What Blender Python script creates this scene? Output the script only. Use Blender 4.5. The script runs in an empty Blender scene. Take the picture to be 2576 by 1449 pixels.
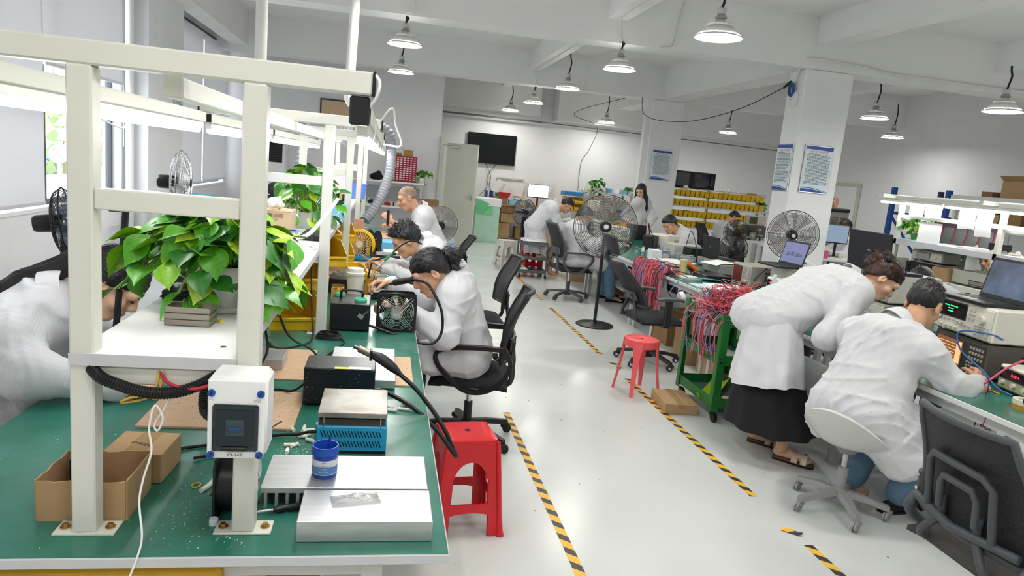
import bpy, math, random
import numpy as np
from mathutils import Vector, Matrix
random.seed(7); np.random.seed(7)
PI = math.pi
SC = bpy.context.scene
COL = SC.collection
# ------------------------------------------------------------------ camera
cam_d = bpy.data.cameras.new('camera'); cam = bpy.data.objects.new('camera', cam_d); COL.objects.link(cam)
SC.camera = cam
cam_d.sensor_fit = 'HORIZONTAL'; cam_d.sensor_width = 36.0; cam_d.lens = 36.0*1739/2576; cam_d.clip_start = .05; cam_d.clip_end = 300
def _cam():
    pitch, roll, yaw = 0.168927, 0.0944334, 0.1898716
    cy, sy, cp, sp = math.cos(yaw), math.sin(yaw), math.cos(pitch), math.sin(pitch)
    fw = Vector((sy*cp, cy*cp, -sp)); r = Vector((cy, -sy, 0)); u = r.cross(fw)
    c, s = math.cos(roll), math.sin(roll)
    r2 = c*r + s*u; u2 = c*u - s*r
    m = Matrix((( r2.x, u2.x, -fw.x, 0), (r2.y, u2.y, -fw.y, 0), (r2.z, u2.z, -fw.z, 1.66), (0, 0, 0, 1)))
    cam.matrix_world = m
_cam()
# ------------------------------------------------------------------ world, exposure
W = bpy.data.worlds.new('sky'); SC.world = W; W.use_nodes = True
bg = W.node_tree.nodes['Background']; bg.inputs[0].default_value = (.86, .93, 1, 1); bg.inputs[1].default_value = 4.0
SC.view_settings.view_transform = 'Standard'; SC.view_settings.look = 'None'; SC.view_settings.gamma = 1
SC.view_settings.use_curve_mapping = False
SC.view_settings.exposure = 0.28
LAMP_E = 62.0      # radiance of the pendant lamp diffusers
TUBE_E = 30.0      # radiance of the bench light tubes
cy_ = SC.cycles
cy_.max_bounces = 7; cy_.diffuse_bounces = 4; cy_.glossy_bounces = 3; cy_.transmission_bounces = 4; cy_.transparent_max_bounces = 8; cy_.caustics_reflective = False; cy_.caustics_refractive = False; cy_.use_denoising = True; cy_.sample_clamp_indirect = 6
sun_d = bpy.data.lights.new('sun', 'SUN'); sun_d.energy = 5.0; sun_d.angle = .1; sun_d.color = (1, .96, .9)
sun = bpy.data.objects.new('sun', sun_d); COL.objects.link(sun); sun.rotation_euler = (math.radians(52), 0, math.radians(-100))

# ------------------------------------------------------------------ materials
def lin(h):
    h = h.lstrip('#'); v = [int(h[i:i+2], 16)/255 for i in (0, 2, 4)]
    return tuple((x/12.92 if x <= .04045 else ((x+.055)/1.055)**2.4) for x in v)
MATS = {}
def mat(name, col='#808080', rough=.5, metal=0., var=0., vs=6., bump=0., bs=60., spec=.5, trans=0., ior=1.45, emit=0., ecol=None, alpha=1., col2=None, stretch=None, coat=0., sss=0.):
    if name in MATS: return MATS[name]
    m = bpy.data.materials.new(name); m.use_nodes = True; nt = m.node_tree; N = nt.nodes; L = nt.links
    b = N['Principled BSDF']; c = lin(col)
    b.inputs['Base Color'].default_value = (*c, 1); b.inputs['Roughness'].default_value = rough; b.inputs['Metallic'].default_value = metal
    b.inputs['Specular IOR Level'].default_value = spec; b.inputs['IOR'].default_value = ior
    if trans: b.inputs['Transmission Weight'].default_value = trans
    if coat: b.inputs['Coat Weight'].default_value = coat
    if sss:
        b.inputs['Subsurface Weight'].default_value = sss; b.inputs['Subsurface Radius'].default_value = (.012, .005, .003); b.inputs['Subsurface Scale'].default_value = 1.0
    if alpha < 1: b.inputs['Alpha'].default_value = alpha
    if emit:
        b.inputs['Emission Color'].default_value = (*(lin(ecol) if ecol else c), 1); b.inputs['Emission Strength'].default_value = emit
    if var or bump:
        tc = N.new('ShaderNodeTexCoord'); mp = N.new('ShaderNodeMapping'); L.new(tc.outputs['Object'], mp.inputs[0])
        if stretch: mp.inputs['Scale'].default_value = stretch
    if var:
        n = N.new('ShaderNodeTexNoise'); n.inputs['Scale'].default_value = vs; n.inputs['Detail'].default_value = 5; L.new(mp.outputs[0], n.inputs[0])
        r = N.new('ShaderNodeValToRGB'); c2 = lin(col2) if col2 else tuple(max(0, x*(1-var)) for x in c)
        r.color_ramp.elements[0].position = .3; r.color_ramp.elements[1].position = .7
        r.color_ramp.elements[0].color = (*c2, 1); r.color_ramp.elements[1].color = (*tuple(min(1, x*(1+var*.3)) for x in c), 1)
        L.new(n.outputs[0], r.inputs[0]); L.new(r.outputs[0], b.inputs['Base Color'])
    if bump:
        n2 = N.new('ShaderNodeTexNoise'); n2.inputs['Scale'].default_value = bs; n2.inputs['Detail'].default_value = 4; L.new(mp.outputs[0], n2.inputs[0])
        bp = N.new('ShaderNodeBump'); bp.inputs['Strength'].default_value = bump; bp.inputs['Distance'].default_value = .01; L.new(n2.outputs[0], bp.inputs['Height']); L.new(bp.outputs[0], b.inputs['Normal'])
    MATS[name] = m; return m

# ------------------------------------------------------------------ mesh builder
def frame(d):
    d = Vector(d).normalized(); a = Vector((0, 0, 1)) if abs(d.z) < .9 else Vector((1, 0, 0))
    u = d.cross(a).normalized(); return u, d.cross(u)
def rotm(rx=0, ry=0, rz=0): return (Matrix.Rotation(rz, 3, 'Z') @ Matrix.Rotation(ry, 3, 'Y') @ Matrix.Rotation(rx, 3, 'X'))
class G:
    def __init__(s): s.v = []; s.f = []; s.mi = []; s.cur = 0
    def add(s, vs, fs):
        o = len(s.v); s.v += [tuple(v) for v in vs]; s.f += [tuple(i+o for i in f) for f in fs]; s.mi += [s.cur]*len(fs); return s
    def box(s, c, d, bev=0., R=None):
        hx, hy, hz = d[0]/2, d[1]/2, d[2]/2; c = Vector(c)
        if bev <= 0:
            vs = [Vector((x*hx, y*hy, z*hz)) for x in (-1, 1) for y in (-1, 1) for z in (-1, 1)]
            fs = [(0, 1, 3, 2), (4, 6, 7, 5), (0, 4, 5, 1), (2, 3, 7, 6), (0, 2, 6, 4), (1, 5, 7, 3)]
        else:
            bev = min(bev, hx*.99, hy*.99, hz*.99); vs = []; ix = {}
            for x in (-1, 1):
                for y in (-1, 1):
                    for z in (-1, 1):
                        for k in range(3):
                            p = [x*(hx-bev), y*(hy-bev), z*(hz-bev)]; p[k] = (x*hx, y*hy, z*hz)[k]
                            ix[(x, y, z, k)] = len(vs); vs.append(Vector(p))
            I = lambda x, y, z, k: ix[(x, y, z, k)]
            fs = []
            for q in (-1, 1):
                a = [I(q, -1, -1, 0), I(q, 1, -1, 0), I(q, 1, 1, 0), I(q, -1, 1, 0)]; fs.append(a if q > 0 else a[::-1])
                a = [I(-1, q, -1, 1), I(-1, q, 1, 1), I(1, q, 1, 1), I(1, q, -1, 1)]; fs.append(a if q > 0 else a[::-1])
                a = [I(-1, -1, q, 2), I(1, -1, q, 2), I(1, 1, q, 2), I(-1, 1, q, 2)]; fs.append(a if q > 0 else a[::-1])
            for x in (-1, 1):
                for y in (-1, 1):
                    a = [I(x, y, -1, 0), I(x, y, 1, 0), I(x, y, 1, 1), I(x, y, -1, 1)]; fs.append(a if x*y < 0 else a[::-1])
                    a = [I(x, -1, y, 0), I(x, -1, y, 2), I(x, 1, y, 2), I(x, 1, y, 0)]; fs.append(a if x*y < 0 else a[::-1])
                    a = [I(-1, x, y, 1), I(1, x, y, 1), I(1, x, y, 2), I(-1, x, y, 2)]; fs.append(a if x*y < 0 else a[::-1])
                    for z in (-1, 1):
                        a = [I(x, y, z, 0), I(x, y, z, 1), I(x, y, z, 2)]; fs.append(a if x*y*z > 0 else a[::-1])
        if R is not None: vs = [R @ v for v in vs]
        return s.add([v+c for v in vs], fs)
    def bb(s, x0, x1, y0, y1, z0, z1, bev=0.): return s.box(((x0+x1)/2, (y0+y1)/2, (z0+z1)/2), (abs(x1-x0), abs(y1-y0), abs(z1-z0)), bev)
    def cyl(s, p, q, r, r2=None, n=14, cap=True):
        p, q = Vector(p), Vector(q); u, w = frame(q-p); r2 = r if r2 is None else r2; vs = []
        for c, rr in ((p, r), (q, r2)):
            for i in range(n):
                a = 2*PI*i/n; vs.append(c+u*(rr*math.cos(a))+w*(rr*math.sin(a)))
        fs = [(i, (i+1) % n, n+(i+1) % n, n+i) for i in range(n)]
        if cap: fs += [tuple(range(n))[::-1], tuple(range(n, 2*n))]
        return s.add(vs, fs)
    def tube(s, pts, r, n=6, closed=False, cap=True):
        pts = [Vector(p) for p in pts]; m = len(pts); vs = []; u = None
        rs = r if isinstance(r, (list, tuple)) else [r]*m
        for i, p in enumerate(pts):
            if closed: d = pts[(i+1) % m]-pts[i-1]
            else: d = pts[min(i+1, m-1)]-pts[max(i-1, 0)]
            if d.length < 1e-9: d = Vector((0, 0, 1))
            d.normalize()
            if u is None: u, w = frame(d)
            else:
                u = (u-d*u.dot(d)); u = u.normalized() if u.length > 1e-6 else frame(d)[0]; w = d.cross(u)
            for k in range(n):
                a = 2*PI*k/n; vs.append(p+u*(rs[i]*math.cos(a))+w*(rs[i]*math.sin(a)))
        fs = []
        for i in range(m if closed else m-1):
            j = (i+1) % m
            for k in range(n): fs.append((i*n+k, i*n+(k+1) % n, j*n+(k+1) % n, j*n+k))
        if cap and not closed: fs += [tuple(range(n))[::-1], tuple(range((m-1)*n, m*n))]
        return s.add(vs, fs)
    def lathe(s, prof, c=(0, 0, 0), n=24, R=None, cap=False, a0=0., a1=2*PI):
        c = Vector(c); vs = []; full = abs(a1-a0-2*PI) < 1e-6; nn = n if full else n+1
        for (r, z) in prof:
            for i in range(nn):
                a = a0+(a1-a0)*i/n; v = Vector((r*math.cos(a), r*math.sin(a), z)); vs.append((R @ v if R is not None else v)+c)
        fs = []
        for j in range(len(prof)-1):
            for i in range(n):
                k = (i+1) % nn if full else i+1
                fs.append((j*nn+i, j*nn+k, (j+1)*nn+k, (j+1)*nn+i))
        if cap: fs += [tuple(range(nn))[::-1], tuple(range((len(prof)-1)*nn, len(prof)*nn))]
        return s.add(vs, fs)
    def prism(s, pts, lo, hi, ax='z', c=(0, 0, 0), R=None):
        n = len(pts); c = Vector(c)
        def P(a, b, h): return {'z': Vector((a, b, h)), 'y': Vector((a, h, b)), 'x': Vector((h, a, b))}[ax]
        vs = [P(a, b, lo) for a, b in pts]+[P(a, b, hi) for a, b in pts]
        if R is not None: vs = [R @ v for v in vs]
        fs = [tuple(range(n))[::-1], tuple(range(n, 2*n))]+[(i, (i+1) % n, n+(i+1) % n, n+i) for i in range(n)]
        return s.add([v+c for v in vs], fs)
    def sph(s, c, r, n=14, m=8, sc=(1, 1, 1), R=None):
        prof = [(math.sin(PI*j/m), -math.cos(PI*j/m)) for j in range(m+1)]; vs = []; c = Vector(c)
        for (rr, z) in prof:
            for i in range(n):
                a = 2*PI*i/n; v = Vector((rr*math.cos(a)*r*sc[0], rr*math.sin(a)*r*sc[1], z*r*sc[2])); vs.append((R @ v if R is not None else v)+c)
        fs = [(j*n+i, j*n+(i+1) % n, (j+1)*n+(i+1) % n, (j+1)*n+i) for j in range(m) for i in range(n)]
        return s.add(vs, fs)
    def grid(s, fn, nu, nv, th=0.):
        vs = [Vector(fn(i/nu, j/nv)) for j in range(nv+1) for i in range(nu+1)]
        fs = [(j*(nu+1)+i, j*(nu+1)+i+1, (j+1)*(nu+1)+i+1, (j+1)*(nu+1)+i) for j in range(nv) for i in range(nu)]
        s.add(vs, fs)
        if th:
            nrm = [Vector((0, 0, 0)) for _ in vs]
            for f in fs:
                nn = (vs[f[1]]-vs[f[0]]).cross(vs[f[3]]-vs[f[0]])
                for i in f: nrm[i] += nn
            s.add([v-n.normalized()*th for v, n in zip(vs, nrm)], [f[::-1] for f in fs])
            m = nu+1; bd = [(i, i+1) for i in range(nu)]+[((j+1)*m-1, (j+2)*m-1) for j in range(nv)]+[(nv*m+i+1, nv*m+i) for i in range(nu)]+[((j+1)*m, j*m) for j in range(nv)]
            o2 = len(s.v)-len(vs); o1 = o2-len(vs)
            for a, b in bd: s.f.append((o1+b, o1+a, o2+a, o2+b)); s.mi.append(s.cur)
        return s
    def mesh(s, name, mats, smooth=None):
        me = bpy.data.meshes.new(name); me.from_pydata(s.v, [], s.f)
        ms = mats if isinstance(mats, (list, tuple)) else [mats]
        for m in ms: me.materials.append(m)
        if len(ms) > 1: me.polygons.foreach_set('material_index', s.mi)
        if smooth:
            me.polygons.foreach_set('use_smooth', [True]*len(me.polygons)); me.update(); me.set_sharp_from_angle(angle=math.radians(smooth))
        me.update(); return me
    def o(s, name, mats, parent=None, smooth=None, loc=(0, 0, 0), rot=(0, 0, 0)):
        return put(name, s.mesh(name, mats, smooth), parent, loc, rot)
def put(name, me, parent=None, loc=(0, 0, 0), rot=(0, 0, 0), scale=None):
    ob = bpy.data.objects.new(name, me); COL.objects.link(ob); ob.parent = parent; ob.location = loc; ob.rotation_euler = rot
    if scale: ob.scale = scale if isinstance(scale, (tuple, list)) else (scale,)*3
    return ob
def tag(ob, label=None, cat=None, group=None, kind=None):
    if label: ob['label'] = label
    if cat: ob['category'] = cat
    if group: ob['group'] = group
    if kind: ob['kind'] = kind
    return ob
def T(name, label, cat, loc=(0, 0, 0), rz=0., group=None, rot=None):
    e = bpy.data.objects.new(name, None); COL.objects.link(e); e.location = loc; e.rotation_euler = rot if rot else (0, 0, rz); e.empty_display_size = .05
    return tag(e, label, cat, group)
def dup(root, loc=None, rz=None, label=None, group=None, rot=None, scale=None):
    r = root.copy(); COL.objects.link(r)
    if loc is not None: r.location = loc
    if rz is not None: r.rotation_euler = (0, 0, rz)
    if rot is not None: r.rotation_euler = rot
    if scale: r.scale = (scale,)*3
    if label: r['label'] = label
    if group: r['group'] = group
    for ch in list(root.children):
        c = ch.copy(); COL.objects.link(c); c.parent = r
        for g in list(ch.children):
            d = g.copy(); COL.objects.link(d); d.parent = c
    return r
def struct(g, name, m, smooth=None, parent=None):
    o = g.o(name, m, parent, smooth)
    if parent is None: o['kind'] = 'structure'
    return o
def text(s, size, m, parent, loc, rot=(PI/2, 0, 0), name='lettering', ext=.0006, align='CENTER', sx=1.):
    c = bpy.data.curves.new(name, 'FONT'); c.body = s; c.size = size; c.extrude = ext; c.align_x = align; c.align_y = 'CENTER'; c.resolution_u = 2
    tmp = bpy.data.objects.new('tmp', c); me = bpy.data.meshes.new_from_object(tmp); me.name = name; bpy.data.objects.remove(tmp); bpy.data.curves.remove(c)
    me.materials.clear(); me.materials.append(m)
    return put(name, me, parent, loc, rot, (sx, 1, 1))
def bez(pts, n=8):
    "Catmull-Rom through points"
    P = [Vector(p) for p in pts]; P = [P[0]*2-P[1]]+P+[P[-1]*2-P[-2]]; out = []
    for i in range(1, len(P)-2):
        a, b, c, d = P[i-1:i+3]
        for k in range(n):
            t = k/n; out.append(.5*((2*b)+(c-a)*t+(2*a-5*b+4*c-d)*t*t+(3*b-a-3*c+d)*t**3))
    out.append(P[-2]); return out

white = mat('white_paint', '#f1f1f3', .55, var=.03, vs=3)
ceilm = mat('ceiling_paint', '#f0f0ef', .7, var=.03, vs=1.5)
frame_w = mat('cream_powder_coat', '#dcdcd2', .38, var=.03, vs=8)
laminate = mat('white_laminate', '#eeeeec', .35, var=.03, vs=10)
edge_g = mat('grey_edge_band', '#c9c9ce', .45, var=.05, vs=20)
black_p = mat('black_plastic', '#141517', .38, var=.2, vs=20)
black_m = mat('black_rubber', '#0c0d0f', .55)
dark_g = mat('dark_grey_plastic', '#3a3c40', .45, var=.1, vs=20)
steel = mat('bright_steel', '#c6c7c8', .28, 1., var=.1, vs=40)
alu = mat('brushed_aluminium', '#cbccce', .42, .75, var=.16, vs=9, stretch=(1, 6, 6))
chrome = mat('chrome', '#dadbdc', .12, 1.)
card = mat('cardboard', '#b08f69', .8, var=.1, vs=5, bump=.15, bs=30)
card2 = mat('cardboard_dark', '#8f6d49', .8, var=.12, vs=5)
green_top = mat('green_bench_mat', '#33786a', .22, var=.3, vs=4, col2='#276454')
red_pl = mat('red_plastic', '#cf1a26', .25, var=.08, vs=3)
pink_pl = mat('coral_plastic', '#e4595c', .4)
yellow_p = mat('yellow_plastic', '#e2b91f', .4, var=.08, vs=6)
blue_p = mat('blue_plastic', '#6f8fe6', .4)
ltblue_p = mat('light_blue_plastic', '#8fcbe6', .4)
mint_p = mat('mint_plastic', '#57cfae', .35)
paper = mat('white_paper', '#f2f2f2', .7)
glass = mat('window_glass', '#eef4f6', .03, alpha=.1, spec=.6)
clearp = mat('clear_plastic', '#ffffff', .08, trans=.9, ior=1.2, alpha=.45)
lampE = mat('lamp_diffuser', '#ffffff', .5, emit=LAMP_E, ecol='#fffdf6')
tubeE = mat('tube_light', '#ffffff', .5, emit=TUBE_E, ecol='#ffffff')
ink = mat('black_ink', '#26282c', .6)
# ================================================================== the room
XL, XR, YB, YF, ZC, ZB = -3.15, 10.8, 17.2, -4.5, 3.95, 3.3
def floor_mat():
    m = mat('epoxy_floor', '#d2d5d3', .16, var=.07, vs=.8, bump=.02, bs=4, spec=.5)
    nt = m.node_tree; N, L = nt.nodes, nt.links; b = N['Principled BSDF']
    n = N.new('ShaderNodeTexNoise'); n.inputs['Scale'].default_value = 2.2; n.inputs['Detail'].default_value = 6
    r = N.new('ShaderNodeMapRange'); r.inputs[3].default_value = .12; r.inputs[4].default_value = .34
    tc = N.new('ShaderNodeTexCoord'); L.new(tc.outputs['Object'], n.inputs[0]); L.new(n.outputs[0], r.inputs[0]); L.new(r.outputs[0], b.inputs['Roughness'])
    return m
struct(G().bb(XL-.2, XR+.2, YF-.2, YB+.2, -.2, 0), 'floor', floor_mat())
ceil_o = struct(G().bb(XL-.2, XR+.2, YF-.2, YB+.2, ZC, ZC+.2), 'ceiling', ceilm)
def beam(x0, x1, y0, y1, z0): G().bb(x0, x1, y0, y1, z0, ZC+.01).o('beam', ceilm, ceil_o)
for y0, y1 in ((-1.5, -1.1), (3.5, 3.9), (8.5, 8.88), (13.5, 13.88)):
    beam(XL, XR, y0, y1, ZB)
for x0, x1, zb in ((5.3, 5.75, ZB+.02), (.1-3.0, .1-2.7, 3.4)):
    for y0, y1 in ((-4.5, -1.5), (-1.1, 3.5), (3.9, 8.5), (8.88, 13.5), (13.88, 17.2)):
        if zb < 3.33 and y0 in (3.9, -1.1): beam(x0, x1-.15, y0, y1, 3.6)
        else: beam(x0, x1, y0, y1, zb)
for x0, x1 in ((2.5, 2.75), (8.0, 8.25)):
    for y0, y1 in ((-4.5, -1.5), (-1.1, 3.5), (3.9, 8.5), (8.88, 13.5), (13.88, 17.2)): beam(x0, x1, y0, y1, 3.57)
beam(3.9, XR, 16.55, 17.2, 2.92); beam(1.0, 3.5, 16.7, 17.2, 3.0)
beam(9.2, 10.8, 6.5, 7.0, 3.35)
# columns
for i, (x0, x1, y0, y1) in enumerate(((5.23, 5.92, 8.5, 8.9), (5.1, 5.78, 13.5, 13.9))):
    struct(G().bb(x0, x1, y0, y1, 0, ZB-.002, .012), 'column', white)
G().bb(4.98, 5.1, 13.52, 13.66, 0, ZB).o('pipe_casing', white, None)['kind'] = 'structure'
# walls
struct(G().bb(XR, XR+.2, YF-.2, YB+.2, 0, ZC), 'wall_right', white)
struct(G().bb(XL-.2, XR+.2, YB, YB+.2, 0, ZC), 'wall_back', white)
struct(G().bb(XL-.2, XR+.2, YF-.2, YF, 0, ZC), 'wall_front', white)
wp = G().bb(XL, 1.02, 14.6, 14.78, 0, ZC)
struct(wp, 'wall_partition', white)
wl = G()
SILL, HEAD = .9, 3.45
wins = ((2.4, 9.1), (10.8, 14.4))
wl.bb(XL-.2, XL, YF, YB, 0, SILL); wl.bb(XL-.2, XL, YF, YB, HEAD, ZC)
yy = YF
for a, b in wins: wl.bb(XL-.2, XL, yy, a, SILL, HEAD); yy = b
wl.bb(XL-.2, XL, yy, YB, SILL, HEAD)
wl.bb(XL, XL+.26, 9.25, 10.7, 0, ZC)
struct(wl, 'wall_left', white)
winf = mat('window_frame_grey', '#4c4f54', .4); blindm = mat('roller_blind_fabric', '#e2e2e8', .8)
_n = blindm.node_tree; _t = _n.nodes.new('ShaderNodeBsdfTranslucent'); _t.inputs[0].default_value = (.7, .7, .74, 1); _m = _n.nodes.new('ShaderNodeMixShader'); _m.inputs[0].default_value = .055; _n.links.new(_n.nodes['Principled BSDF'].outputs[0], _m.inputs[1]); _n.links.new(_t.outputs[0], _m.inputs[2]); _n.links.new(_m.outputs[0], _n.nodes['Material Output'].inputs[0])
for k, (a, b) in enumerate(wins):
    w = struct(G().bb(XL-.15, XL-.09, a, b, SILL, SILL+.06).bb(XL-.15, XL-.09, a, b, HEAD-.06, HEAD).bb(XL-.15, XL-.09, a, a+.05, SILL, HEAD).bb(XL-.15, XL-.09, b-.05, b, SILL, HEAD), 'window_%d' % (k+1), winf)
    n = max(2, int((b-a)/1.6))
    for i in range(1, n): G().bb(XL-.15, XL-.09, a+(b-a)*i/n-.025, a+(b-a)*i/n+.025, SILL+.06, HEAD-.06).o('mullion', winf, w)
    for i in range(n): G().bb(XL-.125, XL-.118, a+(b-a)*i/n+.025, a+(b-a)*(i+1)/n-.025, SILL+.06, HEAD-.06).o('pane', glass, w)
    G().bb(XL-.08, XL+.03, a, b, SILL-.03, SILL+.012, .005).o('sill', white, w)
def blind(y0, y1, zb, label):
    t = T('roller_blind', label, 'blind', (XL+.02, (y0+y1)/2, 0), group='roller blinds on the windows')
    h = (y1-y0)/2
    G().cyl((0, -h, 3.42), (0, h, 3.42), .03).o('roller', dark_g, t, 40)
    ph = random.random()*6
    G().grid(lambda u, v: (.03+.004*math.sin(7*u+ph), -h+.015+u*(2*h-.03), zb+v*(3.4-zb)), 12, 4).o('fabric', blindm, t, 60)
    G().bb(.018, .042, -h+.01, h-.01, zb-.03, zb, .004).o('bottom_bar', mat('blind_bar', '#d6d6da', .4), t)
    G().cyl((.05, h-.05, 3.4), (.05, h-.05, 1.5), .003, n=5).o('chain', white, t)
blind(2.5, 4.7, .97, 'lowered grey roller blind at the window behind the seated long-haired woman, out at the left')
blind(4.75, 7.1, .97, 'fully lowered grey roller blind left of the uncovered window view')
blind(7.12, 9.05, 2.23, 'half raised grey roller blind above the street view window')
blind(10.85, 12.6, .98, 'lowered grey roller blind just past the pier with the poster')
blind(12.65, 14.35, 1.0, 'lowered grey roller blind in the far corner by the air conditioner')
# trunking, pipe on left wall
struct(G().bb(XL, XL+.09, YF, 9.2, .06, .2, .008), 'trim_1', white)
tag(G().cyl((XL+.08, 9.16, 0), (XL+.08, 9.16, ZC), .045, n=16).o('drain_pipe', mat('pvc_white', '#f2f2ef', .35), None, 40), 'white vertical drain pipe between window view and wall pier', 'pipe')
# open door leaf at the partition
cream = mat('cream_door_paint', '#cdcfbf', .5, var=.02)
d = T('door_1', 'open cream door leaf with lever handle at partition end', 'door', (1.17, 14.5, 0), math.atan2(-.4, .58)); d['kind'] = 'structure'
G().bb(0, .72, -.02, .02, .015, 2.08, .004).o('door_leaf', cream, d)
hd = G().bb(.62, .67, -.028, -.02, .95, 1.12, .003).cyl((.645, -.02, 1.03), (.645, -.075, 1.03), .01).cyl((.645, -.07, 1.03), (.52, -.075, 1.03), .009).o('handle', steel, d, 40)
G().cyl((.645, -.02, 1.1), (.645, -.035, 1.1), .014).o('lock', chrome, d, 40)
G().bb(.1, .3, -.05, -.02, 1.98, 2.03, .004).cyl((.2, -.04, 2.02), (-.05, -.12, 2.03), .007, n=6).o('closer', steel, d)
struct(G().bb(1.02, 1.1, 14.5, 14.8, 0, 2.2), 'trim_2', cream)
# electric trunk pipes on the back wall
struct(G().cyl((1.0, 16.9, 2.86), (3.6, 16.9, 2.86), .022, n=8).cyl((3.6, 16.9, 2.86), (10.7, 16.95, 2.78), .012, n=6), 'trim_3', mat('grey_pipe', '#6f706e', .5))
# floor tape
def tape_mat():
    m = mat('hazard_tape', '#f0b93a', .4); nt = m.node_tree; N, L = nt.nodes, nt.links; b = N['Principled BSDF']
    tc = N.new('ShaderNodeTexCoord'); sp = N.new('ShaderNodeSeparateXYZ'); L.new(tc.outputs['Object'], sp.inputs[0])
    a = N.new('ShaderNodeMath'); a.operation = 'MULTIPLY_ADD'; a.inputs[1].default_value = .85; L.new(sp.outputs[0], a.inputs[0]); L.new(sp.outputs[1], a.inputs[2])
    d_ = N.new('ShaderNodeMath'); d_.operation = 'DIVIDE'; d_.inputs[1].default_value = .118; L.new(a.outputs[0], d_.inputs[0])
    f = N.new('ShaderNodeMath'); f.operation = 'FRACT'; L.new(d_.outputs[0], f.inputs[0])
    g = N.new('ShaderNodeMath'); g.operation = 'GREATER_THAN'; g.inputs[1].default_value = .54; L.new(f.outputs[0], g.inputs[0])
    mx = N.new('ShaderNodeMix'); mx.data_type = 'RGBA'; L.new(g.outputs[0], mx.inputs[0])
    mx.inputs[6].default_value = (*lin('#f0b93a'), 1); mx.inputs[7].default_value = (*lin('#3b3a3c'), 1); L.new(mx.outputs[2], b.inputs['Base Color']); return m
TM = tape_mat()
def tape(x0, y0, y1, label, w=.049, ragged=True):
    g = G(); n = max(4, int((y1-y0)/.05)); rr = random.Random(int(y0*100)); L_, R_ = [], []
    for i in range(n+1):
        y = y0+(y1-y0)*i/n; e = .0035 if ragged else 0
        L_.append((x0-w/2+rr.random()*e, y, .0012)); R_.append((x0+w/2-rr.random()*.001, y, .0012))
    vs = L_+R_; fs = [(i, n+1+i, n+2+i, i+1) for i in range(n)]
    lo = [(x, y, .0002) for x, y, z in vs]; k = len(vs)
    fs2 = fs+[(i+1, i, k+i, k+i+1) for i in range(n)]+[(n+1+i, n+2+i, k+n+2+i, k+n+1+i) for i in range(n)]+[(0, n+1, k+n+1, k), (n, k+n, k+2*n+1, 2*n+1)]
    tag(G().add(vs+lo, fs2).o('floor_tape', TM), label, 'floor tape', 'hazard tape strips on the floor')
tape(.905, .2, 4.5, 'black and yellow floor tape strip running past the red stool')
tape(2.105, 8.72, 13.1, 'far black and yellow floor tape strip beside the grey tool cart')
tape(2.105, 6.15, 8.3, 'black and yellow floor tape strip passing the tall industrial fan')
tape(2.105, 3.28, 5.4, 'black and yellow floor tape strip beside the coral stool and green cart')
tape(2.115, .3, 2.78, 'torn black and yellow floor tape strip at the bottom right by the mesh chair')
for k, (x, y, a) in enumerate(((2.13, 5.86, .5), (2.15, 5.74, -.4), (2.10, 2.9, .9))):
    tag(G().grid(lambda u, v: (-.02+.04*u, -.05+.1*v, .002+.006*math.sin(5*v+u*2)**2), 2, 5, .0006).o('tape_scrap', TM, None, None, (x, y, .001), (0, 0, a)), ('torn tape scrap behind the coral stool, upper', 'torn tape scrap behind the coral stool, lower', 'crumpled tape end beyond the grey stool casters')[k], 'tape scrap')
# ================================================================== pendant lamps
shade_m = mat('lamp_shade_grey', '#cfcfca', .45); capm = mat('lamp_cap_grey', '#9b9c9c', .4)
LM = {}
def lamp(x, y, z, ztop, label, bend=.06):
    t = T('pendant_lamp', label, 'lamp', (x, y, z), group='pendant lamps under the ceiling')
    if not LM:
        s = G().lathe([(.2, .002), (.198, .008), (.17, .03), (.135, .066), (.118, .088), (.108, .092), (.106, .112), (.098, .12), (.05, .125), (.046, .14), (.03, .155)], n=40)
        s.lathe([(.197, .004), (.168, .026), (.13, .06)], n=40); LM['shade'] = s.mesh('shade', shade_m, 50)
        LM['diff'] = G().lathe([(.0, .012), (.05, .0125), (.12, .015), (.17, .02), (.178, .028)], n=32).mesh('diffuser', lampE, 60)
        LM['cap'] = G().lathe([(.03, .15), (.05, .165), (.052, .175), (.036, .18), (.034, .2), (.038, .205), (.038, .24), (.02, .25), (.0, .252)], n=20).mesh('cap', capm, 40)
        LM['ring'] = G().tube([(.014*math.cos(a), 0, .262+.014*math.sin(a)) for a in np.linspace(0, 2*PI, 13)[:-1]], .003, 5, closed=True).mesh('ring', steel, 60)
    for n in ('shade', 'diff', 'cap', 'ring'): put({'diff': 'diffuser'}.get(n, n), LM[n], t)
    zt = ztop-z
    G().tube(bez([(0, 0, .25), (.012, 0, .3), (bend*.5, 0, .3+(zt-.3)*.45), (bend*.15, 0, zt-.05), (0, 0, zt)], 6), .011, 7).o('cord', black_m, t, 60)
lamp(2.69, 5.79, 2.92, 3.57, 'large lit pendant lamp nearest at the top right of centre')
lamp(2.71, 8.48, 2.98, 3.32, 'pendant lamp on a short looped cord under the nearest cross beam')
lamp(2.77, 11.3, 3.02, 3.57, 'pendant lamp on a long cord above the big industrial fan')
lamp(2.73, 13.8, 2.98, 3.32, 'small pendant lamp under the far cross beam, above the bending man')
lamp(2.7, 16.3, 2.99, 3.57, 'smallest pendant lamp in front of the wall television')
lamp(7.56, 15.1, 2.93, 3.6, 'far pendant lamp above the yellow bin racks')
lamp(7.22, 9.72, 2.93, 3.5, 'pendant lamp on a wavy cord right of the square column')
lamp(6.7, 6.9, 2.80, 3.3, 'pendant lamp at the upper right edge by the beam')
lamp(.10, 8.57, 2.97, 3.3, 'middle of three pendant lamps in line over the left bench')
lamp(.10, 11.1, 2.95, 3.57, 'farthest of three pendant lamps in line over the left bench')
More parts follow.
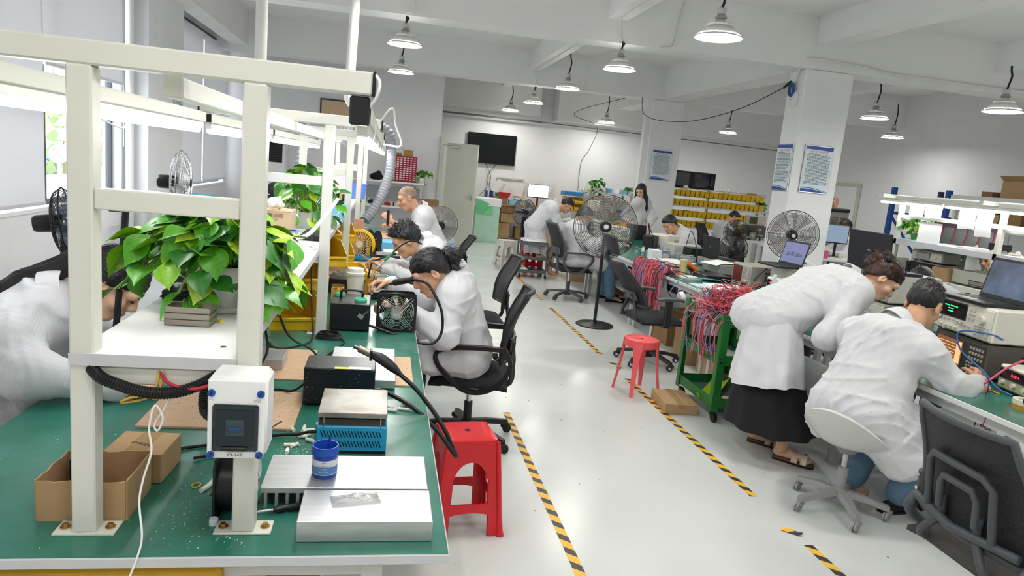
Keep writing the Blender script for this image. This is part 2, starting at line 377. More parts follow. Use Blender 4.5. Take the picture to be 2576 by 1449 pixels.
lamp(.13, 5.9, 2.98, 3.6, 'nearest of three pendant lamps over the left bench, cut by the frame top')
for i, (x, y) in enumerate(((.1, 3.2), (2.7, 3.2), (.1, .6), (2.7, .6), (5.6, 1.0), (8.0, 1.5), (.1, -2.), (2.7, -2.), (5.6, -2.), (8.6, -2.), (8.8, 4.5), (5.0, 16.2), (9.6, 12.3), (-1.5, -1.0), (5.8, 5.2))):
    lamp(x, y, 2.95, 3.6, 'pendant lamp out of view in the lamp grid', bend=.05)
for o_ in bpy.data.objects:
    if o_.get('label') == 'pendant lamp out of view in the lamp grid': o_['group'] = 'pendant lamps out of view'
# white conduits on beams and ceiling
cond = mat('white_conduit', '#e6e6e3', .45)
def conduit(pts, label, r=.011): tag(G().tube(bez(pts, 4), r, 6).o('conduit', cond, ceil_o, 60), label)
conduit([(2.62, 4.2, 3.56), (2.62, 7.5, 3.56), (2.62, 8.3, 3.56), (2.64, 8.44, 3.53), (2.66, 8.48, 3.4), (2.7, 8.48, 3.31)], 'white conduit running along the small beam to the lamp with looped cord')
conduit([(2.62, 9.0, 3.56), (2.62, 12.6, 3.56), (2.64, 13.44, 3.54), (2.68, 13.48, 3.4), (2.72, 13.5, 3.3)], 'white conduit running to the far cross beam lamp')
conduit([(3.45, 8.49, 3.9), (3.4, 8.49, 3.6), (3.38, 8.49, 3.4), (3.35, 8.48, 3.33), (3.2, 8.48, 3.31)], 'bent white conduit ending on the cross beam face right of the big lamp')
conduit([(1.2, 8.48, 3.95), (.25, 8.48, 3.6), (.2, 8.48, 3.36), (.1, 8.48, 3.32)], 'short white conduit above the middle lamp over the left bench')
conduit([(5.19, 8.72, 3.05), (5.2, 8.6, 3.34), (5.26, 8.48, 3.42), (6.0, 8.47, 3.4), (6.6, 8.47, 3.36), (9.0, 8.47, 3.36), (10.7, 8.47, 3.38)], 'long white conduit from the square column along the right cross beam', .014)
conduit([(6.1, 9.75, 3.58), (7.2, 9.72, 3.52), (8.4, 9.7, 3.58)], 'white conduit carrying the lamp right of the column')
conduit([(3.62, 13.48, 3.32), (3.66, 13.46, 3.36), (3.68, 13.46, 3.8), (3.9, 12.5, 3.94)], 'white conduit on the far beam left of the far column')
tag(G().tube(bez([(5.2, 8.8, 3.12), (5.05, 9.8, 2.86), (4.95, 11.2, 2.74), (4.9, 12.6, 2.82), (4.9, 13.46, 3.0), (4.84, 13.48, 3.3)], 8), .006, 5).o('sagging_cable', black_m, None, 60), 'thin black cable sagging between the two square columns', 'cable')
tag(G().tube(bez([(4.75, 17.15, 1.3), (4.76, 17.15, 2.0), (4.9, 17.1, 2.3), (4.85, 16.4, 2.85), (4.2, 16.2, 3.1), (4.9, 14.2, 3.4)], 6), .006, 5).o('wall_cable', black_m, None, 60), 'thin black cable running down the back wall beside the far column', 'cable')
# access point and blue coil on the column
t = T('access_point', 'round white wireless access point on the square column', 'router', (5.215, 8.7, 2.92))
G().lathe([(0, -.03), (.07, -.028), (.105, -.012), (.11, .0), (.11, .012), (0, .013)], n=30, R=rotm(0, PI/2, 0)).o('housing', mat('ap_white', '#ededf0', .35), t, 40)
G().box((-.032, 0, 0), (.004, .016, .008)).o('emblem', dark_g, t)
t = T('cable_coil', 'coil of blue network cable hanging above the access point', 'cable', (5.2, 8.72, 3.1))
for k in range(4):
    G().tube([(-.01-.006*k, .05*math.cos(a)+.01*k-.015, -.05+.1*math.sin(a)*(1-.05*k)) for a in np.linspace(0, 2*PI, 21)[:-1]], .006, 5, closed=True).o('loop', mat('blue_cable', '#2d5f94', .45), t, 60)
G().cyl((-.03, .02, .05), (-.05, .14, -.02), .017, n=8).o('adapter', black_p, t, 40)
# ================================================================== street outside the window
cob = mat('cream_facade', '#f0e6d4', .8, var=.05, vs=2); redw = mat('red_facade', '#d58f88', .8); tealm = mat('teal_awning', '#7fcfcd', .6); wpn = mat('street_window', '#707c80', .3)
tag(G().bb(-40, XL-.6, 5, 75, -1.5, -1.3).o('street_ground', mat('street_asphalt', '#b9b9b4', .9)), 'pale street ground outside the window', 'street', kind='structure')
t = T('street_building', 'cream shop building across the street seen through the window', 'building', (-15, 37, -1.3))
G().bb(-6, 0, -12, 1.0, 0, 9).o('wall', cob, t)
for r_ in range(3):
    for k in range(7):
        y = -11.2+k*1.75; z = .5+r_*2.3
        w = G().bb(0, .06, y, y+1.1, z, z+1.35).o('window', mat('street_window_frame', '#efe9dc', .6), t)
        G().bb(.05, .09, y+.08, y+.52, z+.08, z+1.27).o('pane', wpn, w); G().bb(.05, .09, y+.58, y+1.02, z+.08, z+1.27).o('pane', wpn, w)
    G().bb(0, .35, -12, 1.0, 2.05+r_*2.3, 2.25+r_*2.3).o('ledge', mat('street_ledge', '#f3efe6', .7), t)
for k in range(5): G().prism([(0, 0), (.9, -.45), (.9, -.55), (0, -.1)], -11+k*2.4, -9.2+k*2.4, 'y', (0, 0, 1.95)).o('awning', tealm, t)
t = T('street_wall', 'red brick-coloured wall beside the cream building outside', 'building', (-15, 39.6, -1.3))
G().bb(-6, 1.2, -1.55, .6, 0, 9).o('wall', redw, t)
G().bb(-6, 1.1, .6, 6, 0, 9).o('side', mat('pale_blue_wall', '#cfe0ea', .7), t)
t = T('palm_tree', 'palm tree standing in the street outside the window', 'tree', (-12.2, 29.4, -1.3))
G().tube(bez([(0, 0, 0), (.1, .1, 1.6), (.05, .2, 3.2), (.15, .3, 4.6)], 5), [.17, .16, .15, .15, .14, .14, .14, .13, .13, .13, .12, .12, .12, .11, .11, .1], 8).o('trunk', mat('palm_trunk', '#8d8a5e', .9), t, 60)
pg = mat('palm_green', '#b3cf8a', .6)
for k in range(16):
    a = k*2.4; e = .9-.11*k; g = G(); L_ = 2.1
    ax = [Vector((math.cos(a)*L_*s*math.cos(e*(1-s)), math.sin(a)*L_*s*math.cos(e*(1-s)), 4.6+L_*(s*math.sin(e)-1.1*s*s))) for s in np.linspace(0, 1, 9)]
    side = Vector((-math.sin(a), math.cos(a), 0))
    for i in range(8):
        for q in (-1, 1):
            p, p2 = ax[i], ax[i+1]; tip = (p+p2)/2+side*q*.5*(1-abs(i/8-.35))+Vector((0, 0, -.22)); g.add([p, p2, tip, p+Vector((0, 0, -.02))], [(0, 1, 2), (0, 2, 3), (1, 3, 2)])
    g.o('frond', pg, t)
def car(x, y, z0, col, label):
    t = T('parked_car', label, 'car', (x, y, z0), group='parked cars in the street'); cm = mat('car_'+col, col, .25, coat=.5)
    pr = [(-2.1, .35), (-2.05, .75), (-1.2, .9), (-.7, 1.4), (.7, 1.42), (1.4, .95), (2.05, .8), (2.1, .35)]
    G().prism(pr, -.8, .8, 'x').o('body', cm, t)
    G().prism([(-1.1, .93), (-.66, 1.33), (.66, 1.35), (1.25, .96)], -.82, .82, 'x').o('glazing', wpn, t)
    for yy_ in (-1.3, 1.3):
        for xx_ in (-.72, .72): G().cyl((xx_-.12, yy_, .32), (xx_+.12, yy_, .32), .32, n=16).o('wheel', black_m, t)
for k, (x, y, c_, lb) in enumerate(((-10.0, 25.2, '#c8ccd0', 'silver parked car low in the window view'), (-11.2, 31.6, '#d8d9d6', 'white parked car behind the silver one outside'), (-13, 34.5, '#b98a88', 'dark red parked car farther along the street'))): car(x, y, -1.3, c_, lb)
t = T('no_parking_sign', 'round blue and red no parking sign on a pole outside', 'sign', (-9.2, 21.9, -1.3))
G().cyl((0, 0, 0), (0, 0, 2.45), .03, n=8).o('pole', mat('sign_pole', '#e8e8e8', .5), t); G().cyl((0, 0, 2.2), (.03, -.03, 2.2), .26, n=24).o('disc', mat('sign_red', '#e09096', .5), t); G().cyl((.02, -.02, 2.2), (.045, -.045, 2.2), .19, n=24).o('centre', mat('sign_blue', '#94a2de', .5), t); G().box((.05, -.05, 2.2), (.02, .06, .4), 0, rotm(PI/4, 0, -PI/4)).o('slash', MATS['sign_red'], t)
# ================================================================== people: smooth bodies from blended tapered capsules
def V3(p): return np.array(p, dtype=np.float32)
class RC:                                   # tapered capsule
    def __init__(s, a, b, ra, rb, op='+'): s.a, s.b, s.ra, s.rb, s.op = V3(a), V3(b), ra, rb, op
    def box(s): r = max(s.ra, s.rb); return np.minimum(s.a, s.b)-r, np.maximum(s.a, s.b)+r
    def d(s, P):
        ba = s.b-s.a; L = max(float(ba @ ba), 1e-9); q = P-s.a; t = np.clip((q @ ba)/L, 0, 1)
        return np.linalg.norm(q-t[..., None]*ba, axis=-1)-(s.ra+(s.rb-s.ra)*t)
class EL:                                   # ellipsoid
    def __init__(s, c, r, R=None, op='+'): s.c, s.r, s.op = V3(c), V3(r), op; s.R = None if R is None else np.array(R, dtype=np.float32)
    def box(s): r = float(s.r.max()); return s.c-r, s.c+r
    def d(s, P):
        q = P-s.c
        if s.R is not None: q = q @ s.R
        k0 = np.linalg.norm(q/s.r, axis=-1); k1 = np.linalg.norm(q/(s.r*s.r), axis=-1)
        return np.where(k1 > 1e-6, k0*(k0-1)/np.maximum(k1, 1e-6), -s.r.min())
def field(prims, h, k, pad=.02, disp=None):
    bs = [p.box() for p in prims if p.op == '+']; lo = np.min([b[0] for b in bs], 0)-pad; hi = np.max([b[1] for b in bs], 0)+pad
    n = np.ceil((hi-lo)/h).astype(int)+1; D = np.full(n, .3, np.float32); ax = [lo[i]+h*np.arange(n[i], dtype=np.float32) for i in range(3)]; m = k+3*h
    for p in prims:
        b0, b1 = p.box(); i0 = np.clip(np.floor((b0-m-lo)/h).astype(int), 0, n-1); i1 = np.clip(np.ceil((b1+m-lo)/h).astype(int)+1, 1, n)
        if np.any(i1 <= i0): continue
        sl = tuple(slice(i0[j], i1[j]) for j in range(3))
        P = np.stack(np.meshgrid(ax[0][sl[0]], ax[1][sl[1]], ax[2][sl[2]], indexing='ij'), -1); d = p.d(P).astype(np.float32); o = D[sl]
        if p.op == '+':
            hh = np.clip(.5+.5*(d-o)/k, 0, 1); D[sl] = d*(1-hh)+o*hh-k*hh*(1-hh)
        else:
            kk = k*.6; hh = np.clip(.5-.5*(o+d)/kk, 0, 1); D[sl] = o*(1-hh)+(-d)*hh+kk*hh*(1-hh)
    if disp is not None:
        near = np.abs(D) < .06; ii = np.argwhere(near); P = lo+h*ii.astype(np.float32); D[near] += disp(P).astype(np.float32)
    return D, lo
def nets(D, lo, h, it=1):
    s = D < 0; n = np.array(D.shape); cn = n-1; S = np.zeros((int(np.prod(cn)), 3), np.float64); Cn = np.zeros(int(np.prod(cn))); quads = []
    for a in range(3):
        sl0 = [slice(None)]*3; sl1 = [slice(None)]*3; sl0[a] = slice(0, -1); sl1[a] = slice(1, None)
        E = np.argwhere(s[tuple(sl0)] != s[tuple(sl1)])
        if len(E) == 0: continue
        E2 = E.copy(); E2[:, a] += 1; d0 = D[tuple(E.T)]; d1 = D[tuple(E2.T)]; t = d0/(d0-d1); pos = E.astype(float); pos[:, a] += t
        b, c = (a+1) % 3, (a+2) % 3; ids = []
        ok = (E[:, b] > 0) & (E[:, c] > 0) & (E[:, b] < n[b]-1) & (E[:, c] < n[c]-1)
        E, pos, d0 = E[ok], pos[ok], d0[ok]
        for db, dc in ((1, 1), (0, 1), (0, 0), (1, 0)):
            q = E.copy(); q[:, b] -= db; q[:, c] -= dc; f = (q[:, 0]*cn[1]+q[:, 1])*cn[2]+q[:, 2]; np.add.at(S, f, pos); np.add.at(Cn, f, 1); ids.append(f)
        q = np.stack(ids, 1); q[d0 > 0] = q[d0 > 0][:, ::-1]; quads.append(q)
    Q = np.concatenate(quads); used = np.unique(Q); mp = np.full(len(Cn), -1); mp[used] = np.arange(len(used)); v = S[used]/Cn[used][:, None]; Q = mp[Q]
    for _ in range(it):
        A = np.zeros_like(v); c = np.zeros(len(v))
        for i in range(4):
            j = (i+1) % 4; np.add.at(A, Q[:, i], v[Q[:, j]]); np.add.at(A, Q[:, j], v[Q[:, i]]); np.add.at(c, Q[:, i], 1); np.add.at(c, Q[:, j], 1)
        v = v*.5+.5*A/c[:, None]
    return lo+h*v, Q
def sdf(prims, h, k=.02, disp=None, it=1, pad=.02):
    D, lo = field(prims, h, k, pad, disp); return nets(D, lo, h, it)
def np_mesh(name, parts, m):
    vs = np.concatenate([p[0] for p in parts]); fs = []; o = 0
    for v, q in parts: fs.append(q+o); o += len(v)
    fs = np.concatenate(fs); me = bpy.data.meshes.new(name); me.vertices.add(len(vs)); me.vertices.foreach_set('co', vs.astype(np.float32).ravel())
    me.loops.add(fs.size); me.loops.foreach_set('vertex_index', fs.astype(np.int32).ravel()); me.polygons.add(len(fs))
    me.polygons.foreach_set('loop_start', np.arange(0, fs.size, 4, dtype=np.int32)); me.polygons.foreach_set('loop_total', np.full(len(fs), 4, np.int32))
    me.polygons.foreach_set('use_smooth', np.ones(len(fs), bool)); me.materials.append(m); me.update(calc_edges=True); me.validate(); return me
def folds(amp, seed, fr=1.):
    r = np.random.RandomState(seed); ws = [(r.normal(size=3)*np.array([1, 1, .7])*16*fr*f, r.normal(size=3)*9*fr, r.uniform(0, 6), r.uniform(0, 6)) for f in (.55, .8, 1.1, 1.5, 2.1)]
    def f(P):
        o = 0
        for i, (w, w2, a, b) in enumerate(ws):
            x = P @ w.astype(np.float32)+a+2.2*np.sin(P @ w2.astype(np.float32)+b); s = np.sin(x*.5); m_ = np.clip(.55+.9*np.sin(P @ w2[::-1].astype(np.float32)*.8+a), 0, 1); o = o+amp*(.9, .9, .8, .7, .6)[i]*(.35*(np.abs(s)-.6)-m_*np.exp(-(s/.22)**2))
        return o
    return f
HEADC = {}
def head_base(near, fem):
    key = ('h', near, fem)
    if key in HEADC: return HEADC[key]
    j = .92 if fem else 1.
    p = [EL((0, -.012, .036), (.074, .094, .083)), EL((0, .022, -.03), (.061*j, .07, .083)), RC((-.02*j, .058, -.092), (.02*j, .058, -.092), .026, .026), EL((0, .03, -.065), (.056*j, .05, .045)),
         EL((-.042, .052, -.025), (.026, .03, .03)), EL((.042, .052, -.025), (.026, .03, .03)), RC((-.04, .07, .028), (.04, .07, .028), .022, .022),
         EL((-.033, .102, .006), (.019, .014, .012), None, '-'), EL((.033, .102, .006), (.019, .014, .012), None, '-')]
    p += [RC((0, .086, .016), (0, .104, -.022), .008, .013), EL((-.012, .095, -.028), (.009, .011, .009)), EL((.012, .095, -.028), (.009, .011, .009)), EL((0, .084, -.056), (.024, .013, .006)), EL((0, .083, -.067), (.02, .013, .008)),
          EL((0, .098, -.0615), (.024, .008, .0025), None, '-')]
    for s in (-1, 1): p += [EL((s*.079, -.012, -.004), (.009, .02, .034), rotm(-.25, 0, -.35*s)), EL((s*.086, -.004, .002), (.006, .009, .018), rotm(-.25, 0, -.35*s), '-')]
    p += [RC((0, -.028, -.05), (0, -.045, -.16), .054 if not fem else .047, .056 if not fem else .05)]
    HEADC[key] = sdf(p, .0038 if near else .0065, .014, None, 1); return HEADC[key]
def hair_mesh(style, near, seed=1):
    key = (style, near, seed)
    if key in HEADC: return HEADC[key]
    h = .0045 if near else .007; rs = np.random.RandomState(seed)
    t = {'buzz': .003, 'short': .014, 'spiky': .02, 'fade': .005, 'bun': .012, 'pony': .012, 'long': .014, 'clip': .014, 'bob': .016}[style]
    p = [EL((0, -.014, .038), (.074+t, .094+t, .083+t))]
    if style in ('spiky', 'fade', 'short'): p += [EL((0, .035, .085), (.058, .06, .044)), EL((0, -.02, .095), (.06, .075, .045))]
    if style in ('bun', 'clip', 'pony', 'bob'): p += [EL((0, -.055, .0), (.07, .06, .07))]
    n = np.array([0, -.62, .78]); c0 = .004
    if style in ('bun', 'pony', 'clip'): n = np.array([0, -.5, .87]); c0 = -.0
    n = (n/np.linalg.norm(n)).astype(np.float32)
    D, lo = field(p, h, .02); sh = D.shape; ax = [lo[i]+h*np.arange(sh[i]) for i in range(3)]; X, Y, Z = np.meshgrid(*ax, indexing='ij')
    cut = -(Y*n[1]+Z*n[2]-c0)+.01*np.abs(X)/.08
    cut = np.maximum(cut, np.where((Z < .01) & (Y > -.012), .02*(Y+.012)/.01, -1))
    D = np.maximum(D, cut.astype(np.float32))
    amp = {'spiky': .004, 'fade': .003, 'short': .003}.get(style, .0022 if style != 'buzz' else 0)
    ph = rs.uniform(0, 6, 4)
    D = D+amp*(np.sin(X*150+ph[0]+4*np.sin(Y*30+ph[1]))*np.sin(Y*90+ph[2]+3*np.sin(Z*40))+.5*np.sin(X*300+5*np.sin(Y*60+Z*50+ph[3]))).astype(np.float32)
    parts = [nets(D.astype(np.float32), lo, h, 1)]
    if style == 'bun':
        q = [EL((0, -.135, .03), (.05, .042, .05)), EL((.0, -.125, -.035), (.035, .03, .05)), EL((.02, -.16, .0), (.035, .03, .035)), EL((-.02, -.165, .015), (.03, .03, .03)), RC((0, -.1, .03), (0, -.13, .03), .03, .035)]
        parts.append(sdf(q, h, .012, lambda P: .006*np.sin(P[:, 0]*160+4*np.sin(P[:, 1]*50))*np.sin(P[:, 2]*120+3*np.sin(P[:, 1]*60))))
    if style == 'clip':
        parts.append(sdf([EL((0, -.1, .07), (.05, .045, .04)), EL((0, -.075, .115), (.03, .045, .022)), EL((0, -.12, .03), (.04, .03, .045))], h, .02, lambda P: .005*np.sin(P[:, 0]*190+3*np.sin(P[:, 2]*60))))
    if style == 'pony':
        parts.append(sdf([RC((0, -.1, .03), (0, -.135, -.02), .022, .035), RC((0, -.135, -.02), (.0, -.19, -.2), .036, .042), RC((.0, -.19, -.2), (.0, -.235, -.36), .042, .032), RC((.0, -.235, -.36), (.0, -.23, -.44), .03, .006)], h, .02, lambda P: .004*np.sin(P[:, 0]*260+4*np.sin(P[:, 2]*20))))
    if style == 'long':
        q = []
        for s in (-1, 1):
            q += [RC((s*.075, .01, .03), (s*.092, .02, -.12), .026, .034), RC((s*.092, .02, -.12), (s*.09, .05, -.3), .034, .04), RC((s*.09, .05, -.3), (s*.085, .075, -.42), .04, .02)]
        q += [RC((0, -.07, 0), (0, -.09, -.2), .06, .07), RC((0, -.09, -.2), (0, -.08, -.36), .07, .04)]
        parts.append(sdf(q, h*1.2, .03, lambda P: .003*np.sin(P[:, 0]*240+P[:, 1]*200+3*np.sin(P[:, 2]*15))))
    if near and style != 'buzz':
        out = []; sp = style in ('spiky', 'fade', 'short')
        for pi, (v, q) in enumerate(parts[:1] if style in ('pony', 'long') else parts):
            c = np.array([0, -.014, .03]) if pi == 0 else v.mean(0); ii = rs.choice(len(v), 700 if pi == 0 else 160); P = v[ii]; N_ = P-c; N_ /= np.linalg.norm(N_, axis=1)[:, None]; keep = (P[:, 2] > .075) if (sp and pi == 0) else (P[:, 1] < .09); P, N_ = P[keep], N_[keep]
            if sp: D_ = N_*(.75 if style == 'spiky' else .3)+np.array([0, .35 if style == 'spiky' else .6, .4 if style == 'spiky' else .1])+rs.normal(size=P.shape)*(.28 if style == 'spiky' else .18); L_ = rs.uniform(.012, .03 if style == 'spiky' else .022, len(P))
            else: D_ = np.array([0, -1, -.1])+rs.normal(size=P.shape)*.05; D_ = D_-N_*(D_*N_).sum(1)[:, None]+N_*(.0 if pi == 0 else .2); L_ = rs.uniform(.03, .06, len(P))
            D_ /= np.linalg.norm(D_, axis=1)[:, None]; S_ = np.cross(D_, N_+rs.normal(size=P.shape)*.3); S_ /= np.linalg.norm(S_, axis=1)[:, None]; w = .0016 if not sp else .0024
            A = P-N_*.003; M_ = P+D_*L_[:, None]*.55+N_*.0015; E_ = P+D_*L_[:, None]-(N_*.004 if not sp else 0)
            vv = np.stack([A-S_*w, A+S_*w, M_-S_*w*.8, M_+S_*w*.8, E_-S_*w*.15, E_+S_*w*.15], 1).reshape(-1, 3); b = np.arange(len(P))[:, None]*6; out.append((vv, np.concatenate([b+np.array([0, 1, 3, 2]), b+np.array([2, 3, 5, 4])])))
        parts += out
    HEADC[key] = np_mesh('hair', parts, hairm); return HEADC[key]
def skin(col, name): return mat(name, col, .5, var=.06, vs=25, bump=.04, bs=180, sss=.08)
skins = [skin('#dfb396', 'skin_light'), skin('#cf9f80', 'skin_tan'), skin('#b07c5c', 'skin_brown')]
def hair_mat(name, col):
    m = mat(name, col, .42, var=.5, vs=55, stretch=(1.6, .22, .22), bump=.6, bs=70, spec=.6); return m
hairm = hair_mat('black_hair', '#17151a'); hair_br = hair_mat('brown_hair', '#3d261d'); stub = mat('stubble_hair', '#6c5b53', .7, var=.5, vs=14, col2='#a98a76')
def coat_mat(name, stripes):
    m = mat(name, '#cfd0d4', .75, bump=.3, bs=16, spec=.25); nt = m.node_tree; N, L = nt.nodes, nt.links; b = N['Principled BSDF']
    b.inputs['Sheen Weight'].default_value = .15
    if stripes:
        tc = N.new('ShaderNodeTexCoord'); mp = N.new('ShaderNodeMapping'); mp.inputs['Rotation'].default_value = stripes; L.new(tc.outputs['Object'], mp.inputs[0])
        w = N.new('ShaderNodeTexWave'); w.inputs['Scale'].default_value = 70; w.inputs['Distortion'].default_value = .15; L.new(mp.outputs[0], w.inputs[0])
        r = N.new('ShaderNodeValToRGB'); r.color_ramp.elements[0].position = .0; r.color_ramp.elements[0].color = (*lin('#c0c1c9'), 1); r.color_ramp.elements[1].position = .22; r.color_ramp.elements[1].color = (*lin('#d0d1d6'), 1)
        L.new(w.outputs[0], r.inputs[0]); L.new(r.outputs[0], b.inputs['Base Color'])
    for x in N:
        if x.type == 'TEX_NOISE': x.noise_type = 'RIDGED_MULTIFRACTAL'; x.inputs['Scale'].default_value = 7; x.inputs['Detail'].default_value = 3; x.inputs['Roughness'].default_value = .35
        if x.type == 'BUMP': x.inputs['Strength'].default_value = .85; x.inputs['Distance'].default_value = .03
    return m
coatm = coat_mat('white_lab_coat', None); coats = coat_mat('striped_lab_coat', (0, 0, .0001))
jeans = mat('blue_jeans', '#5f7f99', .8, var=.25, vs=12, bump=.3, bs=40); navy = mat('navy_cloth', '#1d2333', .8); blackc = mat('black_cloth', '#131318', .85, bump=.2, bs=20)
shirtm = mat('pale_blue_shirt', '#c8d4ea', .8, bump=.2, bs=25)
def nrm(v): v = np.array(v, float); return v/np.linalg.norm(v)
def hand(W, d, nrmv, thumb, curl=.5, sc=1., spread=.0):
    "prims of a hand: wrist W, finger direction d, palm normal, side the thumb leaves from"
    d = nrm(d); nv = np.array(nrmv, float); nv = nrm(nv-d*(nv @ d)); sd = np.cross(d, nv); sd = sd*(1 if sd @ np.array(thumb, float) > 0 else -1); W = np.array(W, float); P = []
    ln = [(.040, .026, .019), (.045, .029, .02), (.042, .027, .02), (.033, .02, .017)]
    for i in range(4):
        off = (.03-.02*i)*sc; k = W+d*(.088-.004*abs(i-1))*sc+sd*off
        P.append(RC(W+sd*off*.6, k, .017*sc, .0125*sc)); a = 0.; p = k
        for j, L in enumerate(ln[i]):
            a += curl*(.9, 1.15, .8)[j]; dd = d*math.cos(a)+nv*math.sin(a)+sd*spread*(1.5-i)*.2; q = p+nrm(dd)*L*sc; P.append(RC(p, q, (.0105-.0012*j)*sc, (.0093-.0012*j)*sc)); p = q
    b = W+d*.022*sc+sd*.024*sc; m_ = b+(sd*.75+d*.6+nv*.25)*.042*sc; m2 = m_+(sd*.25+d*.8+nv*(.3+curl*.5))*.034*sc; m3 = m2+(d*.75-sd*.15+nv*(.3+curl*.7))*.026*sc
    P += [RC(b, m_, .016*sc, .0125*sc), RC(m_, m2, .0122*sc, .0105*sc), RC(m2, m3, .0105*sc, .0085*sc)]
    return P
def person(label, J, face, up, near=True, fem=False, sk=0, hair='short', hairmat=None, coat='c', coat_m=None, leg_m=None, sw=.19, hands=('L', 'R'), group='people in white coats', hem=None, flare=None, glasses=False, eyes=True, seed=3, hcurl=(.5, .5), hdir=None, sleeve=1., skirt=None, lap=True, hs=1., fat=1., collar=True, mask=False, shirt=None):
    """J: pel, che (between the shoulders), head, eL,eR (elbows), wL,wR (wrists), kL,kR, aL,aR; side vector points to the person's right"""
    J = {k: np.array(v, float) for k, v in J.items()}; root = T('person', label, 'person', tuple(J['pel']*np.array([1, 1, 0])), group=group)
    off = np.array([root.location.x, root.location.y, 0])
    for k in J:
        if k != 'side': J[k] = J[k]-off
    f = nrm(face); u = np.array(up, float); u = nrm(u-f*(u @ f)); r = np.cross(f, u); side = nrm(J['side']) if 'side' in J else r
    pel, che, hd = J['pel'], J['che'], J['head']; sp = nrm(che-pel); S = {'R': che+side*sw-sp*.02, 'L': che-side*sw-sp*.02}
    nb = hd-u*.14-f*.04                                       # neck end inside the head
    M = np.stack([r, f, u], 1)*hs
    hv, hq = head_base(near, fem); hv = hv @ M.T+hd
    B = [RC(pel+side*.07, che+side*.06, .1, .09), RC(pel-side*.07, che-side*.06, .1, .09), RC(che+sp*.02, nb, .06, .052), RC(che, hd-u*.08-f*.03, .055, .05)]
    for q in 'LR':
        s_ = 1 if q == 'R' else -1; B += [RC(S[q]-side*s_*.05, J['e'+q], .05, .042), RC(J['e'+q], J['w'+q], .042, .028)]
        if 'k'+q in J: B += [RC(pel+side*s_*.09, J['k'+q], .075, .055), RC(J['k'+q], J['a'+q], .055, .036)]
        if 'a'+q in J and 'f'+q in J: B += [RC(J['a'+q]-np.array([0, 0, .02]), J['f'+q], .034, .024)]
    parts = [(hv, hq), sdf(B, .013 if near else .02, .03)]
    hdir = hdir or {}
    for i, q in enumerate('LR'):
        if q in hands:
            fd = J['w'+q]-J['e'+q]; d, nv, th = hdir.get(q, (fd, (0, 0, -1), side*(-1 if q == 'R' else 1)))
            parts.append(sdf(hand(J['w'+q], d, nv, th, hcurl[i]), .0036 if near else .006, .007))
    body = put('body', np_mesh('body', parts, skins[sk]), root); HM = Matrix([[*M[i], hd[i]] for i in range(3)]+[[0, 0, 0, 1]])
    def inh(name, me):
        o = put(name, me, root); o.matrix_local = HM; return o
    if hair:
        hm = hair_mesh(hair, near, seed)
        if hairmat: hm = hm.copy(); hm.materials.clear(); hm.materials.append(hairmat)
        inh('hair', hm)
    if eyes:
        g = G()
        for s_ in (-1, 1): g.sph((s_*.033, .0865, .005), .012, 10, 6, (1.1, .6, .26))
        inh('eyes', g.mesh('eyes', mat('eye_dark', '#2a211e', .3), 60)); g = G()
        for s_ in (-1, 1): g.tube(bez([(s_*.018, .0935, .024), (s_*.034, .091, .029), (s_*.052, .08, .024)], 4), .0032, 5)
        inh('eyebrows', g.mesh('eyebrows', hairm, 60))
        inh('lips', G().sph((0, .0935, -.0615), .02, 10, 6, (1.05, .36, .42)).mesh('lips', mat('lip', '#b06a5f', .5), 60))
    if glasses:
        g = G()
        for s_ in (-1, 1):
            g.tube([(s_*.034+.026*math.cos(a), .108, .004+.018*math.sin(a)) for a in np.linspace(0, 2*PI, 17)[:-1]], .0022, 5, closed=True); g.tube([(s_*.06, .106, .008), (s_*.078, .06, .012), (s_*.086, -.005, .01)], .002, 5)
        g.tube([(-.009, .109, .006), (.009, .109, .006)], .002, 5); inh('glasses', g.mesh('glasses', black_p, 60))
    if mask: inh('face_mask', np_mesh('face_mask', [sdf([EL((0, .05, -.06), (.06, .058, .05))], .006, .01)], mat('mask_blue', '#a9c4dc', .8)))
    cm = coat_m or coatm
    if coat:
        w = fat; K = [RC(pel+side*.1*w, che+side*.09, .135*w, .115), RC(pel-side*.1*w, che-side*.09, .135*w, .115), RC(pel, che, .15*w, .12), RC(che+side*.03+sp*.01, che-side*.03+sp*.01, .1, .1)]
        for q in 'LR':
            s_ = 1 if q == 'R' else -1; e, wr = J['e'+q], J['w'+q]; K += [RC(che+side*s_*.06+sp*.005, S[q], .1, .083)]
            if sleeve >= 1: K += [RC(S[q], e, .082, .07), RC(e, e+(wr-e)*.93, .07, .052)]
            else: K += [RC(S[q], S[q]+(e-S[q])*.85, .088, .08)]
            if lap and 'k'+q in J: kk = J['k'+q]; K += [RC(pel+side*s_*.1, pel+(kk-pel)*.8+side*s_*.03, .125*w, .1)]
        if hem is not None:
            for (hx, rr) in hem: K += [RC(pel+side*hx[0]*.1, np.array(hx[1:])-off, .14*w, rr)]
        parts = [sdf(K, .009 if near else .016, .05, folds(.0085 if near else .009, seed, 1.6 if near else 1.4), 2 if near else 1, .03)]
        if collar and near is not None:
            ring = G(); nc = che+sp*.095+(nb-che)*.12; ax = nrm(nb-che); cu = nrm(f-ax*(f @ ax)); cr = np.cross(cu, ax); n_ = 24
            def cf(u_, v_):
                a = .3+u_*(2*PI-.6); rad = .068+.022*v_; back = (1-math.cos(a))/2
                hgt = (.032*(1-v_*v_)-.04*v_)*(.55+.45*back)-.035*(1-back)
                return tuple(nc+cu*(math.cos(a)*rad*1.0-.012)+cr*(math.sin(a)*rad*1.06)+ax*hgt)
            ring.grid(cf, n_, 5, .004)
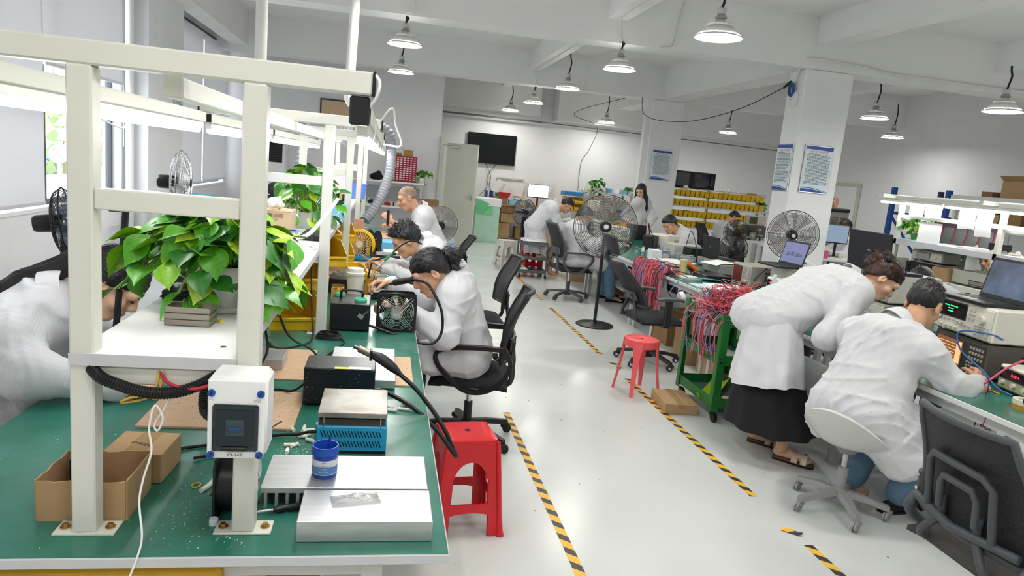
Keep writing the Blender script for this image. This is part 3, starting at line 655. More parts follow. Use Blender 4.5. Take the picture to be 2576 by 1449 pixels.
        if flare:                                            # hanging lower part of the coat
            (tc, tr, bc, br) = flare; tc = np.array(tc)-off; bc = np.array(bc)-off; sr = seed*1.7
            def ff(u_, v_):
                a = 2*PI*u_; w_ = v_*(.018*math.sin(5*a+sr)+.012*math.sin(9*a+2*sr)+.008*math.sin(14*a)); c_ = tc+(bc-tc)*v_; return (c_[0]+math.cos(a)*(tr[0]+(br[0]-tr[0])*v_+w_), c_[1]+math.sin(a)*(tr[1]+(br[1]-tr[1])*v_+w_), c_[2]+.02*v_*math.sin(2*a+sr))
            fg = G().grid(ff, 56, 10, .004)
        co = put('lab_coat', np_mesh('lab_coat', parts, cm), root)
        if collar: ring.o('collar', cm, co, 60)
        if flare: fg.o('coat_skirt', cm, co, 75)
    fh = nrm(f*np.array([1, 1, 0]))
    if shirt: put('shirt', np_mesh('shirt', [sdf([RC(pel+fh*.13, che+fh*.085, .075, .07), RC(che+fh*.07, che+fh*.03+sp*.08, .065, .045)], .016, .03)], shirtm), root)
    if leg_m and 'kL' in J:
        K = []
        for q in 'LR':
            s_ = 1 if q == 'R' else -1; K += [RC(pel+side*s_*.09, J['k'+q], .1, .078), RC(J['k'+q], J['a'+q]+(J['k'+q]-J['a'+q])*.04, .078, .072)]
        put('trousers', np_mesh('trousers', [sdf(K, .013 if near else .02, .03, folds(.008, seed+5, 1.5))], leg_m), root)
    return root, HM
# ================================================================== shared small builders
def carton(label, x0, x1, y0, y1, z0, z1, m=None, rz=0., tape_=True, group=None, name='cardboard_box'):
    cx, cy = (x0+x1)/2, (y0+y1)/2; w, d_, h = (x1-x0)/2, (y1-y0)/2, z1-z0
    t = T(name, label, 'box', (cx, cy, z0), rz, group); m = m or card
    G().bb(-w, w, -d_, d_, 0, h-.004, .003).o('body', m, t)
    for s in (-1, 1): G().bb(min(s*.002, s*w), max(s*.002, s*w), -d_, d_, h-.004, h).o('flap', m, t)
    if tape_: G().bb(-.025, .025, -d_-.001, d_+.001, h, h+.0008).bb(-.025, .025, -d_-.0012, -d_, h*.6, h+.0008).o('packing_tape', mat('packing_tape', '#c7a774', .15, alpha=.6), t)
    return t
def open_carton(label, x0, x1, y0, y1, z0, z1, m=None, rz=0., flaps=0., ragged=.006, group=None):
    cx, cy = (x0+x1)/2, (y0+y1)/2; w, d_, h = (x1-x0)/2, (y1-y0)/2, z1-z0; th = .004; m = m or card
    t = T('open_cardboard_box', label, 'box', (cx, cy, z0), rz, group); rr = random.Random(int(x0*999)); G().bb(-w, w, -d_, d_, 0, th).o('base', m, t)
    def wall(a, b):
        a, b = Vector(a), Vector(b); n = 10; d = (b-a).normalized(); nv = Vector((d.y, -d.x, 0))*th
        top = [h-rr.random()*ragged for _ in range(n+1)]; g = G(); vs = []
        for i in range(n+1):
            p = a+(b-a)*i/n; vs += [p, p+nv, p+nv+Vector((0, 0, top[i])), p+Vector((0, 0, top[i]))]
        fs = []
        for i in range(n): k = 4*i; fs += [(k+q, k+4+q, k+4+(q+1) % 4, k+(q+1) % 4) for q in range(4)]
        fs += [(3, 2, 1, 0), (4*n, 4*n+1, 4*n+2, 4*n+3)]; g.add(vs, fs); g.o('side', m, t)
    wall((-w, -d_, 0), (w, -d_, 0)); wall((w, -d_, 0), (w, d_, 0)); wall((w, d_, 0), (-w, d_, 0)); wall((-w, d_, 0), (-w, -d_, 0))
    if flaps:
        for s in (-1, 1): G().box((s*(w+flaps*.35), 0, h+flaps*.3), (flaps, 2*d_-.01, .004), 0, rotm(0, -s*.7, 0)).o('flap', m, t)
    return t
BINM = {}
def bin_mesh(w, d_, h, m):
    "open front stacking bin: front (-y) lip low"
    k = (w, d_, h, m.name)
    if k not in BINM:
        g = G(); th = .004; g.bb(-w/2, w/2, -d_/2, d_/2, 0, th); g.bb(-w/2, w/2, d_/2-th, d_/2, 0, h)
        prof = [(-d_/2, 0), (d_/2, 0), (d_/2, h), (-d_*.12, h), (-d_*.5-.012, h*.5), (-d_/2, h*.3)]
        for s in (-1, 1): g.prism(prof, s*w/2-th/2, s*w/2+th/2, 'x')
        g.bb(-w/2, w/2, -d_/2-.001, -d_/2+th, 0, h*.32); g.box((0, -d_/2-.006, h*.36), (w, .014, .02), .004)
        g.box((0, d_/2, h-.006), (w+.008, .012, .012), .003)
        for s in (-1, 1): g.box((s*w/2, d_*.19, h-.005), (.012, d_*.6, .01), .003)
        BINM[k] = g.mesh('stack_bin', m)
    return BINM[k]
def sbin(label, loc, rz, w, d_, h, m=None, group='yellow stacking bins', rot=None):
    t = T('stack_bin', label, 'bin', loc, rz, group, rot); put('tray', bin_mesh(w, d_, h, m or yellow_p), t); return t
def basket(label, loc, rz, w, d_, h, m, group=None, name='plastic_basket', slots=True):
    t = T(name, label, 'basket', loc, rz, group); g = G(); tp = .88
    for (a, b) in (((-1, -1), (1, -1)), ((1, -1), (1, 1)), ((1, 1), (-1, 1)), ((-1, 1), (-1, -1))):
        n = 9 if slots else 1
        for i in range(n):
            f0, f1 = (i+(.0 if not slots else .12))/n, (i+(1 if not slots else .88))/n
            P = lambda f, z, o=1.: Vector(((a[0]+(b[0]-a[0])*f)*w/2*(tp+(1-tp)*z/h)*o, (a[1]+(b[1]-a[1])*f)*d_/2*(tp+(1-tp)*z/h)*o, z))
            z0, z1 = (h*.12, h*.85) if slots else (0, h)
            vs = [P(f0, z0), P(f1, z0), P(f1, z1), P(f0, z1)]+[P(f0, z0, .97), P(f1, z0, .97), P(f1, z1, .97), P(f0, z1, .97)]
            g.add(vs, [(0, 1, 2, 3), (7, 6, 5, 4), (0, 4, 5, 1), (1, 5, 6, 2), (2, 6, 7, 3), (3, 7, 4, 0)])
    g.o('wall', m, t)
    if slots:
        for i, z in enumerate((h*.06, h*.48)): pass
        G().bb(-w/2*tp, w/2*tp, -d_/2*tp, d_/2*tp, 0, h*.13, .003).o('base', m, t)
    else: G().bb(-w/2*tp, w/2*tp, -d_/2*tp, d_/2*tp, 0, .005).o('base', m, t)
    R_ = [(-w/2, -d_/2, h), (w/2, -d_/2, h), (w/2, d_/2, h), (-w/2, d_/2, h)]; G().tube([Vector(p)*1.02-Vector((0, 0, .02*h)) for p in R_], .007, 6, closed=True).o('rim', m, t, 40)
    if slots:
        for z in (h*.33, h*.6): G().tube([Vector((p[0]*(tp+(1-tp)*z/h), p[1]*(tp+(1-tp)*z/h), z)) for p in R_], .004, 5, closed=True).o('band', m, t, 40)
    return t
leaf_ms = [mat('leaf_'+n, c, .32, var=.25, vs=9, spec=.5) for n, c in (('mid', '#4f9a1f'), ('light', '#7fba2b'), ('dark', '#2c6f22'), ('lime', '#a5cc36'))]
LEAF = {}
def leaf_mesh(k, cup):
    if (k, cup) not in LEAF:
        W_ = [.0, .22, .36, .43, .455, .45, .42, .365, .29, .205, .12, .05, .004]; n = len(W_)-1; g = G(); vs = []
        for i, w in enumerate(W_):
            y = i/n; zc = -.28*y*y*cup; nt = -.06 if i == 0 else 0
            for j, s in enumerate((-1, -.55, 0, .55, 1)):
                yy = y-.16*abs(s)*max(0, 1-i/3.)+.0; vs.append((s*w, yy, zc+.22*abs(s)**1.5*w*(1.25-y)-.03*math.sin(PI*y)*(1-abs(s))))
        fs = [(i*5+j, i*5+j+1, (i+1)*5+j+1, (i+1)*5+j) for i in range(n) for j in range(4)]; g.add(vs, fs); LEAF[(k, cup)] = g.mesh('leaf', leaf_ms[k], 70)
    return LEAF[(k, cup)]
stem_m = mat('plant_stem', '#6f9a34', .5)
def pothos(label, loc, R, n, leaf=.09, pot_r=.07, pot_h=.13, hgt=.22, seed=1, potm=None, droop=.14, sx=1., sy=1., pal=(0, 0, 1, 2, 0, 2, 2, 3), bias=(0, 0)):
    t = T('potted_pothos', label, 'plant', loc, group='potted plants'); r_ = random.Random(seed); pm = potm or mat('pot_white', '#e6e6e3', .4)
    G().lathe([(pot_r*.72, 0), (pot_r*.95, pot_h*.9), (pot_r*1.06, pot_h*.9), (pot_r*1.06, pot_h), (pot_r*.9, pot_h), (pot_r*.85, pot_h*.85), (0, pot_h*.85)], n=24).o('pot', pm, t, 40)
    G().lathe([(0, .001), (pot_r*1.05, .001), (pot_r*1.2, .018), (pot_r*1.23, .018), (pot_r*1.08, -.0), ], n=24).o('saucer', pm, t, 40)
    G().lathe([(pot_r*.86, pot_h*.88), (0, pot_h*.9)], n=12).o('soil', mat('soil', '#3a2c22', .95), t)
    st = G()
    for i in range(n):
        a = r_.uniform(0, 2*PI); q = r_.random()**.6; d = Vector((math.cos(a)*sx+bias[0], math.sin(a)*sy+bias[1], 0)); up = hgt*(1-.75*q*q)*r_.uniform(.65, 1.1); rad = R*q*r_.uniform(.75, 1.05)
        if q > .85: up -= droop*r_.uniform(.2, 1.3)
        tip = Vector((d.x*rad, d.y*rad, pot_h+up)); b = Vector((d.x*pot_r*.4, d.y*pot_r*.4, pot_h*.85)); mid = b*.45+tip*.55+Vector((0, 0, .02+.05*q)); path = bez([b, mid, tip], 4); st.tube(path, .0028, 4)
        s = leaf*r_.uniform(.75, 1.25); o = put('leaf', leaf_mesh(r_.choice(pal), r_.choice((.6, 1.2, 1.8))), t, tip, scale=s)
        yaw = math.atan2(d.y, d.x)-PI/2+r_.uniform(-.9, .9); o.rotation_euler = (r_.uniform(-.95, .45)-.3*q, r_.uniform(-.5, .5), yaw)
    o = st.o('stems', stem_m, t, 60); o['kind'] = 'stuff'; return t
def rnd(p, e): return tuple(x+random.uniform(-e, e) for x in p)
def cable(label, pts, r=.004, m=None, n=6, name='cable', cat='cable', group='loose cables'): return tag(G().tube(bez(pts, n), r, 7).o(name, m or black_m, None, 60), label, cat, group)
def axial_fan(label, loc, rz, s=.215, th=.085, rot=None):
    t = T('axial_fan', label, 'fan', loc, rz, 'square axial fans', rot); c = s/2; R_ = s*.455
    body = G(); n = 32
    for y0, y1 in ((-.006, .0), (th-.006, th)):      # square flanges with round hole
        vs = []
        for i in range(n):
            a = 2*PI*(i+.5)/n; ca, sa = math.cos(a), math.sin(a); q = min(c/max(abs(ca), 1e-6), c/max(abs(sa), 1e-6)); q = min(q, c*1.28)
            for y in (y0, y1): vs += [(ca*R_, y, c+sa*R_), (ca*q, y, c+sa*q)]
        fs = []
        for i in range(n):
            k, k2 = 4*i, 4*((i+1) % n); fs += [(k, k2, k2+1, k+1), (k+2, k+3, k2+3, k2+2), (k+1, k2+1, k2+3, k+3), (k, k+2, k2+2, k2)]
        body.add(vs, fs)
    body.lathe([(R_, 0), (R_, th), (R_+.004, th), (R_+.004, 0)], (0, 0, c), 32, rotm(-PI/2, 0, 0)); body.o('housing', black_p, t, 40)
    gr = G()
    for k in range(9):
        r = R_*(.26+.085*k); gr.tube([(r*math.cos(a), -.012-.006*(1-k/9), c+r*math.sin(a)) for a in np.linspace(0, 2*PI, 33)[:-1]], .0016, 5, closed=True)
    for k in range(4):
        a = PI/4+k*PI/2
        for q in (-.012, .012): gr.tube([(math.cos(a)*R_*.2-math.sin(a)*q, -.019, c+math.sin(a)*R_*.2+math.cos(a)*q), (math.cos(a)*R_*1.22-math.sin(a)*q*.5, -.008, c+math.sin(a)*R_*1.22+math.cos(a)*q*.5)], .0018, 5)
    gr.o('finger_guard', chrome, t, 60)
    G().cyl((0, .004, c), (0, th-.01, c), R_*.38, n=24).o('hub', black_p, t, 40); G().cyl((0, -.001, c), (0, .005, c), R_*.36, n=24).o('hub_label', mat('fan_label', '#d8d8d8', .5, var=.3, vs=60), t)
    bl = G()
    for k in range(7):
        a = k*2*PI/7; bl.grid(lambda u, v: ((R_*.36+u*R_*.58)*math.cos(a+.55*v+.15*u), .02+.05*v, c+(R_*.36+u*R_*.58)*math.sin(a+.55*v+.15*u)), 3, 4, .003)
    bl.o('blades', black_p, t, 60); return t
def metal_box(label, x0, x1, y0, y1, z0, z1, m, name='equipment_box', handle=False, vents=None, cat='device', rz=0.):
    cx, cy = (x0+x1)/2, (y0+y1)/2; w, d_, h = (x1-x0)/2, (y1-y0)/2, z1-z0; t = T(name, label, cat, (cx, cy, z0), rz)
    G().bb(-w, w, -d_, d_, .008, h, .004).o('case', m, t); ft = G()
    for sx in (-1, 1):
        for sy in (-1, 1): G().cyl((sx*(w-.02), sy*(d_-.02), 0), (sx*(w-.02), sy*(d_-.02), .009), .01, n=10).o('foot', black_m, t)
    if handle: G().tube(bez([(-w*.55, 0, h), (-w*.55, 0, h+.035), (-w*.35, 0, h+.045), (w*.35, 0, h+.045), (w*.55, 0, h+.035), (w*.55, 0, h)], 4), .0065, 8).o('handle', black_p, t, 60)
    return t
# ================================================================== left double bench (units along y), its frames and shelves
BX0, BX1, BZ = -1.11, .20, .75
leg_m = mat('bench_leg_paint', '#c9cac6', .4)
BU = [(1.5, 3.42), (3.42, 5.34), (5.34, 7.26), (7.26, 9.18)]
for i, (a, b) in enumerate(BU):
    t = T('workbench', ('nearest green-topped workbench unit with cartons and aluminium blocks', 'second green-topped workbench unit with the square fan and yellow bins', 'third left workbench unit in front of the spiky-haired man', 'farthest left workbench unit in front of the balding man')[i], 'workbench', (0, a, 0), group='left row of workbenches')
    L_ = b-a-.004; G().bb(BX0, BX1, 0, L_, BZ-.028, BZ-.002, .003).o('top_board', edge_g, t); G().bb(BX0+.004, BX1-.004, .003, L_, BZ-.003, BZ, .0008).o('mat', green_top if i != 2 else mat('wood_mat', '#d9bfa4', .5, var=.08), t)
    for x in (-.95, .02):
        for y in (.06, L_-.1): G().bb(x-.025, x+.025, y, y+.05, .0, BZ-.028).o('leg', leg_m, t)
    for y in (.085, L_-.075): G().bb(-.95, .02, y-.02, y+.02, .14, .18).bb(-.95, .02, y-.02, y+.02, .66, .71).o('crossbar', leg_m, t)
    for x in (-.95, .02): G().bb(x-.02, x+.02, .11, L_-.1, .66, .7).o('rail', leg_m, t)
FY = [1.62, 3.54, 5.46, 7.38, 9.1]
PX = (-.632, -.288)
boltm = mat('brass_bolt', '#b8935a', .35, .9)
fr_lab = ('nearest cream steel overhead frame carrying the distribution box', 'second cream steel overhead frame behind the plant', 'third cream steel overhead frame on the left bench', 'fourth cream steel overhead frame on the left bench', 'last cream steel overhead frame at the far end of the left bench')
for i, y in enumerate(FY):
    t = T('bench_gantry', fr_lab[i], 'frame', (0, y, BZ), group='overhead frames on the left bench')
    for x in PX:
        p = G().bb(x-.025, x+.025, -.025, .025, .004, 1.04, .004).o('post', frame_w, t)
        G().bb(x-.065, x+.065, -.03, .03, 0, .005, .001).o('base_plate', frame_w, p)
        for s in (-1, 1): G().cyl((x+s*.048, 0, .005), (x+s*.048, 0, .008), .011, n=12).cyl((x+s*.048, 0, .008), (x+s*.048, 0, .015), .007, n=6).o('bolt', boltm, p)
    G().bb(-.88, -.045, -.025, .025, 1.04, 1.09, .004).o('top_beam', frame_w, t); G().bb(-.045, -.038, -.026, .026, 1.038, 1.092, .002).o('end_cap', black_p, t); G().bb(-.887, -.88, -.026, .026, 1.038, 1.092, .002).o('end_cap', black_p, t)
    G().bb(PX[0]+.025, PX[1]-.025, -.02, .02, .745, .79, .003).o('crossbar', frame_w, t)
    G().bb(PX[0]+.025, PX[1]-.025, -.02, .02, .36, .40, .003).o('shelf_support', frame_w, t)
for i, (a, b) in enumerate(((1.59, 3.5), (3.505, 5.42), (5.425, 7.34), (7.345, 9.15))):
    t = T('overhead_shelf', ('white laminate shelf holding the large pothos, nearest', 'white laminate shelf holding the blue crate and second plant', 'third white laminate shelf with the light blue basket', 'far white laminate shelf with the blue bin')[i], 'shelf', (0, a, 0), group='shelves of the left bench')
    G().bb(-.655, -.312, 0, b-a, 1.155, 1.18, .002).o('board', laminate, t); G().bb(-.656, -.311, -.001, .001, 1.154, 1.181).bb(-.312, -.310, 0, b-a, 1.154, 1.181).o('edge_band', edge_g, t)
    G().cyl((-.36, .1, 1.18), (-.36, .1, 1.1815), .007, n=10).o('screw_cap', steel, t)
# rails and tube lights along y
def rail(x, y0, y1, z, label, tube=True):
    t = T('bench_light' if tube else 'cable_rail', label, 'lamp' if tube else 'rail', (x, y0, z), group='bench lights on rails' if tube else 'plain rails'); L_ = y1-y0
    G().bb(-.022, .022, 0, L_, -.0, .045, .003).o('rail', frame_w, t)
    for y in (-.002, L_-.004): G().bb(-.02, .02, y, y+.006, .003, .042).o('end_cap', black_p if tube else frame_w, t)
    if tube:
        for s in (0, .5): G().bb(-.017, .017, .03+s*(L_-.06), .03+(s+.49)*(L_-.06), -.03, 0, .004).o('lamp_body', laminate, t)
        for s in (0, .5): G().cyl((0, .045+s*(L_-.06), -.038), (0, .02+(s+.49)*(L_-.06), -.038), .0125, n=12).o('tube', tubeE, t, 40)
        for y in (L_*.25, L_*.75): G().tube([(.024*math.cos(a), y, -.0+.05*math.sin(a)) for a in np.linspace(0, 2*PI, 13)[:-1]], .0018, 4, closed=True).o('cable_tie', paper, t)
rail(-.865, 1.66, 3.5, 1.745, 'nearest lit tube light on the left rail above the long-haired woman')
rail(-.865, 3.6, 5.42, 1.745, 'second lit tube light on the left rail')
rail(-.865, 5.5, 7.34, 1.745, 'third lit tube light on the left rail'); rail(-.865, 7.42, 9.1, 1.745, 'fourth lit tube light on the left rail')
rail(-.07, 1.78, 3.5, 1.735, 'nearest lit tube light on the right rail above the black boxes')
rail(-.07, 3.6, 5.42, 1.735, 'second lit tube light on the right rail'); rail(-.07, 5.5, 7.34, 1.735, 'third lit tube light on the right rail'); rail(-.07, 7.42, 9.1, 1.735, 'fourth lit tube light on the right rail')
rail(-.47, 1.66, 3.5, 1.745, 'plain cream rail joining the two nearest frames', False); rail(-.47, 3.6, 5.42, 1.745, 'plain cream rail joining the second and third frames', False)
t = T('power_adapter', 'black power adapter taped under the near beam end', 'adapter', (-.07, 1.62, 1.725)); G().bb(-.022, .022, -.02, .02, .0, .062, .004).o('case', black_p, t)
cable('white lamp lead looping from the near beam end to the right tube light', [(-.045, 1.6, 1.84), (-.03, 1.595, 1.82), (-.035, 1.6, 1.79), (-.06, 1.64, 1.755), (-.07, 1.8, 1.765)], .004, paper)
cable('white lead curling under the left tube light', [(-.865, 2.2, 1.735), (-.84, 2.25, 1.70), (-.83, 2.4, 1.675), (-.86, 2.55, 1.69), (-.865, 2.7, 1.73)], .003, paper)
cable('white lead arching from the right rail toward the aisle', [(-.06, 3.0, 1.78), (.0, 2.95, 1.86), (.02, 3.1, 1.8), (.05, 3.2, 1.72), (-.03, 3.3, 1.72)], .004, paper)
# ================================================================== things on the nearest unit
ob = open_carton('open cardboard box with torn rim behind the near left post', -.757, -.565, 1.66, 1.83, BZ, BZ+.102)
G().bb(-.085, -.03, .06, .064, .005, .085).o('dark_insert', mat('navy_card', '#141a30', .7), ob)
cb = carton('taped cardboard box with handwriting on the lid behind the open box', -.688, -.538, 1.855, 2.005, BZ, BZ+.082, rz=-.06)
text('200pcs', .022, ink, cb, (-.0, -.01, .0832), (0, 0, PI-.25), 'handwriting', .0002)
# distribution box on the post
t = T('distribution_box', 'white distribution box with dark window mounted on the second post', 'electrical box', (PX[1], 1.595, .985)); dbm = mat('abs_white', '#eeeeee', .3)
G().bb(-.062, .062, -.1, -.0, 0, .185, .012).o('housing', dbm, t, 40); G().bb(-.058, .058, -.108, -.1, .004, .181, .003).o('cover', dbm, t)
sm = mat('smoked_window', '#14202a', .08, spec=.7)
G().bb(-.047, .047, -.116, -.1065, .022, .128, .004).o('window_frame', sm, t); G().bb(-.039, .039, -.1185, -.1155, .036, .118, .002).o('window', mat('smoked_glass', '#1a2832', .05, trans=.3), t)
G().bb(-.018, .018, -.1195, -.118, .06, .096, .001).o('breaker', mat('breaker_grey', '#34424c', .4), t); G().bb(-.013, .013, -.123, -.119, .07, .08, .002).o('breaker_switch', mat('breaker_blue', '#173a6a', .4), t)
G().bb(-.025, .025, -.122, -.116, .026, .035, .002).o('catch', black_p, t)
for sx in (-1, 1):
    for z in (.013, .152):
        s_ = G().cyl((sx*.05, -.1075, z), (sx*.05, -.112, z), .008, n=16).o('cover_screw', mat('screw_blue', '#174a9c', .35), t, 40); G().box((sx*.05, -.1125, z), (.0022, .001, .009), 0, rotm(0, .4, 0)).o('slot', black_p, s_)
G().bb(-.016, .016, -.1095, -.108, .007, .018, .0005).o('badge', paper, t); text('CHNT', .0095, ink, t, (0, -.1097, .0125), ext=.0001, sx=1.2); text('IP66', .009, mat('emboss_grey', '#a9a9a9', .5), t, (.043, -.1083, .135), ext=.0001)
cor = mat('black_corrugated', '#0e0f11', .4)
def corrug(label, pts, r, m, pitch=.006, n=10, cat='hose'):
    p = bez(pts, 10); L_ = [0]
    for a, b in zip(p, p[1:]): L_.append(L_[-1]+(b-a).length)
    k = int(L_[-1]/(pitch/2)); out = []; rs = []; j = 0
    for i in range(k+1):
        s = L_[-1]*i/k
        while j < len(p)-2 and L_[j+1] < s: j += 1
        f = (s-L_[j])/max(L_[j+1]-L_[j], 1e-9); out.append(p[j].lerp(p[j+1], min(1, f))); rs.append(r if i % 2 else r*(.86 if r < .03 else .8))
    return tag(G().tube(out, rs, n).o('corrugated_hose', m, None, 50 if r < .03 else 28), label, cat)
corrug('black corrugated conduit hung under the near shelf and into the distribution box', [(-.615, 1.6, 1.148), (-.59, 1.585, 1.13), (-.55, 1.58, 1.115), (-.5, 1.575, 1.103), (-.44, 1.575, 1.103), (-.39, 1.585, 1.118), (-.35, 1.6, 1.14)], .014, cor)
corrug('black corrugated conduit bending down beside the distribution box', [(-.33, 1.66, 1.145), (-.37, 1.65, 1.13), (-.385, 1.63, 1.09), (-.38, 1.61, 1.05), (-.35, 1.6, 1.03)], .0125, cor)
ygw = mat('yellow_green_wire', '#c8a63c', .5); redw_ = mat('red_wire', '#b52a44', .45); bluew = mat('blue_wire', '#3e6fb4', .45)
cable('red cable running from the shelf underside into the distribution box', [(-.47, 1.6, 1.14), (-.455, 1.585, 1.125), (-.42, 1.575, 1.115), (-.38, 1.57, 1.118), (-.33, 1.565, 1.14), (-.31, 1.56, 1.155), (-.3, 1.56, 1.168)], .0042, redw_)
for k in range(3):
    e = .006*k; cable(('yellow-green wire loop hanging left under the near shelf', 'yellow-green wire loop beside the first under the near shelf', 'yellow-green wires ending at the distribution box')[k], [[(-.475, 1.6, 1.145), (-.48, 1.585, 1.105), (-.5, 1.58, 1.085), (-.545, 1.575, 1.077), (-.52, 1.57, 1.092), (-.46, 1.58, 1.095)], [(-.465, 1.6, 1.145), (-.468, 1.585, 1.11), (-.455, 1.58, 1.095), (-.48, 1.575, 1.088), (-.46, 1.58, 1.11)], [(-.35, 1.6, 1.15), (-.33, 1.575, 1.158), (-.315, 1.57, 1.162), (-.305, 1.56, 1.16)]][k], .003, ygw)
cable('thin white cord hanging from the shelf down past the bench front', [(-.44, 1.58, 1.11), (-.455, 1.575, 1.07), (-.475, 1.57, 1.03), (-.465, 1.56, 1.02), (-.455, 1.56, 1.05), (-.47, 1.555, 1.08), (-.48, 1.55, 1.03), (-.472, 1.54, .98), (-.485, 1.53, .92), (-.49, 1.52, .87), (-.478, 1.50, .8), (-.485, 1.493, .755), (-.5, 1.48, .70), (-.51, 1.47, .62)], .0023, paper, 8)
# plywood boards
plym = mat('plywood', '#c9a98a', .7, var=.12, vs=14, stretch=(1, 3, 1)); speck = mat('dark_speck', '#4a382b', .8)
def board(label, x0, x1, y0, y1, z0, th, m, dots=0, rz=0., cat='board', name='plywood_board', seed=1):
    cx, cy = (x0+x1)/2, (y0+y1)/2; t = T(name, label, cat, (cx, cy, z0), rz); G().bb(x0-cx, x1-cx, y0-cy, y1-cy, 0, th, .001).o('panel', m, t); r_ = random.Random(seed)
    if dots:  # holes drawn as dark dots, their shade put into the colour
        g = G()
        for _ in range(dots): s = r_.uniform(.0012, .0028); g.cyl((r_.uniform(x0-cx, x1-cx)*.9, r_.uniform(y0-cy, y1-cy)*.9, th-.001), (0, 0, 0), s, n=5) if False else g.box((r_.uniform(x0-cx, x1-cx)*.92, r_.uniform(y0-cy, y1-cy)*.92, th), (s, s, .0008))
        o = g.o('speckles', speck, t); o['kind'] = 'stuff'
    return t
board('perforated plywood board lying behind the near frame', -.735, -.255, 2.235, 2.6, BZ, .008, plym, 260)
board('plywood board under the aluminium plate left of the black box', -.53, -.27, 2.76, 3.2, BZ, .006, plym, 60, seed=2)
board('plywood board under the bright plate on the right', -.01, .155, 2.73, 3.15, BZ, .006, plym, 90, seed=3)
def alublock(label, x0, x1, y0, y1, z0, z1, fins=0, m=None):
    t = T('aluminium_block' if not fins else 'heat_sink', label, 'metal block', ((x0+x1)/2, (y0+y1)/2, z0)); w, d_, h = (x1-x0)/2, (y1-y0)/2, z1-z0
    if not fins: G().bb(-w, w, -d_, d_, 0, h, .002).o('block', m or alu, t)
    else:
        G().bb(-w, w, -d_, d_, h*.72, h, .001).o('plate', m or alu, t)
        fm = G()
        for i in range(fins): x = -w+(2*w)*(i+.5)/fins; G().bb(x-.0035, x+.0035, -d_, d_, 0, h*.73).o('fin', alu, t) if i < 60 else None
    return t
alublock('thick bright aluminium slab at the front right corner of the bench', -.161, .159, 1.555, 1.716, BZ, .804)
alublock('finned aluminium heat sink behind the front slab carrying the blue jar', -.27, .155, 1.722, 1.925, BZ, .806, 16)
alublock('bright aluminium plate under the hot air gun', -.19, .08, 2.68, 3.15, BZ+.007, .792)
alublock('small aluminium block on the plywood left of the post', -.53, -.38, 2.87, 3.03, BZ+.007, .80)
# solder paste jar
t = T('solder_paste_jar', 'open blue solder paste jar with stirring stick on the heat sink', 'jar', (-.119, 1.80, .806)); jb = mat('jar_blue', '#1f4fb4', .3)
G().lathe([(0, 0), (.031, 0), (.033, .004), (.033, .062), (.0355, .064), (.0355, .069), (.034, .071), (.0345, .086), (.031, .086), (.03, .05), (0, .05)], n=30).o('body', jb, t, 40)
G().lathe([(.0334, .012), (.0334, .052)], n=20, a0=-PI*.93, a1=-PI*.03).o('label', mat('jar_label', '#e9ecf2', .5), t); G().lathe([(.0337, .014), (.0337, .034)], n=20, a0=-PI*.93, a1=-PI*.03).o('label_band', mat('jar_label_blue', '#5f8fcf', .5), t)
for s, z, q in (('SMT', .047, .006), ('LEAD-FREE SOLDER', .037, .0052), ('PASTE', .029, .005), ('Sn96.5 Ag3.0', .021, .0045)): text(s, q, mat('jar_text', '#2a4fa0' if z > .036 else '#f4f6fa', .5) if False else (mat('jar_text_w', '#f4f6fa', .5) if z < .036 else mat('jar_text_b', '#24489a', .5)), t, (0, -.0345, z), ext=.0001, sx=.95)
G().box((.006, .0, .075), (.006, .002, .075), .0005, rotm(.12, .15, 0)).o('stick', mat('stick_blue', '#2433a8', .4), t)
# hot plate
t = T('hot_plate', 'blue slotted hot plate with worn steel top', 'device', (-.06, 2.16, BZ)); hb = mat('sky_blue_enamel', '#2c9fd0', .3)
G().bb(-.106, .106, -.095, .13, .006, .088, .004).o('body', hb, t); G().bb(-.106, .106, -.095, .13, 0, .006).o('foot_plate', black_p, t)
for r_ in range(2):
    for k in range(20): G().box((-.09+k*.0092, -.0955, .032+.032*r_), (.0024, .002, .022), 0, rotm(0, -.38, 0)).o('vent_slot', black_m, t)
G().bb(-.1, .1, -.085, .12, .088, .108).o('gap_plate', mat('dirty_steel', '#5c5550', .5, .7), t)
for sx in (-1, 1): G().bb(sx*.085-.0015, sx*.085+.0015, -.1, -.094, .088, .118).o('standoff', steel, t)
G().bb(-.104, .104, -.1, .128, .117, .134, .0015).o('heating_top', mat('worn_plate', '#b3b0ab', .45, .6, var=.35, vs=7, col2='#7d7469'), t)
# two black station boxes
bm = mat('black_enamel', '#15171c', .35, var=.1, vs=80)
b1 = metal_box('black hot air station box with white debris behind the hot plate', -.253, .0, 2.475, 2.64, BZ, .895, bm, 'hot_air_station')
G().bb(-.02, .035, -.083, -.06, .1445, .1452).o('yellow_sticker', mat('sticker_yellow', '#d8e25a', .6), b1); G().bb(.03, .11, -.083, -.055, .1453, .146).o('white_sticker', paper, b1)
dbs = G(); rr = random.Random(5)
for _ in range(60): s = rr.uniform(.0008, .0022); dbs.box((rr.uniform(-.12, .12), rr.uniform(-.08, .08), .1455), (s, s*1.6, .0008)) if rr.random() < .5 else dbs.box((rr.uniform(-.12, .12), -.083, rr.uniform(.02, .13)), (s, .0006, s))
o = dbs.o('solder_crumbs', paper, b1); o['kind'] = 'stuff'
b2 = metal_box('black hot air station box with carrying handle beside the second post', -.25, -.05, 3.6, 3.86, BZ, .9, bm, 'hot_air_station', True)
G().box((.055, -.133, .085), (.03, .003, .022), .001, rotm(0, .6, 0)).box((.072, -.136, .098), (.025, .004, .004), 0, rotm(0, -.7, 0)).box((.088, -.138, .112), (.004, .004, .02), 0, rotm(0, .5, 0)).o('nozzle_bracket', steel, b2)
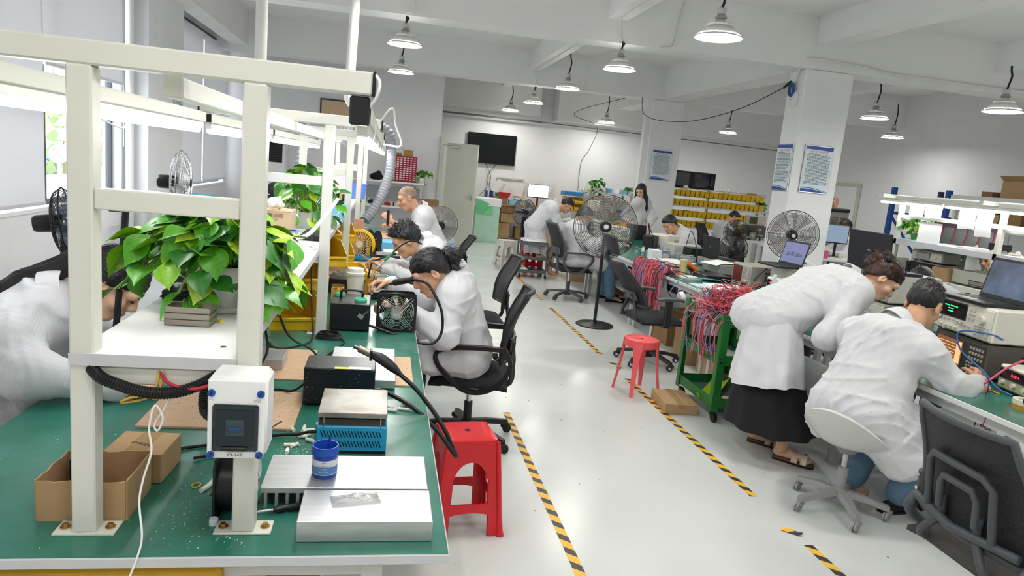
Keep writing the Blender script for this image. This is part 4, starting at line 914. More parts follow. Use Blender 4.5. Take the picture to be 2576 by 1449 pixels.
def lid(label, c, r, h=.014, m=None, z=None): t = T('round_lid', label, 'lid', c, group='round plastic lids'); G().lathe([(0, h*.35), (r*.86, h*.35), (r*.86, h), (r, h), (r, 0), (0, 0)], n=26).o('cap', m or mint_p, t, 40); return t
lid('mint round lid on the front of the handled black box', (-.1, 3.68, .9), .032); lid('mint round lid behind the handle of the black box', (-.215, 3.8, .9), .03); lid('clear round lid on the green mat in front of the handled box', (-.2, 3.44, BZ), .03, .018, clearp)
# hot air gun and hoses
t = T('hot_air_gun', 'black hot air gun with steel nozzle lying over the station box', 'tool', (0, 0, 0))
hose_m = mat('hose_black', '#101114', .35)
G().cyl((-.085, 2.56, .957), (-.062, 2.552, .95), .0075, n=14).o('nozzle', mat('burnt_steel', '#6d6259', .35, .9), t, 40)
G().cyl((-.066, 2.553, .952), (-.02, 2.54, .936), .0135, .0145, n=16).o('heater_barrel', mat('barrel_steel', '#8b8178', .35, .8), t, 40)
G().bb(-.026, -.016, 2.52, 2.56, .915, .955, .002).o('collar', black_p, t)
G().tube(bez([(-.02, 2.54, .936), (.02, 2.527, .922), (.06, 2.51, .898), (.09, 2.498, .875)], 5), [.014, .015, .017, .019, .02, .02, .02, .02, .02, .019, .018, .017, .015, .013, .011, .01], 14).o('grip', mat('grip_black', '#17181b', .5), t, 60)
G().tube(bez([(.09, 2.498, .875), (.15, 2.47, .83), (.215, 2.44, .76), (.265, 2.42, .69), (.3, 2.41, .62)], 8), .0085, 10).o('hose', hose_m, t, 60)
G().tube(bez([(.3, 2.41, .62), (.312, 2.405, .598), (.3, 2.39, .615), (.24, 2.4, .69), (.17, 2.43, .75), (.1, 2.5, .775), (.03, 2.55, .79), (-.002, 2.56, .79)], 8), .0085, 10).o('hose_return', hose_m, t, 60)
t = T('hot_air_tool', 'black hot air handle and hose held by the woman over the square fan', 'tool', (0, 0, 0))
G().tube(bez([(-.05, 3.62, .785), (.03, 3.6, .765), (.12, 3.58, .74), (.22, 3.57, .715), (.29, 3.56, .72), (.33, 3.57, .78), (.325, 3.58, .88), (.29, 3.6, .96), (.245, 3.63, 1.02), (.2, 3.66, 1.035), (.165, 3.7, 1.03)], 8), .0075, 10).o('hose', hose_m, t, 60)
G().cyl((.165, 3.7, 1.03), (.075, 3.8, .99), .0165, .019, n=14).o('grip', MATS['grip_black'], t, 40); G().cyl((.075, 3.8, .99), (.05, 3.83, .975), .012, .008, n=12).o('nozzle', MATS['burnt_steel'], t, 40)
axial_fan('large square axial fan with chrome guard at the bench edge', (.09, 3.64, BZ), .0, .21, .085)
axial_fan('square axial fan half hidden behind the front fan', (.11, 4.25, BZ), -.15, .17, .06)
axial_fan('round-looking axial fan standing edge-on behind the second post', (-.3, 1.72, BZ), 1.45, .155, .06)
# tumbler, cans
t = T('tumbler', 'tall white travel tumbler with lid behind the handled box', 'cup', (-.15, 4.1, BZ)); G().lathe([(0, 0), (.036, 0), (.038, .01), (.05, .22), (.0, .221)], n=28).o('cup', mat('tumbler_white', '#e9e7e2', .4), t, 40); G().lathe([(.0, .215), (.052, .216), (.055, .225), (.055, .233), (.048, .236), (.046, .258), (0, .26)], n=28).o('lid', mat('lid_white', '#efefec', .35), t, 40)
def can(label, c, r, h, m, open_=True, cat='can', name='tin_can'): t = T(name, label, cat, c); G().lathe([(0, 0), (r, 0), (r, h*.75), (r*.93, h*.8), (r*.98, h*.84), (r*.9, h*.9), (r*.95, h), (r*.85, h)]+([(r*.84, h*.3), (0, h*.3)] if open_ else [(0, h)]), n=22).o('body', m, t, 35); return t
gold = mat('gold_can', '#b98a32', .3, .5); can('wide gold jar left of the tumbler', (-.265, 4.43, BZ), .042, .09, gold); gc = can('tall gold can holding brushes right of the tumbler', (-.083, 4.6, BZ), .03, .11, gold)
G().cyl((.0, 0, .05), (.03, .02, .2), .004, n=6).cyl((.005, .005, .05), (.045, -.01, .19), .005, n=6).o('brushes', mat('brush_wood', '#c9a24a', .5), gc); can('grubby white tin in front of the soldering man', (.0, 5.1, BZ), .05, .06, mat('grubby_tin', '#cfccc0', .4, .2, var=.2, vs=20))
# small litter on the mat (countable pieces)
wtube = mat('sleeve_white', '#ece9dd', .5)
lr = random.Random(11)
for k in range(16):
    x, y = (-.215+lr.uniform(-.05, .05), 2.16+lr.uniform(-.1, .12)) if k < 12 else ((.085+lr.uniform(-.03, .03)), 2.46+lr.uniform(-.05, .05)); a = lr.uniform(0, 3); L_ = lr.uniform(.012, .028)
    o = G().cyl((-L_, 0, .006), (L_, 0, .006), .006, n=8).o('ceramic_sleeve', wtube, None, 40, (x, y, BZ), (0, 0, a)); tag(o, 'small white sleeve in the litter left of the hot plate' if k < 12 else 'small white sleeve on the mat right of the hot plate', 'sleeve', 'white sleeves left of the hot plate' if k < 12 else 'white sleeves right of the hot plate')
tag(G().tube(bez([(-.43, 1.80, .757), (-.418, 1.83, .757), (-.41, 1.865, .757)], 4), .007, 8).o('white_peg', wtube, None, 60), 'white plastic peg lying between carton and second post', 'peg')
tag(G().tube([(-.452+.011*math.cos(a), 1.838+.014*math.sin(a), .754) for a in np.linspace(0, 2*PI, 11)[:-1]], .0022, 5, closed=True).o('yellow_ring', mat('yellow_tie', '#c7a93c', .5), None, 60), 'small yellow ring beside the white peg', 'ring')
can('small clear bottle cap on the mat left of the second base plate', (-.362, 1.64, BZ), .0105, .016, mat('frosted_cap', '#dfe6ee', .3), False, 'cap', 'bottle_cap'); 
dg = G()
for _ in range(420):
    s = lr.uniform(.0006, .0024); q = lr.random(); x, y = (lr.uniform(-.5, -.25), lr.uniform(1.53, 1.95)) if q < .4 else ((lr.uniform(-.28, -.17), lr.uniform(2.05, 2.25)) if q < .8 else (lr.uniform(-1.0, .18), lr.uniform(1.53, 2.3)))
    if -.27 < x < .16 and 1.55 < y < 1.93: continue
    dg.box((x, y, BZ+.0008), (s*1.4, s, .0012), 0, rotm(0, 0, lr.uniform(0, 3)))
tag(dg.o('solder_debris', mat('debris_pale', '#d5dbd0', .6)), 'pale solder crumbs scattered over the green bench mat', 'debris', kind='stuff')
t = T('screwdriver', 'black-handled screwdriver lying against the heat sink fins', 'tool', (-.28, 1.675, BZ+.012), .3); G().cyl((0, 0, 0), (.055, 0, 0), .003, n=8).o('shaft', steel, t, 40); G().tube([(.05, 0, 0), (.06, 0, 0), (.075, 0, 0), (.11, 0, 0), (.118, 0, 0)], [.006, .009, .0085, .0105, .007], 10).o('handle', black_p, t, 60)
def bag(label, loc, w, d_, h, seed=1, m=None, rz=0.):
    r_ = random.Random(seed); ph = [r_.uniform(0, 6) for _ in range(4)]; t = T('plastic_bag', label, 'bag', loc, rz)
    G().grid(lambda u, v: ((u-.5)*w, (v-.5)*d_, .002+h*abs(math.sin(7*u+ph[0]+3*math.sin(5*v+ph[1])))*math.sin(PI*u)**.5*math.sin(PI*v)**.5), 12, 8, .0008).o('film', m or clearp, t, 50); return t
bag('crinkled clear plastic bag on the front aluminium slab', (-.03, 1.66, .8045), .12, .06, .012, 3, rz=.2); bag('clear plastic bag beside the base of the distribution post', (-.37, 1.9, BZ), .08, .06, .02, 5)
# cables on the mat
cable('black mains cable from the distribution post toward the cartons', [(-.33, 2.1, .755), (-.4, 2.12, .756), (-.47, 2.1, .756), (-.53, 2.08, .756), (-.56, 2.06, .757)], .005)
cable('black plug lead ending left of the distribution box', [(-.5, 2.0, .757), (-.46, 2.02, .757), (-.42, 2.03, .757), (-.36, 2.15, .757), (-.3, 2.3, .757)], .004)
t = T('mains_plug', 'black mains plug lying left of the distribution box', 'plug', (-.405, 1.965, BZ+.008), -.5); G().tube([(-.035, 0, 0), (-.01, 0, 0), (0, 0, 0), (.012, 0, 0)], [.005, .009, .012, .012], 8).o('body', black_p, t, 50); G().bb(.012, .026, -.006, -.003, -.001, .001).bb(.012, .026, .003, .006, -.001, .001).o('pins', steel, t)
cable('black lead from the hot plate running left across the litter', [(-.17, 2.14, .79), (-.2, 2.145, .785), (-.23, 2.15, .775), (-.27, 2.17, .765), (-.31, 2.18, .757)], .005)
for k, pts in enumerate(([(-.37, 2.25, 1.15), (-.36, 2.35, 1.0), (-.42, 2.6, .86), (-.45, 2.75, .77)], [(-.33, 2.3, 1.15), (-.31, 2.5, 1.0), (-.26, 2.8, .87), (-.24, 3.0, .765)], [(-.5, 3.3, .757), (-.45, 3.2, .757), (-.37, 3.25, .757), (-.31, 3.35, .77), (-.33, 3.5, .85), (-.36, 3.7, 1.0), (-.38, 3.9, 1.12)], [(-.253, 2.6, .8), (-.3, 2.58, .77), (-.36, 2.62, .76), (-.42, 2.6, .757)], [(-.24, 3.0, .765), (-.2, 3.2, .757), (-.16, 3.35, .757), (-.2, 3.45, .76), (-.27, 3.5, .765)])):
    cable(('black lead dropping from the tray to the plywood', 'black lead dropping from the tray toward the bright plate', 'black lead climbing beside the second post', 'black lead behind the near station box', 'black lead running to the second post base')[k], pts, .0045)
t = T('coiled_cable', 'coiled black cable at the foot of the second post', 'cable', (-.24, 3.45, BZ))
for k in range(4): G().tube([(.062*math.cos(a)*(1-.07*k), .05*math.sin(a)*(1-.05*k)+.004*k, .006+.006*k) for a in np.linspace(0, 2*PI, 25)[:-1]], .0042, 6, closed=True).o('loop', black_m, t, 60)
# ================================================================== on the shelves
pothos('large pothos with broad glossy leaves on the near shelf', (-.46, 2.12, 1.181), .25, 250, .08, .085, .13, .15, 5, droop=.1, sx=1., sy=.75, bias=(-.08, 0))
t = T('metal_trays', 'stack of three small brushed metal trays in front of the plant pot', 'tray', (-.488, 1.905, 1.181), -.03); trm = mat('tray_steel', '#a39d92', .35, .85, var=.1, vs=15)
for k in range(3):
    z = .017*k; G().bb(-.056, .056, -.034, .034, z, z+.002).bb(-.056, .056, -.034, -.032, z, z+.0155).bb(-.056, .056, .032, .034, z, z+.0155).bb(-.056, -.054, -.034, .034, z, z+.0155).bb(.054, .056, -.034, .034, z, z+.0155).o('tray', trm, t)
can('small yellow cap on the near shelf', (-.42, 1.93, 1.181), .0065, .008, mat('cap_yellow', '#e6d92a', .4), False, 'cap', 'bottle_cap')
esd = mat('black_esd', '#17181c', .4)
def esd_tray(label, c, w, d_, h, rz=0., holes=True):
    t = T('black_tray', label, 'tray', c, rz, 'black component trays'); G().bb(-w/2, w/2, -d_/2, d_/2, 0, h, .003).o('body', esd, t); G().bb(-w/2-.004, w/2+.004, -d_/2-.004, d_/2+.004, h*.3, h*.45, .001).o('lip', esd, t)
    if holes:
        for i in range(3):
            for j in range(2): G().cyl(((i-1)*w*.27, (j-.5)*d_*.4, h), ((i-1)*w*.27, (j-.5)*d_*.4, h+.0006), .007, n=10).o('hole', mat('hole_grey', '#5a5d63', .5), t)
    return t
esd_tray('stack of black trays left of the plant pot on the near shelf', (-.585, 2.24, 1.181), .11, .14, .03); esd_tray('perforated black tray overhanging the near shelf on the right', (-.335, 2.22, 1.181), .11, .1, .028)
esd_tray('black ribbed tray on the shelf beyond the blue crate', (-.39, 4.0, 1.181), .11, .3, .03, 0., False)
board('white paper sheet hanging over the near shelf edge', -.44, -.312, 2.6, 3.0, 1.1805, .0015, paper, name='paper_sheet', cat='paper'); board('pale pink card under the blue crate', -.56, -.33, 2.4, 2.95, 1.182, .002, mat('pink_card', '#e2c3b4', .7), name='card_sheet', cat='paper')
basket('blue plastic crate of tissues on the shelf behind the near plant', (-.5, 3.15, 1.182), 0, .2, .42, .1, blue_p, slots=False, name='blue_crate')
kb = carton('printed cardboard box standing in the blue crate', -.8, -.5, 3.9, 4.1, 1.181, 1.325, mat('cardboard_pale', '#cdb393', .75, var=.06), tape_=False)
text('电子有限公司', .026, ink, kb, (.03, -.1025, .115), ext=.0002); text('ELECTRONIC CO LTD', .01, ink, kb, (.03, -.1025, .095), ext=.0002)
def tissue(label, c, s, seed): r_ = np.random.RandomState(seed); put_t = T('tissue_ball', label, 'tissue', c); 
def crumple(label, c, s, seed, name='crumpled_tissue', m=None):
    v, q = sdf([EL((0, 0, s*.8), (s, s*.8, s*.8))], s*.16, .01, folds(s*.35, seed, .12/s)); o = put(name, np_mesh(name, [(v, q)], m or paper), None, c); return tag(o, label, 'tissue')
crumple('crumpled white tissue in the blue crate', (-.46, 3.05, 1.20), .05, 3); crumple('crumpled plastic wrap on top of the printed box', (-.6, 3.98, 1.327), .045, 5)
pothos('second pothos on the shelf behind the printed box', (-.48, 4.5, 1.181), .28, 90, .085, .06, .1, .27, 8, sx=.8, sy=1.1, droop=.1)
pothos('small trailing pothos sprig beside the second post of the near frame', (-.42, 2.55, 1.181), .13, 13, .08, .04, .05, .1, 13, droop=.1, bias=(.5, -.2))
basket('light blue plastic basket with papers on the third shelf', (-.4, 5.35, 1.181), .1, .2, .3, .11, ltblue_p); basket('light blue basket behind the second plant', (-.42, 4.9, 1.181), 0, .2, .28, .07, ltblue_p)
carton('brown carton on the third shelf behind the light blue basket', -.6, -.38, 5.9, 6.2, 1.181, 1.36); board('white paper pad leaning in the light blue basket', -.46, -.34, 5.3, 5.36, 1.27, .06, paper, name='paper_pad', cat='paper')
bl = basket('periwinkle blue bin on the far shelf of the left bench', (-.33, 8.0, 1.181), 0, .2, .25, .16, blue_p, slots=False)
t = T('white_bottle', 'white plastic squeeze bottle on the third shelf', 'bottle', (-.5, 6.45, 1.181)); G().lathe([(0, 0), (.045, 0), (.045, .15), (.02, .18), (.02, .21), (0, .212)], n=18).o('body', paper, t, 40)
t = T('tape_dispenser', 'black tape dispenser with pen cup on the third shelf', 'dispenser', (-.38, 6.6, 1.181)); G().bb(-.05, .05, -.08, .08, 0, .05, .01).cyl((-.02, 0, .07), (.02, 0, .07), .045, n=16).o('body', black_p, t)
for k, (y, z0, z1, c_, lb) in enumerate(((6.9, 1.181, 1.5, '#f0d9dc', 'pale pink folder upright on the far shelf'), (7.0, 1.181, 1.48, '#d8404a', 'red folder spine upright on the far shelf'), (7.08, 1.181, 1.5, '#f2f2f2', 'white ring binder upright on the far shelf'))):
    tag(G().bb(-.6, -.36, y, y+.05, z0, z1, .004).o('folder', mat('folder%d' % k, c_, .6)), lb, 'folder', 'folders on the far shelf')
# tube lamp lying across the crossbar (silver shade), white curved strip
t = T('desk_lamp_shade', 'bent silver lamp shade resting behind the near crossbar', 'lamp shade', (-.74, 2.62, 1.37))
G().grid(lambda u, v: (-.18+.36*u, .05*math.sin(PI*v)-.02+.3*u, .06+.035*math.sin(PI*v)-.07*u*u), 10, 6, .004).o('shade', steel, t, 60); G().bb(-.2, -.13, -.04, .05, .02, .06, .008).o('head', dark_g, t); G().cyl((-.15, 0, .03), (-.2, .0, -.62), .012, n=8).o('stand', black_p, t)
corrug('white curved cable strip rising beside the second post', [(-.3, 2.4, 1.36), (-.27, 2.6, 1.36), (-.24, 2.8, 1.4), (-.2, 3.0, 1.47)], .008, paper, .02, 8, 'cable')
# ================================================================== bins and goods on second unit
sbin('yellow stacking bin on the mat left of the second post', (-.46, 3.75, BZ), .25, .24, .36, .16); sbin('yellow stacking bin stacked above the first one', (-.44, 3.98, BZ+.165), .3, .22, .34, .15)
sbin('yellow stacking bin tilted under the shelf edge', (-.4, 4.75, BZ+.18), .35, .22, .36, .16); sbin('small yellow stacking bin under the third shelf', (-.36, 5.6, BZ+.08), .3, .2, .3, .14); sbin('yellow bin tilted below the shelf behind the desk fan', (-.38, 6.0, BZ+.19), .3, .2, .32, .15)
sbin('small yellow tray bin beside the tumbler', (-.2, 5.15, BZ+.03), .4, .13, .18, .09)
metal_box('dark tool box under the yellow bins', -.34, -.14, 4.6, 4.85, BZ, BZ+.1, bm); bag('plastic bag of parts hanging beside the tumbler', (-.24, 4.73, BZ+.101), .12, .1, .05, 8)
t = T('desk_fan', 'small round yellow and blue desk fan on the left bench', 'fan', (-.2, 6.15, BZ), -.15)
yf = mat('fan_yellow', '#e5b915', .4); G().lathe([(0, -.03), (.115, -.03), (.13, -.01), (.13, .02), (.11, .03), (.105, .02)], (0, 0, .15), 30, rotm(PI/2, 0, 0)).o('shell', yf, t, 40)
G().box((0, 0, .03), (.2, .09, .06), .02).o('base', mat('fan_blue', '#2a86c8', .4), t); gg = G()
for k in range(28):
    a = k*2*PI/28; gg.tube([(.028*math.cos(a), -.036, .15+.028*math.sin(a)), (.07*math.cos(a+.25), -.042, .15+.07*math.sin(a+.25)), (.108*math.cos(a+.45), -.032, .15+.108*math.sin(a+.45))], .0018, 4)
gg.lathe([(0, -.048), (.03, -.04), (.03, -.03)], (0, 0, .15), 16).o('guard', mat('fan_cream', '#f2ead2', .5), t) if False else gg.o('guard', mat('fan_cream', '#f2ead2', .5), t, 60)
G().cyl((0, -.034, .15), (0, -.046, .15), .028, n=18).o('hub', MATS['fan_cream'], t, 40)
board('brown card leaning behind the desk fan', -.28, -.19, 6.5, 6.52, BZ, .33, mat('brown_card', '#c09a80', .75), name='brown_card', cat='card')
for k, (x, y) in enumerate(((.02, 6.75), (.02, 6.2))):
    t = T('wire_reel', ('upper black wire reel standing behind the desk fan', 'lower black wire reel standing in front of the blue tray')[k], 'reel', (x-.12, y, BZ+.0)); G().lathe([(.02, -.045), (.1, -.045), (.1, -.04), (.035, -.03), (.035, .03), (.1, .04), (.1, .045), (.02, .045)], (0, 0, .1+.02*(1-k)), 24, rotm(PI/2, 0, 1.1)).o('reel', black_p, t, 40)
metal_box('light blue shallow device behind the soldering man', -.02, .16, 6.9, 7.2, BZ, BZ+.09, mat('pale_blue_case', '#5fb2dd', .4)); board('pale wooden board on the bench before the balding man', -.06, .17, 7.4, 8.1, BZ+.06, .02, plym)
metal_box('grey slatted tray in front of the soldering man', .0, .18, 6.4, 6.7, BZ, BZ+.05, mat('slat_grey', '#d7d9d8', .5)); metal_box('black parts case in front of the soldering man', -.06, .14, 5.75, 5.95, BZ, BZ+.12, bm)
for k in range(3): esd_tray(('black tray beside the rear square fan', 'grey parts drawer unit beside the tumbler', 'white component tray in front of the woman')[k], ((.02, 4.55, BZ), (.06, 4.75, BZ), (.08, 5.0, BZ))[k], .18, .14, (.05, .09, .02)[k], .1, False)
t = T('soldering_iron', 'green-handled soldering iron resting near the white component tray', 'tool', (0, 0, 0)); G().cyl((-.04, 4.6, .93), (.01, 4.62, .985), .006, .009, n=10).o('tip', steel, t, 40); G().cyl((.01, 4.62, .985), (.06, 4.65, 1.035), .0095, n=12).o('grip', mat('iron_green', '#2c7f4a', .4), t, 40); G().tube(bez([(.06, 4.65, 1.035), (.12, 4.7, 1.09), (.19, 4.75, 1.12), (.26, 4.85, 1.09)], 6), .006, 8).o('lead', black_m, t, 60)
t = T('soldering_iron', 'black soldering iron held by the spiky-haired man', 'tool', (0, 0, 0)); G().cyl((-.08, 5.42, .86), (.1, 5.45, .93), .007, .009, n=10).o('grip', black_p, t, 40); G().cyl((-.15, 5.41, .83), (-.08, 5.42, .86), .002, .004, n=8).o('tip', gold, t, 40)
t = T('helping_hand', 'brass and black clamp holder in front of the spiky-haired man', 'clamp', (-.1, 5.3, BZ)); G().bb(-.05, .05, -.03, .03, 0, .012).cyl((0, 0, .01), (.02, 0, .12), .006, n=8).o('stand', black_p, t); G().cyl((.02, 0, .12), (-.06, .02, .17), .006, n=8).o('arm', gold, t); G().box((.06, 0, .1), (.1, .02, .012), 0, rotm(0, .5, 0)).o('jaw', steel, t)
t = T('handheld_meter', 'small black handheld tool gripped by the balding man', 'tool', (.03, 7.68, 1.0), 0); G().bb(-.015, .015, -.012, .012, -.06, .1, .004).o('body', black_p, t)
# drawers of goods under the bench front
t = T('storage_bin', 'yellow storage bin with red mark under the bench front', 'bin', (-.72, 1.53, .46)); G().bb(-.4, .4, 0, .5, 0, .24, .01).o('body', mat('ochre_plastic', '#c79a1e', .5, var=.1), t); G().cyl((-.02, -.001, .13), (-.02, -.004, .13), .1, n=20).o('red_mark', mat('mark_red', '#a32430', .5), t)
for k, (x, c_) in enumerate(((-.27, card), (-.18, card2))): carton(('brown carton on the floor stack under the bench front', 'darker brown carton under the bench front')[k], x-.04, x+.04, 1.6, 1.95, .46, .69, c_, tape_=False)
t = T('stock_rack', 'low steel rack carrying the goods under the bench front', 'rack', (-.62, 1.9, 0)); G().bb(-.5, .5, -.37, .3, .43, .455, .003).o('deck', leg_m, t)
for sx in (-.47, .47):
    for sy in (-.3, .27): G().bb(sx-.02, sx+.02, sy-.02, sy+.02, 0, .43).o('leg', leg_m, t)
# extraction ducts and pipes over the bench
pvc = MATS['pvc_white']
t = T('extraction_pipe', 'thick white vertical pipe rising behind the near frame', 'pipe', (0, 0, 0)); G().cyl((-.98, 5.6, 1.85), (-.98, 5.6, ZC), .043, n=18).o('pipe', pvc, t, 40); G().cyl((-.98, 5.6, 1.8), (-.98, 5.6, 1.9), .05, n=18).o('coupling', pvc, t, 40)
t = T('extraction_pipe', 'white pipe with elbow ending behind the right beam end', 'pipe', (0, 0, 0)); G().cyl((-.37, 6.3, 2.2), (-.34, 6.3, ZC-.005), .042, n=18).o('pipe', pvc, t, 40); G().tube(bez([(-.37, 6.3, 2.26), (-.37, 6.3, 2.18), (-.34, 6.3, 2.1), (-.25, 6.3, 2.08)], 5), .05, 16).o('elbow', pvc, t, 60); G().cyl((-.37, 6.3, 2.24), (-.37, 6.3, 2.29), .052, n=18).o('collar', pvc, t, 40)
duct = mat('grey_duct', '#9a9ea4', .5); corrug('grey flexible duct arching down to the far left bench', [(-.5, 8.2, 1.75), (-.35, 8.25, 1.95), (-.2, 8.3, 2.0), (-.02, 8.3, 1.95), (.03, 8.3, 1.7), (.0, 8.2, 1.4), (-.12, 8.0, 1.1), (-.22, 7.9, .95)], .06, duct, .04, 14, 'duct')
corrug('grey flexible duct hanging between the left frames', [(-.95, 8.0, 1.25), (-.95, 8.0, 1.6), (-.93, 8.0, 1.95)], .07, duct, .05, 14, 'duct'); corrug('crumpled grey duct above the far frames', [(-.75, 9.1, 1.925), (-.6, 9.12, 1.94), (-.45, 9.1, 1.925)], .08, duct, .05, 12, 'duct')
# ================================================================== chairs, stools, fans
def caster(parent, x, y, m, r=.028, name='caster', accent=None):
    g = G().cyl((x-.012, y-r, r), (x-.002, y-r, r), r, n=16).cyl((x+.002, y-r, r), (x+.012, y-r, r), r, n=16).box((x, y-.012, r*1.55), (.03, .05, r*1.0), .006); c = g.o(name, m, parent, 40)
    if accent: G().cyl((x-.0135, y-r, r), (x+.0135, y-r, r), r*.55, n=14).o('wheel_disc', accent, c, 40)
    return c
def star_base(t, m, R=.29, n=5, hz=.42, col_m=None, cr=.028, accent=None, a0=.3):
    G().cyl((0, 0, .06), (0, 0, .13), .045, .035, n=18).o('base_hub', m, t, 40)
    for k in range(n):
        a = a0+2*PI*k/n; ca, sa = math.cos(a), math.sin(a); pts = [Vector((ca*r, sa*r, z)) for r, z in ((.02, .105), (R*.5, .095), (R*.85, .075), (R, .068))]
        g = G(); w = [.03, .026, .022, .018]; vs = []
        for p, ww in zip(pts, w):
            s = Vector((-sa, ca, 0)); vs += [p+s*ww+Vector((0, 0, -.012)), p-s*ww+Vector((0, 0, -.012)), p-s*ww*.7+Vector((0, 0, .016)), p+s*ww*.7+Vector((0, 0, .016))]
        fs = [(4*i+q, 4*i+(q+1) % 4, 4*i+4+(q+1) % 4, 4*i+4+q) for i in range(3) for q in range(4)]+[(3, 2, 1, 0), (12, 13, 14, 15)]; g.add(vs, fs); g.o('base_arm', m, t)
        caster(t, ca*(R-.005), sa*(R-.005)+.02, m, cr, accent=accent)
    G().cyl((0, 0, .12), (0, 0, hz*.62), .026, n=16).o('gas_sleeve', m, t, 40); G().cyl((0, 0, hz*.6), (0, 0, hz), .016, n=14).o('gas_piston', col_m or chrome, t, 40)
meshm = mat('chair_mesh', '#232529', .7, alpha=.82, bump=.3, bs=400); fabm = mat('chair_fabric', '#1b1d21', .8, bump=.2, bs=200); cgrey = mat('chair_grey', '#4a4d52', .5)
def mesh_cloth():
    m = mat('open_mesh', '#1d1f23', .6); nt = m.node_tree; N, L = nt.nodes, nt.links; b = N['Principled BSDF']; tc = N.new('ShaderNodeTexCoord'); mp = N.new('ShaderNodeMapping'); mp.inputs['Scale'].default_value = (260, 260, 260); L.new(tc.outputs['Object'], mp.inputs[0])
    ck = N.new('ShaderNodeTexChecker'); ck.inputs['Scale'].default_value = 1.; L.new(mp.outputs[0], ck.inputs[0]); r = N.new('ShaderNodeMapRange'); r.inputs[3].default_value = .72; r.inputs[4].default_value = 1.; L.new(ck.outputs[1], r.inputs[0]); L.new(r.outputs[0], b.inputs['Alpha']); return m
omesh = mesh_cloth()
